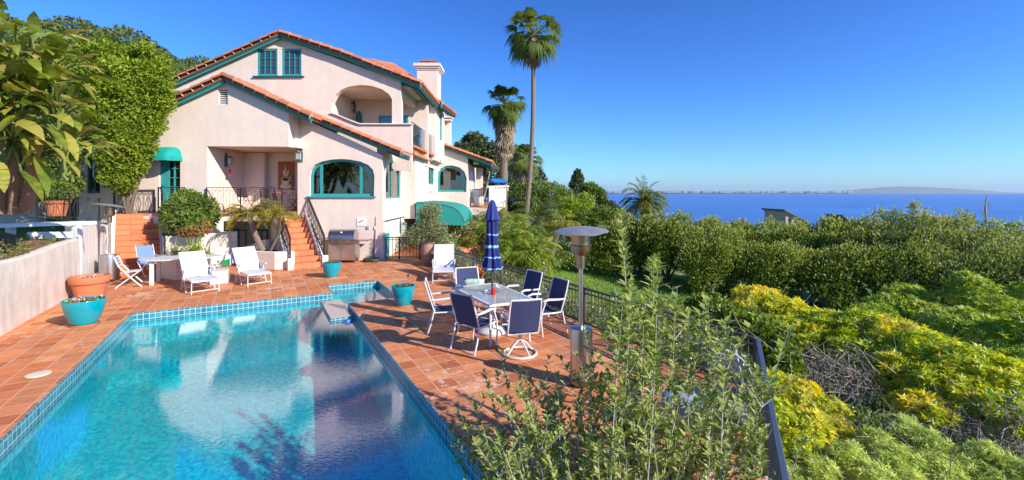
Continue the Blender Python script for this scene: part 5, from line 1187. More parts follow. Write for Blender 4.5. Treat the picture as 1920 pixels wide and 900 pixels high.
# loungers (local frame: foot of the seat towards +Y is the HEAD end)
def lounger(label, loc, hd, rec=46, first=None):
    rz = math.atan2(-hd[0], hd[1])
    if first is not None: return copy_tree(first, loc, rz, label)
    t = thing('sun_lounger', label, 'sun lounger', (0, 0, 0), 'white sling sun loungers')
    sn, cs_ = math.sin(R(rec)), math.cos(R(rec)); hw = .30
    b = MB(); 
    for s_ in (-1, 1): b.tube([(s_*hw, -.02, .32), (s_*hw, .1, .345), (s_*hw, 1.05, .35)], .014, 7)
    b.tube([(-hw, -.02, .32), (hw, -.02, .32)], .014, 7); b.build('seat_frame', WPLAS, t)
    b = MB()
    for s_ in (-1, 1): b.tube([(s_*hw, .80, .34), (s_*hw, .80+.86*cs_, .34+.86*sn)], .014, 7)
    b.tube([(-hw, .80+.86*cs_, .34+.86*sn), (hw, .80+.86*cs_, .34+.86*sn)], .014, 7); b.build('back_frame', WPLAS, t)
    b = MB(); b.sheet([[Vector((x, y, z-.02*(1-(x/.29)**2))) for x in (-.29, -.15, 0, .15, .29)] for y, z in ((-.015, .325), (.1, .35), (.4, .345), (.8, .35))]); b.build('seat', SLING, t, smooth=True)
    b = MB(); b.sheet([[Vector((x, .80+k*cs_+.015*(1-(x/.29)**2), .345+k*sn)) for x in (-.29, -.15, 0, .15, .29)] for k in (.0, .3, .6, .86)]); b.build('backrest', SLING, t, smooth=True)
    b = MB(); b.sheet([[Vector((x, .80+k*cs_-.02, .36+k*sn)) for x in (-.24, 0, .24)] for k in (.05, .12, .2)]); b.build('lumbar_flap', SLING, t, smooth=True)
    for s_ in (-1, 1):
        b = MB(); b.tube([(s_*hw, .02, .33), (s_*(hw+.01), -.01, 0)], .013, 6); b.build('leg', WPLAS, t)
        b = MB(); b.tube([(s_*(hw+.03), .95, .0), (s_*(hw+.03), .72, .52)], .013, 6); b.build('leg', WPLAS, t)
        b = MB(); b.tube([(s_*(hw+.03), .45, .0), (s_*(hw+.03), .74, .50)], .013, 6); b.build('leg', WPLAS, t)
        b = MB(); b.bar((s_*(hw+.03), .48, .54), (s_*(hw+.03), .92, .56), .05, .022); b.build('armrest', WPLAS, t, bev=.006)
    b = MB(); b.tube([(-hw, -.005, .08), (hw, -.005, .08)], .012, 6); b.tube([(-hw-.03, .52, .12), (hw+.03, .52, .12)], .011, 6); b.tube([(-hw-.03, .9, .12), (hw+.03, .9, .12)], .011, 6); b.build('stretcher', WPLAS, t)
    t.location = loc; t.rotation_euler = (0, 0, rz); return t
l0 = lounger('white sun lounger right beside the oval table and cube side table', (-8.02, 11.86, 0), (-.74, .68))
lounger('white sun lounger between the cube side table and the palm planter', (-7.15, 12.85, 0), (-.74, .68), first=l0)
lounger('white sun lounger alone by the clay urns and iron fence', (-2.0, 13.2, 0), (-.13, .99), first=l0)
b = MB(); q = Gd(405, 533)+Vector((.0, .2, 0)); b.box(q+Vector((0, 0, .18)), (.42, .42, .36), R(22)); o = b.build('cube_side_table', WPLAS, bev=.02); tag(o, 'white plastic cube side table between the two poolside loungers', 'side table')
b = MB(); b.box(q+Vector((0, 0, .372)), (.44, .44, .022), R(22)); b.build('lid', WPLAS, o, bev=.006)
# oval table
ot = thing('oval_garden_table', 'oval pale plastic garden table in front of the spiky planter', 'table', (-9.75, 13.3, 0))
b = MB(); M_ = Matrix.Rotation(R(22), 3, 'Z'); n = 40
ov = [Vector((-9.75, 13.35, .70))+M_@Vector((1.0*math.cos(q)*abs(math.cos(q))**-.15, .5*math.sin(q)*abs(math.sin(q)+1e-6)**-.15, 0)) for q in [2*math.pi*(k+.5)/n for k in range(n)]]
b.prism(ov, (0, 0, .035)); b.build('tabletop', mat('weathered_plastic', (.62, .62, .60), .5), ot, bev=.01)
for (sx, sy) in ((-1, -1), (-1, 1), (1, -1), (1, 1)):
    q = Vector((-9.75, 13.35, 0))+M_@Vector((sx*.62, sy*.28, .35)); b = MB(); b.box(q, (.10, .07, .70), R(22)); b.build('leg', WPLAS, ot, bev=.01)
# folding slatted chairs
def folding_chair(label, loc, f, first=None, m=WPLAS):
    rz = math.atan2(-f[0], f[1])
    if first is not None: return copy_tree(first, loc, rz, label)
    t = thing('folding_chair', label, 'chair', (0, 0, 0), 'white folding garden chairs')
    for s_ in (-1, 1):
        x = s_*.23
        b = MB(); b.bar((x, .30, .0), (x, .05, .28), .03, .05, (1, 0, 0)); b.bar((x, .05, .28), (x, -.20, .60), .03, .05, (1, 0, 0)); b.bar((x, -.20, .60), (x, -.30, .88), .03, .045, (1, 0, 0)); b.build('leg', m, t, bev=.006)
        b = MB(); b.bar((x*.85, -.28, .0), (x*.85, .22, .42), .03, .05, (1, 0, 0)); b.build('leg', m, t, bev=.006)
    for k in range(6): b = MB(); b.box((0, .24-.075*k, .435-.004*k), (.42, .06, .018)); b.build('seat_slat', m, t, bev=.004)
    for k in range(4): b = MB(); b.box((0, -.21-.026*k, .62+.075*k), (.44, .016, .055)); b.build('back_slat', m, t, bev=.004)
    t.location = loc; t.rotation_euler = (0, 0, rz); return t
f0 = folding_chair('white slatted folding chair standing alone before the patio heater', (-10.75, 12.75, 0), (.85, .5))
folding_chair('white slatted folding chair behind the nearer lounger', (-9.0, 13.75, 0), (-.9, -.35), first=f0)
bc = thing('reclining_chair', 'white chair with a pale blue back at the far end of the oval table', 'chair', (-11.1, 13.95, 0))
M_ = Matrix.Rotation(R(-115), 3, 'Z'); tr_ = lambda x, y, z: Vector((-11.15, 14.0, 0))+M_@Vector((x, y, z))
b = MB(); b.prism([tr_(-.22, -.2, .45), tr_(.22, -.2, .45), tr_(.20, -.36, .98), tr_(-.20, -.36, .98)], M_@Vector((0, -.03, 0))); b.build('backrest', BLUEC, bc, bev=.01)
b = MB(); b.prism([tr_(-.22, -.2, .42), tr_(.22, -.2, .42), tr_(.22, .25, .44), tr_(-.22, .25, .44)], (0, 0, .03)); b.build('seat', BLUEC, bc, bev=.01)
for s_ in (-1, 1):
    b = MB(); b.tube([tr_(s_*.24, .25, 0), tr_(s_*.24, -.22, .5), tr_(s_*.23, -.37, 1.0)], .014, 6); b.build('leg', WPLAS, bc)
    b = MB(); b.tube([tr_(s_*.24, -.35, 0), tr_(s_*.24, .22, .5)], .014, 6); b.build('leg', WPLAS, bc)
    b = MB(); b.bar(tr_(s_*.25, -.28, .66), tr_(s_*.25, .2, .64), .05, .025); b.build('armrest', WPLAS, bc)
# storage boxes near the basement recess
for (x, y, s, m, l, h) in ((403, 495, .5, GREYPL, 'grey lidded plastic box stacked near the low white wall', .42), (414, 499, .5, GREENPL, 'green plastic crate under the blue box', .22), (420, 496, .62, BLUEPL, 'bright blue plastic crate by the low white wall', .38)):
    q = Gd(x, y); t = thing('storage_box', l, 'storage box', q, 'plastic storage boxes'); b = MB(); b.box(q+Vector((0, 0, h/2)), (s, .4, h-.03), R(18)); b.build('body', m, t, bev=.015); b = MB(); b.box(q+Vector((0, 0, h-.005)), (s+.03, .43, .03), R(18)); b.build('lid', m, t, bev=.006)
# porch bistro set
def bistro(label, loc, f, first=None):
    rz = math.atan2(-f[0], f[1])
    if first is not None: return copy_tree(first, loc, rz, label)
    t = thing('bistro_chair', label, 'chair', (0, 0, 0), 'dark slatted bistro chairs on the porch')
    for s_ in (-1, 1):
        b = MB(); b.tube([(s_*.21, .24, 0), (s_*.21, -.05, .30), (s_*.21, -.2, .48), (s_*.20, -.28, .90)], .012, 6); b.build('leg', IRON, t)
        b = MB(); b.tube([(s_*.19, -.26, 0), (s_*.19, .2, .44)], .012, 6); b.build('leg', IRON, t)
        b = MB(); b.tube([(s_*.22, -.24, .64), (s_*.24, .05, .66), (s_*.23, .14, .60), (s_*.21, .1, .45)], .010, 6); b.build('armrest', IRON, t)
    for k in range(6): b = MB(); b.box((0, .2-.075*k, .455), (.42, .05, .012)); b.build('seat_slat', IRON, t)
    for k in range(5): b = MB(); b.box((0, -.235-.012*k, .60+.068*k), (.40, .012, .04)); b.build('back_slat', IRON, t)
    t.location = loc; t.rotation_euler = (0, 0, rz); return t
b0 = bistro('dark slatted bistro chair behind the porch railing, nearest the porch side wall', (-10.15, 17.35, zf), (.15, 1))
bistro('dark slatted bistro chair in the middle of the porch railing', (-9.35, 17.45, zf), (.1, 1), b0)
bistro('dark slatted bistro chair under the coffee cup wall art', (-8.95, 18.75, zf), (-1, .1), b0)
bt = thing('bistro_table', 'small round tiled bistro table between the porch chairs', 'table', (-9.55, 18.35, zf))
b = MB(); b.lathe([(0, .72), (.36, .72), (.38, .735), (.38, .75), (0, .75)], (-9.55, 18.35, zf), 28); b.build('tabletop', TERRA, bt)
for k in range(3): a_ = 2.1*k+.5; b = MB(); b.tube([(-9.55+.3*math.cos(a_), 18.35+.3*math.sin(a_), zf), (-9.55+.1*math.cos(a_), 18.35+.1*math.sin(a_), zf+.4), (-9.55+.3*math.cos(a_), 18.35+.3*math.sin(a_), zf+.72)], .012, 6); b.build('leg', IRON, bt)
# dining chairs inside the big window
for i, (x, l) in enumerate(((612, 'second striped-back chair'), (636, 'third striped-back chair'), (660, 'fourth striped-back chair'), (590, 'first striped-back chair, behind the narrow pane,'), (687, 'last striped-back chair, behind the opening pane,'))):
    q = P(x, 372, YC+1.0); t = thing('dining_chair', l+' inside the big arched window', 'chair', q, 'dining chairs inside the arched window')
    for s_ in (-1, 1): b = MB(); b.box(q+Vector((s_*.2, 0, .0)), (.035, .035, .95)); b.build('post', RUBB, t)
    for k in range(4): b = MB(); b.box(q+Vector((0, 0, .15+.09*k)), (.38, .02, .035)); b.build('back_slat', WHITE if k % 2 == 0 else RUBB, t)
# white balcony chair
q = P(898, 386, 29); t = thing('balcony_armchair', 'white armchair on the far garden balcony', 'chair', q)
b = MB(); b.box(q+Vector((0, 0, .3)), (.6, .6, .6)); b.build('seat', WHITE, t, bev=.06); b = MB(); b.box(q+Vector((-.25, .25, .75)), (.5, .12, .7)); b.build('backrest', WHITE, t, bev=.04)
# corner bench behind the tall shrub, blue covered lounge
q = Vector((2.45, 5.3, 0)); cb = thing('curved_bench', 'grey curved metal bench back in the fence corner behind the tall shrub', 'bench', q)
for s_ in range(6):
    rr_ = .20+.045*s_; cc_ = Vector((2.14, 4.95-.03*s_, .52)); b = MB(); b.tube([cc_+Vector((rr_*math.cos(a_), -.05*math.sin(a_), rr_*1.15*math.sin(a_))) for a_ in [R(-40+13*k) for k in range(11)]], .012, 6); b.build('back_slat', GREYPL, cb)
for s_ in (0, .25): b = MB(); b.tube([Vector((2.2+s_, 5.0, .95)), Vector((2.3+s_, 4.95, .4)), Vector((2.25+s_, 4.9, 0))], .018, 6); b.build('leg', GREYPL, cb)
b = MB(); b.box((2.15, 4.75, .39), (.5, .42, .03), R(-25)); b.build('seat', GREYPL, cb)
q = Vector((1.95, 5.0, 0)); lg = thing('covered_footstool', 'round stool under a pale blue cloth half hidden by the tall shrub', 'stool', q)
b = MB(); b.lathe([(.30, .18), (.29, .30), (.28, .38), (.22, .42), (0, .43)], q, 26, wob=lambda a, z: 1+.04*math.cos(9*a)); b.build('cloth', mat('pale_blue_cloth', (.30, .36, .48), .85), lg, smooth=True)
for k in range(4): a_ = math.pi/2*k+.7; b = MB(); b.tube([q+Vector((.2*math.cos(a_), .2*math.sin(a_), 0)), q+Vector((.2*math.cos(a_), .2*math.sin(a_), .25))], .015, 6); b.build('leg', WPLAS, lg)

# ================================================================ VEGETATION
def cloud(blobs, n, lo=.55, hi=1.03, seed=None):
    """points near the skins of ellipsoids; blobs: (centre, radii, weight)"""
    wts = np.array([b_[2] if len(b_) > 2 else (b_[1][0]*b_[1][1]*b_[1][2])**.66 for b_ in blobs]); cnt = rng.multinomial(n, wts/wts.sum())
    out, dr, tone = [], [], []
    for b_, k in zip(blobs, cnt):
        d = norm(rng.normal(size=(k, 3))); lump = 1+.13*np.sin(d[:, :1]*7+b_[0][0])*np.cos(d[:, 1:2]*6+b_[0][1])+.07*np.sin(d[:, 2:3]*13)
        r = rng.uniform(lo, hi, (k, 1))**.7*lump
        out.append(np.array(b_[0])+d*np.array(b_[1])*r); dr.append(d); tone.append(np.full(k, rng.uniform(-.12, .12)))
    return np.concatenate(out), np.concatenate(dr), np.concatenate(tone)
def crown(name, blobs, n, L, Wd, m, parent=None, up=.5, spread=.9, lo=.55, single=False, hi=1.03, droop=0, yoff=0):
    q, d, tone = cloud(blobs, n, lo, hi); N = len(q)
    dd = d*.8+rng.normal(size=(N, 3))*spread+np.array([0, 0, up-droop]); LL = L*rng.uniform(.7, 1.25, N)
    nr = d+rng.normal(size=(N, 3))*.7+np.array([0, 0, .5])
    rv = np.clip(rng.beta(2, 2, N)+tone+yoff, 0, 1)
    V = leafd(q, dd, LL, LL*Wd/L, nr) if single else leafq(q, dd, LL, LL*Wd/L, nr)
    if not single: rv = np.concatenate([rv, rv])
    off = wpos(parent) if parent is not None else np.zeros(3)
    return quads(name, V, m, parent, rv, off=tuple(off))
def pxblob(x, y, Yd, rx, rz_, ry=None):
    c = P(x, y, Yd); return (tuple(c), (rx*Yd/F, (ry if ry is not None else max(rx, rz_)*.8)*Yd/F if ry is None else ry, rz_*Yd/F))
def limbs(parent, base, tips, r0=.12, m=BARK, name='trunk', wig=.15):
    b = MB(); base = Vector(base)
    for t in tips:
        t = Vector(t); pts = []
        for k in range(6):
            f = k/5; p = base.lerp(t, f)+Vector((math.sin(f*5+t.x)*wig, math.cos(f*4+t.y)*wig, 0))*f*(1-f)*3; pts.append(p)
        b.tube(pts, [r0*(1-.8*k/5) for k in range(6)], 6)
    return b.build(name, m, parent, smooth=True)
def tree(name, label, cat, base, blobs, n, L, Wd, m, group=None, tips=None, r0=.12, tm=BARK, **k):
    t = thing(name, label, cat, base, group); limbs(t, base, tips or [b_[0] for b_ in blobs], r0, tm)
    crown('crown', blobs, n, L, Wd, m, t, **k); return t
gz = lambda x, y: float(ground_z(x, y))
def gb(x, Yd): X_ = (x-CX)*Yd/F; return Vector((X_, Yd, gz(X_, Yd)))

# climbing fig on the villa
vb = [pxblob(*a) for a in ((160, 118, 15.2, 36, 34), (196, 102, 15.2, 34, 30), (235, 118, 15.4, 38, 30), (278, 120, 15.6, 40, 28), (302, 150, 15.6, 24, 26), (140, 150, 15.2, 34, 34), (180, 150, 15.0, 40, 36), (235, 160, 15.2, 46, 40), (280, 175, 15.6, 42, 38), (300, 195, 15.8, 26, 26), (200, 205, 15.2, 34, 36), (250, 220, 15.5, 50, 40), (285, 232, 15.8, 26, 26), (225, 265, 15.6, 44, 38), (262, 268, 15.9, 32, 34), (225, 310, 15.8, 38, 34), (252, 305, 16.0, 26, 26), (228, 342, 15.8, 26, 20))]
vb = [(c, (r[0], min(r[1], 1.0), r[2])) for c, r in vb]
vb += [((c[0]+rng.uniform(-.7, .7)*r[0], c[1]-rng.uniform(.3, 1.0)*r[1], c[2]+rng.uniform(-.7, .8)*r[2]), (r[0]*.42, r[1]*.4, r[2]*.40)) for c, r in vb for _ in range(3)]
t = tree('climbing_fig', 'huge bright green fig covering the house corner beside the teal door', 'tree', (-13.7, 16.2, 1.8), vb, 46000, .11, .062, Lvine, tips=[P(190, 150, 15.5), P(240, 170, 15.7), P(215, 300, 16), P(290, 190, 16)], r0=.075, spread=.8, lo=.35)

# giant strelitzia at the picture's edge
st_ = thing('giant_strelitzia', 'giant bird of paradise plant with broad split leaves on the bank', 'plant', (-8.9, 8.6, 1.5))
V, rv = [], []; b = MB(); rs = random.Random(5)
def blade(p, d, L, Wd, droop, tone):
    p = Vector(p); d = Vector(d).normalized(); sdir = d.cross(Vector((rs.uniform(-.5, .5), rs.uniform(-.5, .5), 1))).normalized(); n = 9; mid = []; q = p.copy(); dd = d.copy()
    for k in range(n+1):
        mid.append(q.copy()); dd = (dd+Vector((0, 0, -droop/n))).normalized(); q = q+dd*L/n
    for k in range(n):
        for s_ in (-1, 1):
            if rs.random() < .03: continue
            w0 = Wd*math.sin(math.pi*min(1, (k+.35)/n)**.8)**.7*.5; w1 = Wd*math.sin(math.pi*min(1, (k+1.25)/n)**.8)**.7*.5 if k < n-1 else .01
            up = sdir.cross(d).normalized()*-1; cup = Vector((0, 0, 1))*.22; gapj = Vector((0, 0, rs.uniform(-.02, .012)))*(1 if rs.random() < .4 else .1)
            a, c_ = mid[k], mid[k+1]-(mid[k+1]-mid[k])*(.05 if rs.random() < .4 else -.02)
            V.append([a, c_, c_+sdir*s_*w1+cup*w1+gapj, a+sdir*s_*w0+cup*w0+gapj]); rv.append(min(1, max(0, tone+rs.uniform(-.12, .12))))
cen_ = [(P(22, 262, 9.6), 44), (P(-40, 190, 8.8), 18), (P(60, 300, 9.9), 26), (P(35, 205, 9.4), 30), (P(10, 140, 9.2), 22), (P(5, 85, 9.6), 10), (P(110, 235, 9.6), 30), (P(80, 165, 9.7), 22), (P(120, 290, 9.8), 18), (P(60, 110, 9.7), 12)]
leafspec = []
for cc_, n in cen_:
    for k in range(n):
        a_ = rs.uniform(-.9, 2.1) if rs.random() < .75 else rs.uniform(2, 5.2); el = rs.uniform(-.15, 1.15)
        dirv = Vector((math.cos(a_)*math.cos(el), math.sin(a_)*math.cos(el)*-.9, math.sin(el))); pl_ = rs.uniform(.3, .95); e = cc_+dirv*pl_+Vector((0, 0, .12))
        b.tube([cc_+Vector((rs.uniform(-.1, .1), rs.uniform(-.1, .1), rs.uniform(-.6, .1))), cc_.lerp(e, .6)+Vector((0, 0, .06)), e], [.03, .022, .015], 5)
        blade(e, dirv+Vector((0, 0, -.1)), rs.uniform(.42, .85), rs.uniform(.16, .27), rs.uniform(.5, 1.7), rs.uniform(.1, .95))
for (x, y, dx, dy, Yd) in ((100, 260, 1, -.1, 8.8), (120, 215, 1, .1, 9), (70, 320, .9, -.4, 8.6), (30, 60, .8, .5, 9), (60, 45, .7, .1, 9), (10, 100, .9, .2, 9), (140, 245, .9, -.5, 9.2), (90, 150, .8, .3, 9.1), (100, 290, .6, -.8, 9), (20, 330, .2, -1, 8.6), (60, 110, .5, .8, 9.1), (75, 195, .95, .15, 8.7), (110, 235, .9, -.25, 8.9), (40, 170, .9, .3, 8.8), (55, 230, 1, .05, 8.5), (20, 300, .6, -.6, 8.4)):
    p = P(x-30, y, Yd); b.tube([P(22, 262, 9.6), p], [.03, .015], 5); blade(p, (dx, -.25, dy), rs.uniform(.7, .95), .27, .9, rs.uniform(.2, .8))
quads('leaf_blades', np.array([[tuple(v) for v in q] for q in V]), Lstrel, st_, np.array(rv), off=wpos(st_))
b.build('petiole', GREENST, st_, smooth=True)
b = MB()
for (x0_, y0_, x1_, y1_) in ((28, 400, 22, 255), (-20, 380, -58, 165), (48, 392, 60, 295), (5, 400, 8, 135)): b.tube([P(x0_, y0_, 9.8), P((x0_+x1_)/2+6, (y0_+y1_)/2, 9.7), P(x1_, y1_, 9.6)], [.12, .11, .10], 9)
b.build('trunk', mat('peeling_stem', (.36, .19, .10), .9, noise=(9, (.20, .12, .07), .25), bump=(20, .8)), st_, smooth=True)
# greenery under it
tree('garden_shrub', 'dark green shrub below the giant strelitzia beside the house corner', 'shrub', P(120, 400, 15), [pxblob(*a) for a in ((95, 320, 15, 42, 30), (130, 345, 15.5, 22, 24), (60, 345, 14.5, 30, 30), (20, 340, 15, 36, 40), (110, 285, 15.5, 40, 36))], 14000, .10, .055, Lgr, r0=.04, yoff=-.15)
# cream garden wall beyond the upper path
b = MB(); b.prism([P(-80, 430, 15.5), P(72, 425, 17.2), P(78, 322, 17.2), P(40, 335, 16.8), P(-80, 318, 15.5)], (0, .25, 0)); tag(b.build('garden_wall', RETW), 'cream boulder-like garden wall behind the terracotta planter', 'wall')

# planter shrub, geraniums, spiky plants
tree('round_shrub', 'dense rounded green shrub in the tall white planter', 'shrub', (-10.6, 15.6, 1.1), [pxblob(*a) for a in ((340, 395, 15.3, 30, 26), (375, 392, 15.5, 28, 26), (325, 412, 15.2, 22, 22), (355, 415, 15.1, 32, 22), (388, 405, 15.6, 18, 24), (350, 375, 15.6, 26, 18))], 17000, .11, .055, Lgr, r0=.03, lo=.4)
t = thing('geranium', 'pink red geraniums spilling over the tall white planter', 'flowers', (-10.4, 14.9, 1.15)); bl_ = [pxblob(*a) for a in ((365, 432, 14.9, 22, 10), (380, 425, 15, 14, 9), (350, 436, 14.8, 14, 6))]
crown('foliage', bl_, 1800, .08, .07, Lgr, t); crown('blossoms', [(c, tuple(np.array(r)*1.08)) for c, r in bl_], 520, .055, .05, Lpink, t, lo=.9)
def spiky(label, c, n, L, m, group=None, wd=.02, el=(.2, 1.4), name='grass_plant'):
    t = thing(name, label, 'plant', c, group); V = []; c = np.array(c)
    for k in range(n):
        a_ = rng.uniform(0, 6.28); e_ = rng.uniform(*el); LL = L*rng.uniform(.6, 1.1); p = c+rng.normal(size=3)*.04; d = np.array([math.cos(a_)*math.cos(e_), math.sin(a_)*math.cos(e_), math.sin(e_)]); s_ = np.array([-math.sin(a_), math.cos(a_), 0])*wd
        pts = []; q = p.copy()
        for j in range(5): pts.append(q.copy()); q = q+d*LL/4; d = norm(d+np.array([0, 0, -.16]))
        for j in range(4): w0, w1 = 1-j/4.2, 1-(j+1)/4.2; V.append([pts[j]-s_*w0, pts[j]+s_*w0, pts[j+1]+s_*w1, pts[j+1]-s_*w1])
    quads('foliage', np.array(V), m, t, np.repeat(rng.random(n), 4), off=wpos(t)); return t
gs = 'spiky grass-leaved plants in the low planter'
spiky('pale spiky plant at the end of the low planter nearest the stairs', Gd(318, 520)+Vector((-.0, .3, .55)), 90, .75, Lgrey, gs)
spiky('tallest spiky grass plant, directly behind the oval table', Gd(350, 520)+Vector((.1, .2, .55)), 150, .95, Lyg, gs)
spiky('spiky plant growing against the shrub planter wall', P(318, 435, 14.9), 90, .7, Lgrey, gs)
spiky('low spiky plant at the house end of the low planter', Gd(380, 516)+Vector((0, .2, .5)), 70, .6, Lgrey, gs)
# feather-palm builder
def fronds(c, n, L, leafl, m, droop=.9, el=(.1, 1.2), az=(0, 6.28), pairs=22, wd=.03, yoff=0, vfold=.5):
    V = []; rv = []; c = np.array(c, float); rach = []
    for k in range(n):
        a_ = rng.uniform(*az); e_ = rng.uniform(*el); LL = L*rng.uniform(.8, 1.1); d = np.array([math.cos(a_)*math.cos(e_), math.sin(a_)*math.cos(e_), math.sin(e_)]); s_ = np.array([-math.sin(a_), math.cos(a_), 0]); q = c.copy(); tone = rng.uniform(0, 1)*.6+.2+yoff; r_ = [q.copy()]
        dr = droop*rng.uniform(.7, 1.3)
        for j in range(pairs):
            q = q+d*LL/pairs; d = norm(d+np.array([0, 0, -dr/pairs*(1+j/pairs)])); r_.append(q.copy()); f = (j+1)/pairs
            if f < .12: continue
            ll = leafl*math.sin(math.pi*min(.97, f*.82+.14))**.6
            for sg in (-1, 1):
                ld = norm(s_*sg+d*.75+np.array([0, 0, vfold*.4-.35*rng.random()])); w_ = norm(np.cross(ld, np.array([0, 0, 1.])+rng.normal(size=3)*.4))*wd*.5; mid = q+ld*ll*.5
                V.append([q, mid+w_, q+ld*ll+np.array([0, 0, -ll*.22]), mid-w_]); rv.append(np.clip(tone+rng.uniform(-.15, .15), 0, 1))
        rach.append(r_)
    return np.array(V), np.array(rv), rach
def feather_palm(name, label, base, top, n, L, leafl, m, tr=.12, group=None, trunk=True, tm=PALMT, cat='palm', bend=.0, rad=.012, **k):
    t = thing(name, label, cat, base, group); V, rv, ra = fronds(top, n, L, leafl, m, **k); quads('fronds', V, m, t, rv, off=wpos(t))
    b = MB()
    for r_ in ra: b.tube([tuple(p) for p in r_[::4]], rad, 4, cap=False)
    b.build('rachis', GREENST, t)
    if trunk:
        b = MB(); base = Vector(base); top_ = Vector(top); pts = [base.lerp(top_, i/8)+Vector((bend*math.sin(math.pi*i/8), 0, 0)) for i in range(9)]; b.tube(pts, [tr*(1.15-.25*i/8+.05*(i % 2)) for i in range(9)], 9); b.build('trunk', tm, t, smooth=True)
    return t
gp = 'small yellowing palms beside the porch stairs'
feather_palm('pygmy_palm', 'small leaning yellowing palm in front of the basement window', P(493, 470, 15.9), P(468, 405, 15.7), 30, .95, .26, Lpyg, .09, gp, droop=1.5, bend=-.05, wd=.025)
feather_palm('pygmy_palm', 'small curved yellowing palm in front of the porch stair head', P(508, 470, 16), P(524, 402, 15.8), 30, .85, .25, Lpyg, .06, gp, droop=1.5, bend=.12, wd=.025)
feather_palm('date_palm', 'round canary date palm with orange centre rising before the blue sea', gb(1207, 52)-Vector((0, 0, 3)), P(1207, 380, 52), 90, 3.3, .6, Lpalm, .4, droop=1.5, el=(-.7, 1.45), wd=.09, rad=.03, yoff=.1)
t = bpy.data.objects['date_palm']; q, d, _ = cloud([(tuple(P(1207, 382, 52)), (.55, .55, .5))], 500); quads('dates', leafd(q, d, .3, .1), Lfl, t, off=wpos(t))
gf = 'bright green feather palms on the slope behind the fence'
for (x, y, Yd, n, L, lab) in ((938, 432, 24, 38, 2.0, 'tallest feather palm on the slope, behind the closed parasol'), (972, 452, 21, 38, 1.75, 'feather palm on the slope directly above the far fence chairs'), (1000, 482, 18, 32, 1.3, 'lowest feather palm at the edge of the sunny lawn'), (903, 446, 23, 30, 1.7, 'feather palm between the green awning and the parasol'), (950, 470, 18, 34, 1.5, 'feather palm close behind the iron fence and parasol')):
    c = P(x, y, Yd); feather_palm('feather_palm', lab, (c.x, c.y, gz(c.x, c.y)-.1), c, n, L, .5, Lfern, .14, gf, droop=1.7, el=(.1, 1.4), wd=.05, pairs=26)
gc = 'stubby leaning palms at the lawn edge'
feather_palm('leaning_palm', 'stubby palm with orange crown base at the top of the lawn', gb(1000, 27), P(1004, 412, 27), 34, 2.3, .5, Lpalm, .22, gc, droop=1.4, wd=.05, bend=.2)
feather_palm('leaning_palm', 'stubby palm leaning right over the lawn behind the patio heater hood', gb(1014, 26), P(1045, 436, 26), 34, 2.0, .5, Lpyg, .2, gc, droop=1.5, wd=.05, bend=.1)
spiky('pale rosette of broad upright leaves at the lawn edge between the two stubby palms', gb(1010, 26)+Vector((0, 0, .3)), 60, 1.5, Lfeather, None, .07, name='agave')
spiky('small striped rosette plant beside the bare branch on the lawn', gb(1030, 21)+Vector((0, 0, .1)), 50, .7, Lgrey, None, .05, name='agave')
b = MB(); b.tube([P(1022, 508, 20), P(1036, 498, 20), P(1048, 492, 20), P(1051, 486, 20)], [.05, .04, .04, .05], 6); tag(b.build('bare_branch', TWIG), 'pale bare fallen branch on the sunny lawn', 'branch')

# fan palms
def fan_leaf(c, d, L, nb, m, spread=1.9, droop=.5):
    d = norm(np.array(d, float)); s_ = norm(np.cross(d, [0, 0, 1.])+1e-6); u_ = np.cross(s_, d); V = []
    for k in range(nb):
        a_ = (k/(nb-1)-.5)*spread*1.35; dd = norm(d*math.cos(a_)+s_*math.sin(a_)); ll = L*(1-.18*abs(a_)); w_ = norm(np.cross(dd, u_))*L*.052
        m_ = c+dd*ll*.55; tip = c+dd*ll*.92+np.array([0, 0, -ll*droop*rng.uniform(.5, 1.2)]); V.append([c, m_+w_, tip, m_-w_])
    return V
def fan_palm(label, base, top, R_, nl, skirt, group, trunk_r, lean=0, Ls=1.0):
    t = thing('fan_palm', label, 'palm', base, group); top = np.array(top, float); V = []; rv = []; b = MB(); Vs = []
    for k in range(nl):
        a_ = rng.uniform(0, 6.28); e_ = rng.uniform(-.95, 1.35); d = np.array([math.cos(a_)*math.cos(e_), math.sin(a_)*math.cos(e_), math.sin(e_)]); pl_ = R_*rng.uniform(.42, .66); c = top+d*pl_
        b.tube([tuple(top), tuple(top+d*pl_*.5+np.array([0, 0, .05])), tuple(c)], [.035, .025, .018], 4, cap=False)
        f = fan_leaf(c, d+np.array([0, 0, -.25]), R_*rng.uniform(.48, .62)*Ls, 17, None, droop=.45 if e_ > .2 else .75); V += f; rv += [np.clip(.25+.4*rng.random()+(.15 if e_ > .5 else -.05), 0, 1)]*len(f)
    quads('fronds', np.array(V), Lpalm, t, np.array(rv), off=wpos(t)); b.build('petiole', GREENST, t)
    for k in range(int(skirt[1])):
        z = -rng.uniform(.0, skirt[0]); a_ = rng.uniform(0, 6.28); rr = skirt[2]*(1+z/skirt[0]*.55)+trunk_r*.6; p = top+np.array([math.cos(a_)*rr*.6, math.sin(a_)*rr*.6, z]); d = np.array([math.cos(a_)*.35, math.sin(a_)*.35, -1]); Vs += fan_leaf(p, d, rng.uniform(.7, 1.3), 7, None, 1.0, .1)
    quads('dead_frond_skirt', np.array(Vs), Ldry, t, off=wpos(t))
    b = MB(); base = Vector(base); tp_ = Vector(top); pts = [base.lerp(tp_, i/14)+Vector((lean*math.sin(math.pi*i/14), 0, 0)) for i in range(15)]
    b.tube(pts, [trunk_r*(1.45-.35*min(1, i/2)-.25*i/14+.04*(i % 2)) for i in range(15)], 10); b.build('trunk', PALMT, t, smooth=True)
gfp = 'tall fan palms behind the villa'
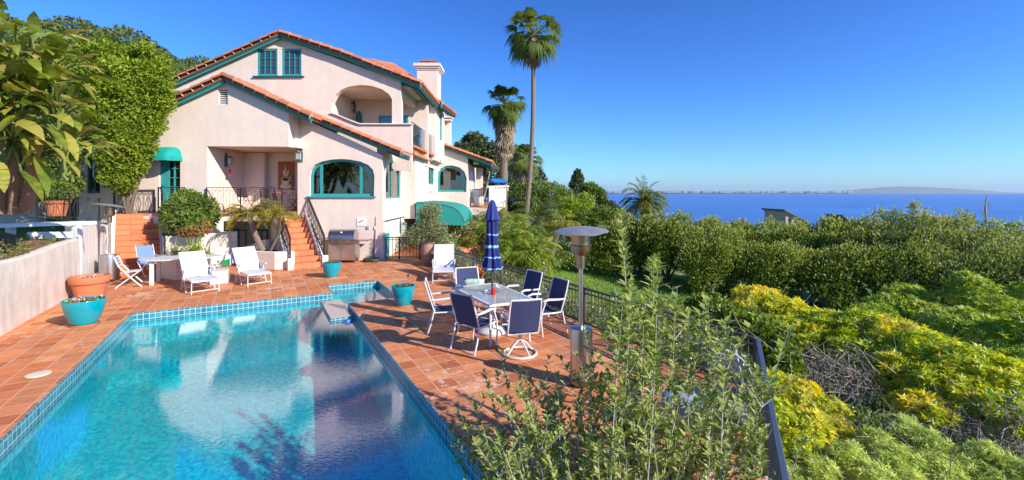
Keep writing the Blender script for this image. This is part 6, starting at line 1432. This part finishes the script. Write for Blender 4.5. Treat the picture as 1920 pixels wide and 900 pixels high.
fan_palm('tallest fan palm with a long thin slightly curved trunk', gb(977, 33), P(999, 66, 33), 2.2, 44, (1.5, 34, .32), gfp, .17, lean=.35)
fan_palm('shorter thick fan palm with a shaggy brown skirt, next to the tallest palm', gb(943, 36), P(946, 196, 36), 1.8, 60, (3.6, 150, .85), gfp, .32)
fan_palm('low fan palm half hidden behind the tallest trunk', gb(985, 38), P(984, 300, 38), 1.6, 44, (2.0, 60, .6), gfp, .26)

# background trees beyond the villa and lawn
gt3 = 'background trees between the villa and the sea'
def bt_(x, Yd, spec, n, L, m, lab, name='garden_tree', r0=.12, tm=BARK, g=gt3, **k):
    bl = [pxblob(a, c_, Yd+(dd if dd else 0), rx, rz_) for a, c_, rx, rz_, dd in spec]; base = gb(x, Yd); tree(name, lab, 'tree', base, bl, n, L, L*.5, m, g, r0=r0, tm=tm, **k)
bt_(885, 44, [(870, 290, 20, 26, 0), (895, 275, 20, 24, 1), (905, 300, 24, 26, 0), (862, 320, 20, 20, 2), (925, 290, 16, 24, 0), (885, 262, 14, 12, 0)], 9000, .32, Leuc, 'loose grey-green eucalyptus rising right behind the rear wing roof', single=True, r0=.2, tm=TWIG)
bt_(930, 46, [(925, 320, 26, 24, 0), (960, 330, 28, 26, 0), (900, 345, 26, 24, 0), (940, 355, 30, 24, 0), (975, 300, 20, 26, 2)], 9000, .26, Leuc, 'dark bushy tree behind the balcony with the blue cover', single=True, r0=.2)
bt_(965, 52, [(965, 300, 16, 26, 0), (975, 330, 20, 24, 0), (1000, 325, 18, 14, 0), (1012, 335, 12, 10, 0)], 5000, .3, Leuc, 'dark spreading tree behind the low fan palm', single=True, r0=.2)
bt_(1010, 36, [(985, 362, 24, 20, 0), (1010, 355, 26, 16, 0), (1035, 362, 26, 20, 0), (1058, 372, 22, 20, 0), (1000, 385, 34, 20, 0), (1040, 390, 34, 22, 0), (1070, 395, 20, 22, 0)], 17000, .16, Lgr, 'broad domed hedge-like tree in front of the low fan palm', single=True, r0=.08, tm=TWIG2)
bt_(960, 38, [(935, 385, 22, 22, 0), (960, 378, 20, 20, 0), (1005, 395, 26, 16, 0), (960, 402, 30, 20, 0)], 9000, .16, Lhedge, 'dark green shrub mass at the foot of the tallest palm', single=True, r0=.08)
bt_(1083, 62, [(1083, 326, 5, 8, 0), (1083, 335, 10, 9, 0), (1082, 347, 13, 9, 0), (1084, 360, 16, 10, 0), (1090, 372, 20, 10, 0)], 6000, .34, Leuc, 'single dark pointed conifer above the garden trees', name='conifer_tree', single=True, r0=.2)
bt_(1110, 55, [(1105, 352, 16, 10, 0), (1118, 362, 16, 12, 0), (1100, 370, 18, 12, 0), (1128, 372, 10, 12, 0)], 5000, .3, Lgr, 'pale tree with drooping crown right of the conifer, before the sea', single=True, r0=.15, droop=1)
bt_(1060, 33, [(1075, 385, 26, 16, 0), (1098, 378, 16, 16, 0), (1060, 408, 32, 18, 0), (1095, 400, 26, 18, 0), (1045, 425, 26, 16, 0)], 13000, .17, Lyg, 'light green shrubby tree with pale bare stems behind the heater hood', single=True, r0=.06, tm=TWIG2)
bt_(1110, 31, [(1105, 410, 28, 16, 0), (1130, 400, 24, 14, 0), (1085, 430, 34, 20, 0), (1125, 430, 34, 22, 0), (1150, 415, 24, 18, 0)], 15000, .15, Lgr, 'mid green rounded shrub between the heater hood and the date palm', single=True, r0=.06)
bt_(1150, 45, [(1143, 385, 11, 9, 0), (1155, 398, 14, 12, 0), (1140, 402, 14, 10, 0)], 3500, .2, Leuc, 'small dark reddish tree just left of the date palm', single=True, r0=.08) if False else bt_(1150, 45, [(1143, 385, 11, 9, 0), (1155, 398, 14, 12, 0), (1140, 402, 14, 10, 0)], 3500, .2, Leuc, 'small dark tree between the grey roof and the date palm', single=True, r0=.08)
# hillside trees above the villa
gh = 'trees on the hillside above the villa'
hs_ = [(15, 48, 20, 22, 95), (55, 62, 20, 18, 95), (88, 72, 18, 16, 92), (110, 68, 12, 12, 92), (128, 85, 16, 16, 88), (150, 95, 16, 20, 85), (205, 90, 14, 12, 84), (225, 92, 14, 14, 82), (300, 100, 13, 12, 80), (318, 118, 12, 16, 80), (30, 92, 26, 22, 80), (75, 100, 26, 20, 78), (120, 112, 24, 20, 75), (5, 80, 24, 24, 82)]
hl = ['topmost hillside tree in the corner of the sky', 'second hillside tree from the sky corner', 'hillside tree above the small white roof', 'small pointed hillside tree on the ridge line', 'hillside tree on the ridge before the fig', 'hillside tree touching the fig crown', 'small ridge tree showing over the fig', 'ridge tree over the middle of the fig', 'dark flat-topped ridge tree nearest the roof', 'dark tree just above the roof corner', 'lower hillside tree behind the strelitzia leaves', 'bushy hillside tree below the white roof', 'hillside tree below the ridge beside the fig', 'hillside tree behind the top strelitzia leaves']
for (x, y, rx, rz_, Yd), lb in zip(hs_, hl):
    c = P(x, y, Yd); bl = [pxblob(x+rng.uniform(-.5, .5)*rx, y+rng.uniform(-.3, .4)*rz_, Yd, rx*.7, rz_*.6) for _ in range(4)]+[pxblob(x, y, Yd, rx, rz_*.8)]
    tree('hillside_tree', lb, 'tree', (c.x, c.y, gz(c.x, c.y)-.5), bl, 5200, .42, .28, Lhill, gh, tips=[bl[0][0], bl[-1][0]], r0=.3, single=True, lo=.3)
N = 110000; yy = rng.uniform(38, 125, N); xx = rng.uniform(-1.25, -.05, N)*yy; zz = ground_z(xx, yy); q = np.stack([xx, yy, zz], 1)
bump_ = (np.sin(xx*.5)+np.cos(yy*.43)+np.sin(xx*.23+yy*.31))*.6; q[:, 2] += rng.uniform(-.2, 1.2, N)+bump_*1.4
k_ = (zz > 1.5); q = q[k_]; d = rng.normal(size=q.shape)+np.array([.3, -.4, .8])
tag(quads('undergrowth', leafd(q, d, rng.uniform(.3, .65, len(q)), .38), Lhill), kind='stuff')
# small white house on the hill, grey roofs by the sea
def small_house(label, c, s, wallm, roofm, flat=False, shed=False, name='distant_house'):
    c = Vector(c); t = thing(name, label, 'house', c, None); b = MB(); hx, hy, hz_ = s
    if shed: b.prism([c+Vector((-hx/2, 0, 0)), c+Vector((hx/2, 0, 0)), c+Vector((hx/2, 0, hz_*.35)), c+Vector((-hx/2, 0, hz_))], (0, hy, 0))
    else: b.box(c+Vector((0, hy/2, hz_/2)), s)
    b.build('wall', wallm, t); b = MB()
    if shed: b.bar(c+Vector((-hx/2-.3, hy/2, hz_+.1)), c+Vector((hx/2+.3, hy/2, hz_*.35+.05)), hy+.6, .18)
    elif flat: b.box(c+Vector((0, hy/2, hz_+.15)), (hx+.8, hy+.8, .3))
    else:
        e = [c+Vector((sx*(hx/2+.5), hy/2+sy*(hy/2+.5), hz_)) for sx, sy in ((-1, -1), (1, -1), (1, 1), (-1, 1))]; r_ = [c+Vector((sx*hx*.25, hy/2, hz_+hz_*.55)) for sx in (-1, 1)]
        b.add(e+r_, [(0, 1, 5, 4), (1, 2, 5), (2, 3, 4, 5), (3, 0, 4), (3, 2, 1, 0)])
    b.build('roof', roofm, t)
    for k in range(2): b = MB(); b.box(c+Vector((-hx*.28+k*hx*.3, -.05, hz_*.5)), (hx*.1, .1, hz_*.28)); b.build('window', RUBB, t)
    return t
q = P(92, 92, 96); small_house('small white-roofed house on the hillside above the strelitzia', q, (5.5, 5, 1.4), WHITE, WHITE, flat=True)
q = P(68, 74, 104); small_house('small red-roofed house near the ridge above the white-roofed one', q-Vector((0, 0, 1)), (7, 5, 2), STUC, TERRA)
q = P(1493, 432, 60); small_house('grey angular house gable showing above the hedge', q, (2.8, 5, 2.6), HOUSEG, SLATE, shed=True)
q = P(1590, 432, 75); small_house('tiny dark roof corner above the hedge, seaward of the grey gable', q, (1.5, 4, 2.4), SLATE, SLATE, shed=True)
q = P(1098, 400, 58); small_house('grey hipped-roof house with a brick chimney among the trees', q, (4.6, 5, 1.1), STUC, SLATE)
dt = thing('dead_tree', 'bare leafless tree standing above the hedge against the sea', 'tree', P(1848, 470, 40)); b = MB()
b.tube([P(1848, 470, 40), P(1849, 420, 40), P(1847, 392, 40), P(1850, 366, 40)], [.14, .10, .07, .03], 6)
for (x0_, y0_, x1_, y1_) in ((1848, 410, 1836, 385), (1848, 400, 1860, 383), (1836, 385, 1829, 378), (1849, 388, 1841, 376), (1848, 395, 1856, 376), (1849, 415, 1866, 404)): b.tube([P(x0_, y0_, 40), P((x0_+x1_)/2+1, (y0_+y1_)/2+2, 40), P(x1_, y1_, 40)], [.05, .03, .015], 5)
b.build('trunk', TWIG, dt)

# the tall hedge: clipped laurels, each its own shrub
gl_ = 'dark hedge shrubs along the seaward side of the lawn'
Lhtop = ramp_mat('sunlit_hedge_leaf', [(.15, .20, .035), (.28, .32, .06), (.44, .46, .12), (.62, .60, .24)], .42, .4, big=(.5, .3))  # paler leaves for the hedge tops: sunlit look put into the colour
def hedge_shrub(x, top, bot, Yd, rx, lab, m=Lhedge, n=15000, L=.13, pale=0):
    Yb = Yd; c0 = P(x, top, Yb); rxm = rx*Yb/F; zt = c0.z; zb = gz(c0.x, c0.y)-.2; h = zt-zb; bl = []
    for k in range(9):
        a_ = k*2.39; f = (k+.5)/9; bl.append(((c0.x+math.cos(a_)*rxm*.55, c0.y+math.sin(a_)*rxm*.4, zt-.9-.16*k*h/3.2+rng.uniform(-.2, .25)), (rxm*rng.uniform(.42, .62), rxm*rng.uniform(.4, .55), rng.uniform(.75, 1.15))))
    t = thing('hedge_shrub', lab, 'shrub', (c0.x, c0.y, zb), gl_); limbs(t, (c0.x, c0.y, zb), [b_[0] for b_ in bl[::2]], .09)
    crown('foliage', bl, n, L, L*.5, m, t, lo=.5, up=.7)
    q_, d_, tn = cloud(bl[:6], 2600, .98, 1.22); k_ = d_[:, 2] > -.1; q_, d_ = q_[k_], d_[k_]; quads('top_leaves', leafq(q_, d_*.5+np.array([0, 0, .8]), L*1.05, L*.5), Lhtop if x < 1620 else Lhedge2, t, off=wpos(t))
hx_ = [(1150, 418, 560, 28, 40), (1195, 408, 560, 28, 44), (1250, 398, 560, 27, 48), (1305, 403, 570, 26.5, 50), (1360, 410, 575, 26, 50), (1415, 414, 580, 25.5, 52), (1470, 418, 580, 25, 52), (1530, 418, 585, 24.5, 54), (1590, 416, 585, 24, 56), (1650, 412, 590, 23.5, 58), (1715, 408, 590, 23, 60), (1775, 414, 590, 22.5, 60), (1835, 424, 590, 22, 60), (1895, 432, 590, 21.5, 60), (1960, 428, 590, 21, 60)]
hn = ['first hedge shrub, beside the patio heater hood', 'hedge shrub directly below the date palm', 'hedge shrub just seaward of the date palm', 'tall hedge shrub with a bare twiggy side', 'hedge shrub before the open sea, between the date palm and the grey gable', 'hedge shrub just before the grey gable', 'hedge shrub directly below the grey gable', 'hedge shrub between the grey gable and the tiny dark roof', 'hedge shrub directly below the tiny dark roof corner', 'hedge shrub with pale tips, next after the tiny dark roof', 'hedge shrub with the tallest cream-tipped shoots', 'pale tipped hedge shrub just before the dead tree', 'pale tipped hedge shrub below the dead tree', 'pale tipped hedge shrub beyond the dead tree', 'last pale hedge shrub cut by the picture edge']
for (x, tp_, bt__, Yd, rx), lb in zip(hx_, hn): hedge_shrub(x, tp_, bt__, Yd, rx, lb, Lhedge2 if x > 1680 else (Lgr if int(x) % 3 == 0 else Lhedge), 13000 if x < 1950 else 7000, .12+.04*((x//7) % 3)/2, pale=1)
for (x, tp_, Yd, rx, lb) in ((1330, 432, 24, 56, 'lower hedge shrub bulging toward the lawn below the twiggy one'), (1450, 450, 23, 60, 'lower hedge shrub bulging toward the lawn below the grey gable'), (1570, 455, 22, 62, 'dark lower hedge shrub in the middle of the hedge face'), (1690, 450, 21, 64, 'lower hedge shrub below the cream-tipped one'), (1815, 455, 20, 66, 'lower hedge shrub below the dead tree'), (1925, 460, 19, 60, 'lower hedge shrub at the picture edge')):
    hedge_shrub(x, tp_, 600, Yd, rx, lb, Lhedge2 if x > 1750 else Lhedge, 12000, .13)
# cream-tipped tall shoots
def shoots(label, spots, Yd):
    t = thing('flowering_shoots', label, 'plant', P(spots[0][0], spots[0][1]+40, Yd), None); b = MB(); Q = []
    for (x, y) in spots:
        c = P(x, y, Yd); b.tube([P(x+rng.uniform(-6, 6), y+55, Yd), P(x+rng.uniform(-3, 3), y+25, Yd), c], [.02, .014, .008], 4)
        for k in range(7): Q.append(np.array(P(x+rng.uniform(-5, 5), y+rng.uniform(-4, 34), Yd))+rng.normal(size=(26, 3))*.10)
    b.build('stem', TWIG, t); Q = np.concatenate(Q); quads('foliage', leafq(Q, rng.normal(size=Q.shape)+np.array([0, 0, .5]), .13, .07), Lhedge2, t, np.clip(rng.beta(4, 2, 2*len(Q)), 0, 1), off=wpos(t))
shoots('tall cream-tipped shoots standing highest above the hedge', [(1712, 378), (1722, 395), (1735, 398)], 21.5)
shoots('cream-tipped shoots just before the tall ones above the hedge', [(1655, 396), (1672, 400), (1640, 402), (1690, 404)], 22)
shoots('cream-tipped shoots near the dead tree above the hedge', [(1758, 403), (1795, 398), (1815, 402), (1778, 410)], 21)
shoots('cream-tipped shoots near the picture edge above the hedge', [(1868, 418), (1890, 424), (1905, 428), (1915, 420)], 20)

# yellow-green shrubs on the slope right of the fence
def branchy(t, base, blobs, n=26, m=TWIG, r=.016):
    r *= .7
    b = MB()
    for k in range(n):
        bl = blobs[k % len(blobs)]; e = Vector(bl[0])+Vector(tuple(rng.normal(size=3)*np.array(bl[1])*.5)); s0 = Vector((e.x+rng.uniform(-.5, .5), e.y+rng.uniform(-.35, .35), gz(e.x, e.y)-.1)); p1 = s0.lerp(e, .35)+Vector(tuple(rng.normal(size=3)*.14)); p2 = s0.lerp(e, .7)+Vector(tuple(rng.normal(size=3)*.16)); b.tube([s0, p1, p2, e], [r, r*.75, r*.5, r*.25], 5)
        for _ in range(5):
            f = rng.uniform(.3, 1); a = s0.lerp(e, f); c_ = a+Vector(tuple(rng.normal(size=3)*.28+np.array([0, 0, .15]))); b.tube([a, a.lerp(c_, .5)+Vector(tuple(rng.normal(size=3)*.05)), c_], [r*.4, r*.3, r*.15], 4)
    b.build('branches', m, t)
def shrub(name, label, spec, n, L, Wd, m, group, nb=26, whorl=True, yoff=0, twig=TWIG, r=.022, flat=1.0, lo=.7):
    bl = [pxblob(x, y, Yd, rx, rz_) for x, y, rx, rz_, Yd in spec]; bl = [(c, (rr[0], rr[0]*.9, rr[2]*flat)) for c, rr in bl]; c = bl[0][0]
    t = thing(name, label, 'shrub', (c[0], c[1], gz(c[0], c[1])), group); branchy(t, None, bl, nb, twig, r)
    if whorl:
        q, d, tone = cloud(bl, n//7, lo, 1.04); k_ = d[:, 2] > -.25; q, d, tone = q[k_], d[k_], tone[k_]; ax = norm(d*.6+rng.normal(size=d.shape)*.35+np.array([0, 0, .7])); Q, D, T_ = [], [], []
        s_ = norm(np.cross(ax, rng.normal(size=ax.shape))); u_ = np.cross(ax, s_)
        for j in range(7):
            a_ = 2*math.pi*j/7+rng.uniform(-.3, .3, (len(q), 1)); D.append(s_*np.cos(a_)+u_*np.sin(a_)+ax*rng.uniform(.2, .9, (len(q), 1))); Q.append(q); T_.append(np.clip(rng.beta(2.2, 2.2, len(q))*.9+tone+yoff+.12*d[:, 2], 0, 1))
        Q, D, T_ = map(np.concatenate, (Q, D, T_)); V = leafq(Q, D, L*rng.uniform(.7, 1.2, len(Q)), Wd, D*.1+np.tile(ax, (7, 1))); quads('foliage', V, m, t, np.concatenate([T_, T_]), off=wpos(t))
    else: crown('foliage', bl, n, L, Wd, m, t, lo=.5, yoff=yoff)
    return t
Lbright = ramp_mat('bright_lime_leaf', [(.20, .30, .025), (.36, .46, .035), (.54, .60, .06), (.74, .70, .10), (.80, .56, .07)], .42, .4, big=(1.6, .35))
gy_ = 'yellow-green shrubs on the slope beyond the fence'
shrub('slope_shrub', 'yellow and orange tipped shrub with bare grey twigs at the hedge foot', [(1420, 560, 42, 20, 11.5), (1395, 585, 26, 22, 11.2), (1460, 578, 40, 20, 11), (1500, 592, 40, 18, 10.6)], 11000, .13, .045, Lyel, gy_, 40, yoff=.15)
shrub('slope_shrub', 'long yellow-green shrub sweeping down the middle of the slope', [(1560, 612, 50, 26, 9.8), (1620, 618, 55, 32, 9.4), (1680, 640, 60, 40, 8.9), (1600, 655, 54, 34, 9.0), (1530, 640, 44, 26, 9.5), (1650, 690, 56, 36, 8.4), (1480, 620, 40, 24, 10)], 24000, .125, .045, Lyel, gy_, 60)
shrub('slope_shrub', 'bright yellow shrub above a tangle of bare branches near the picture edge', [(1745, 662, 60, 34, 8.1), (1680, 690, 44, 34, 8.1), (1820, 695, 66, 44, 7.4), (1890, 725, 60, 46, 7.0), (1780, 730, 66, 44, 7.2), (1700, 715, 56, 44, 7.8), (1940, 700, 50, 40, 7.4), (1840, 760, 60, 40, 6.8), (1730, 770, 50, 30, 6.9), (1900, 790, 50, 36, 6.5)], 30000, .115, .042, Lyel, gy_, 80, r=.026)
shrub('slope_shrub', 'glossy green shrub crown in front of the hedge, the nearer to the lawn', [(1700, 560, 40, 24, 13.0), (1690, 580, 55, 26, 12.4), (1640, 590, 40, 18, 12.0), (1740, 595, 50, 24, 11.8)], 12000, .14, .045, Lyg, gy_, 24)
shrub('slope_shrub', 'glossy green shrub crown in front of the hedge at the picture edge', [(1830, 560, 50, 34, 12), (1812, 530, 20, 18, 12), (1880, 590, 50, 34, 11), (1800, 610, 60, 30, 10.6), (1860, 640, 60, 32, 10), (1930, 560, 30, 30, 11.4), (1925, 630, 40, 40, 9.6)], 20000, .13, .042, Lyg, gy_, 30)
shrub('slope_shrub', 'bright lime shrub right against the fence corner rail', [(1440, 725, 34, 28, 5.7), (1495, 745, 40, 30, 5.5), (1545, 775, 38, 28, 5.3), (1450, 785, 36, 34, 5.1), (1510, 805, 40, 32, 5.0), (1565, 820, 34, 28, 5.0), (1500, 850, 44, 34, 4.7), (1430, 850, 30, 40, 4.6), (1450, 900, 34, 34, 4.4)], 20000, .085, .030, Lbright, gy_, 40, yoff=.1, r=.013)
shrub('feathery_shrub', 'soft feathery pale green shrub at the bottom of the slope', [(1690, 815, 36, 34, 4.9), (1640, 838, 34, 32, 4.7), (1740, 842, 36, 34, 4.7), (1590, 868, 34, 36, 4.4), (1680, 872, 40, 34, 4.4), (1640, 905, 40, 34, 4.2), (1540, 895, 32, 36, 4.3), (1760, 890, 40, 34, 4.3), (1710, 925, 40, 34, 4.1), (1480, 905, 30, 30, 4.3)], 34000, .07, .012, Lfeather, gy_, 30, r=.010, lo=.3)
shrub('feathery_shrub', 'small feathery pale green shrub in the bottom picture corner', [(1850, 862, 34, 30, 4.5), (1815, 890, 30, 30, 4.3), (1895, 890, 34, 30, 4.3), (1860, 915, 34, 30, 4.2), (1930, 900, 30, 30, 4.2)], 15000, .065, .012, Lfeather, gy_, 16, r=.010, lo=.3)
shrub('dark_shrub', 'dark glossy shrub between the iron fence and the yellow slope shrubs', [(1420, 620, 40, 28, 8.0), (1450, 650, 40, 34, 7.6), (1380, 600, 40, 24, 8.6), (1465, 690, 36, 30, 7.2), (1330, 575, 40, 22, 9.4)], 12000, .09, .05, Lhedge, gy_, 16, whorl=False)
# bare twigs understorey of the slope
b = MB()
for k in range(700):
    x = rng.uniform(1440, 1630) if k % 2 else rng.uniform(1740, 1925); y = rng.uniform(665, 760) if k % 2 else rng.uniform(765, 850); Yd = (8.6-(x-1430)/230*.9 if k % 2 else 7.0-(x-1700)/225*.7)-(y-650)/130*.5*(k % 2)+rng.uniform(-.2, .4)
    c = P(x, y, Yd); d = Vector(tuple(rng.normal(size=3)*np.array([.16, .14, .16])+np.array([0, 0, .06]))); j1 = Vector(tuple(rng.normal(size=3)*.045)); j2 = Vector(tuple(rng.normal(size=3)*.045)); r_ = rng.uniform(.004, .010)
    b.tube([c-d, c-d*.3+j1, c+d*.4+j2, c+d*1.1], [r_, r_*.8, r_*.6, r_*.3], 4)
tag(b.build('brushwood', TWIG), kind='stuff')
# leafy floor under the shrubs and ivy against the fence
def cover(name, u0, u1, v0, v1, n, h, L, m, dens=None):
    uu = rng.uniform(u0, u1, n); vv = rng.uniform(v0, v1, n); x = P0.x+U.x*uu+W.x*vv; y = P0.y+U.y*uu+W.y*vv; z = ground_z(x, y); hh = (h(uu, vv) if callable(h) else h)
    q = np.stack([x, y, z+rng.uniform(.15, 1, n)**.6*hh], 1); d = rng.normal(size=q.shape)+np.array([-.1, -.2, .5]); tag(quads(name, leafq(q, d, L*rng.uniform(.7, 1.3, n), L*.6), m), kind='stuff')
wav = lambda u_, v_: .12*np.sin(u_*3+v_*1.7)+.1*np.cos(v_*2.6-u_)
cover('ivy', 8.12, 11.0, -9, 2.5, 26000, lambda u_, v_: np.clip(.85-(u_-8.12)*.18, .2, 1)+wav(u_, v_)+.25*(v_ < -3), .085, Livy)
cover('ivy', 8.12, 10.6, 2.0, 10.5, 17000, lambda u_, v_: np.clip(.62-(u_-8.12)*.1, .2, 1)+wav(u_, v_), .07, Livy)
cover('undergrowth', 10.4, 20, -2, 12, 26000, .5, .12, Lhedge)
cover('undergrowth', 8.2, 11, 9.5, 15, 7000, .5, .08, Lgr)
cover('undergrowth', 9, 22, -24, -9, 26000, lambda u_, v_: 1.2+wav(u_, v_), .16, Lgr)
cover('undergrowth', 24, 60, -40, 26, 26000, 1.6, .30, Lhill)

# foreground shrub of tall grey stems
fg = thing('tall_stemmed_shrub', 'tall airy shrub with upright grey stems and small oval leaves, in front of the fence', 'shrub', (.9, 3.7, 0))
topz = lambda X_: float(np.interp(X_, [-.6, -.35, -.1, .25, .55, .8, 1.0, 1.2, 1.45, 1.75, 2.1, 2.4], [.4, .75, 1.2, 1.15, 1.4, 1.8, 2.45, 2.3, 2.0, 1.7, 1.75, 1.3]))
b = MB(); Q, D, Ls_, NR = [], [], [], []; rf_ = random.Random(12)
def stemf(b0, tip, r0, dens=1.0, lmax=.055):
    L = (tip-b0).length; n = max(6, int(L/.042)); bow = Vector((rf_.uniform(-.06, .06), rf_.uniform(-.06, .06), 0)); pts = []
    for k in range(9): f = k/8; pts.append(b0.lerp(tip, f)+bow*math.sin(math.pi*f)+Vector((0, 0, 0)))
    b.tube(pts, [r0*(1-.72*k/8) for k in range(9)], 5)
    for k in range(int(n*dens)):
        f = rf_.random()**.75; f = .12+.88*f; i = min(7, int(f*8)); p = pts[i].lerp(pts[i+1], f*8-i); a_ = rf_.uniform(0, 6.28)
        for s_ in (0, math.pi):
            dirv = Vector((math.cos(a_+s_), math.sin(a_+s_), .75+rf_.uniform(-.3, .4))); Q.append(p); D.append(dirv); Ls_.append(lmax*1.45*rf_.uniform(.6, 1.1)*(1-.08*f)); NR.append(Vector((-math.cos(a_+s_)*.4, -math.sin(a_+s_)*.4, 1)))
    return pts
for k in range(44):
    tx = rf_.uniform(-.5, 2.25); tz = topz(tx)*rf_.uniform(.62, 1.0)
    if k % 9 == 0: tx = rf_.choice([.95, 1.0, 1.15, 1.3, 1.45, .85, 1.05]); tz = topz(tx)*rf_.uniform(.9, 1.02)
    ty = rf_.uniform(3.35, 4.45); b0 = Vector((.85+(tx-.85)*.55+rf_.uniform(-.2, .2), 3.55+(ty-3.75)*.5+rf_.uniform(-.2, .2), 0)); tip = Vector((tx, ty, tz))
    pts = stemf(b0, tip, .0065, *((.95, .082) if tz > 1.45 else (1.15, .06)))
    for _ in range(rf_.randint(1, 4)):
        f = rf_.uniform(.3, .85); i = int(f*8); p = pts[i]; e = p+Vector((rf_.uniform(-.28, .28), rf_.uniform(-.2, .2), rf_.uniform(.18, .5))); e.z = min(e.z, topz(e.x)*1.0)
        if (e-p).length > .1: stemf(p, e, .0045, 1.2, .075 if p.z > 1.1 else .055)
# low dense leafy mass at the bottom
for k in range(190):
    tx = rf_.uniform(-.45, 2.2); ty = rf_.uniform(3.1, 4.3); hz_ = min(topz(tx)*.55, rf_.uniform(.25, .95)); b0 = Vector((tx*.8+.15, ty-.1, 0)); stemf(b0, Vector((tx+rf_.uniform(-.2, .2), ty, hz_)), .005, 1.5, .05)
# the far-left arching shoots over the pool rim
for (x, y, Yd) in ((858, 770, 4.4), (845, 800, 4.3), (880, 750, 4.5), (905, 690, 4.7), (940, 655, 4.8), (932, 700, 4.6), (975, 690, 4.7)):
    e = P(x, y, Yd); stemf(Vector((e.x+.28, e.y-.35, 0)), e, .006, 1.5, .05)
b.build('stems', TWIG2, fg)
Q, D, NR = (np.array([tuple(v) for v in z]) for z in (Q, D, NR)); Ls_ = np.array(Ls_); print('fg leaves', len(Q))
quads('leaves', leafq(Q, D, Ls_, Ls_*.5, NR, .12), Lfg, fg, off=wpos(fg))

# ================================================================ HAZE (sea air)
hm = bpy.data.materials.new('sea_air'); hm.use_nodes = True; nt = hm.node_tree; nt.nodes.clear()
pv = ND(nt, 'ShaderNodeVolumePrincipled'); pv.inputs['Color'].default_value = (.62, .80, 1, 1); pv.inputs['Density'].default_value = 1.7e-5; pv.inputs['Anisotropy'].default_value = .2
ho_ = ND(nt, 'ShaderNodeOutputMaterial'); nt.links.new(pv.outputs[0], ho_.inputs['Volume'])
b = MB(); b.box((5000, 19000, 300), (152000, 82000, 860)); hz = b.build('haze', hm); tag(hz, kind='stuff'); hz.display_type = 'WIRE'
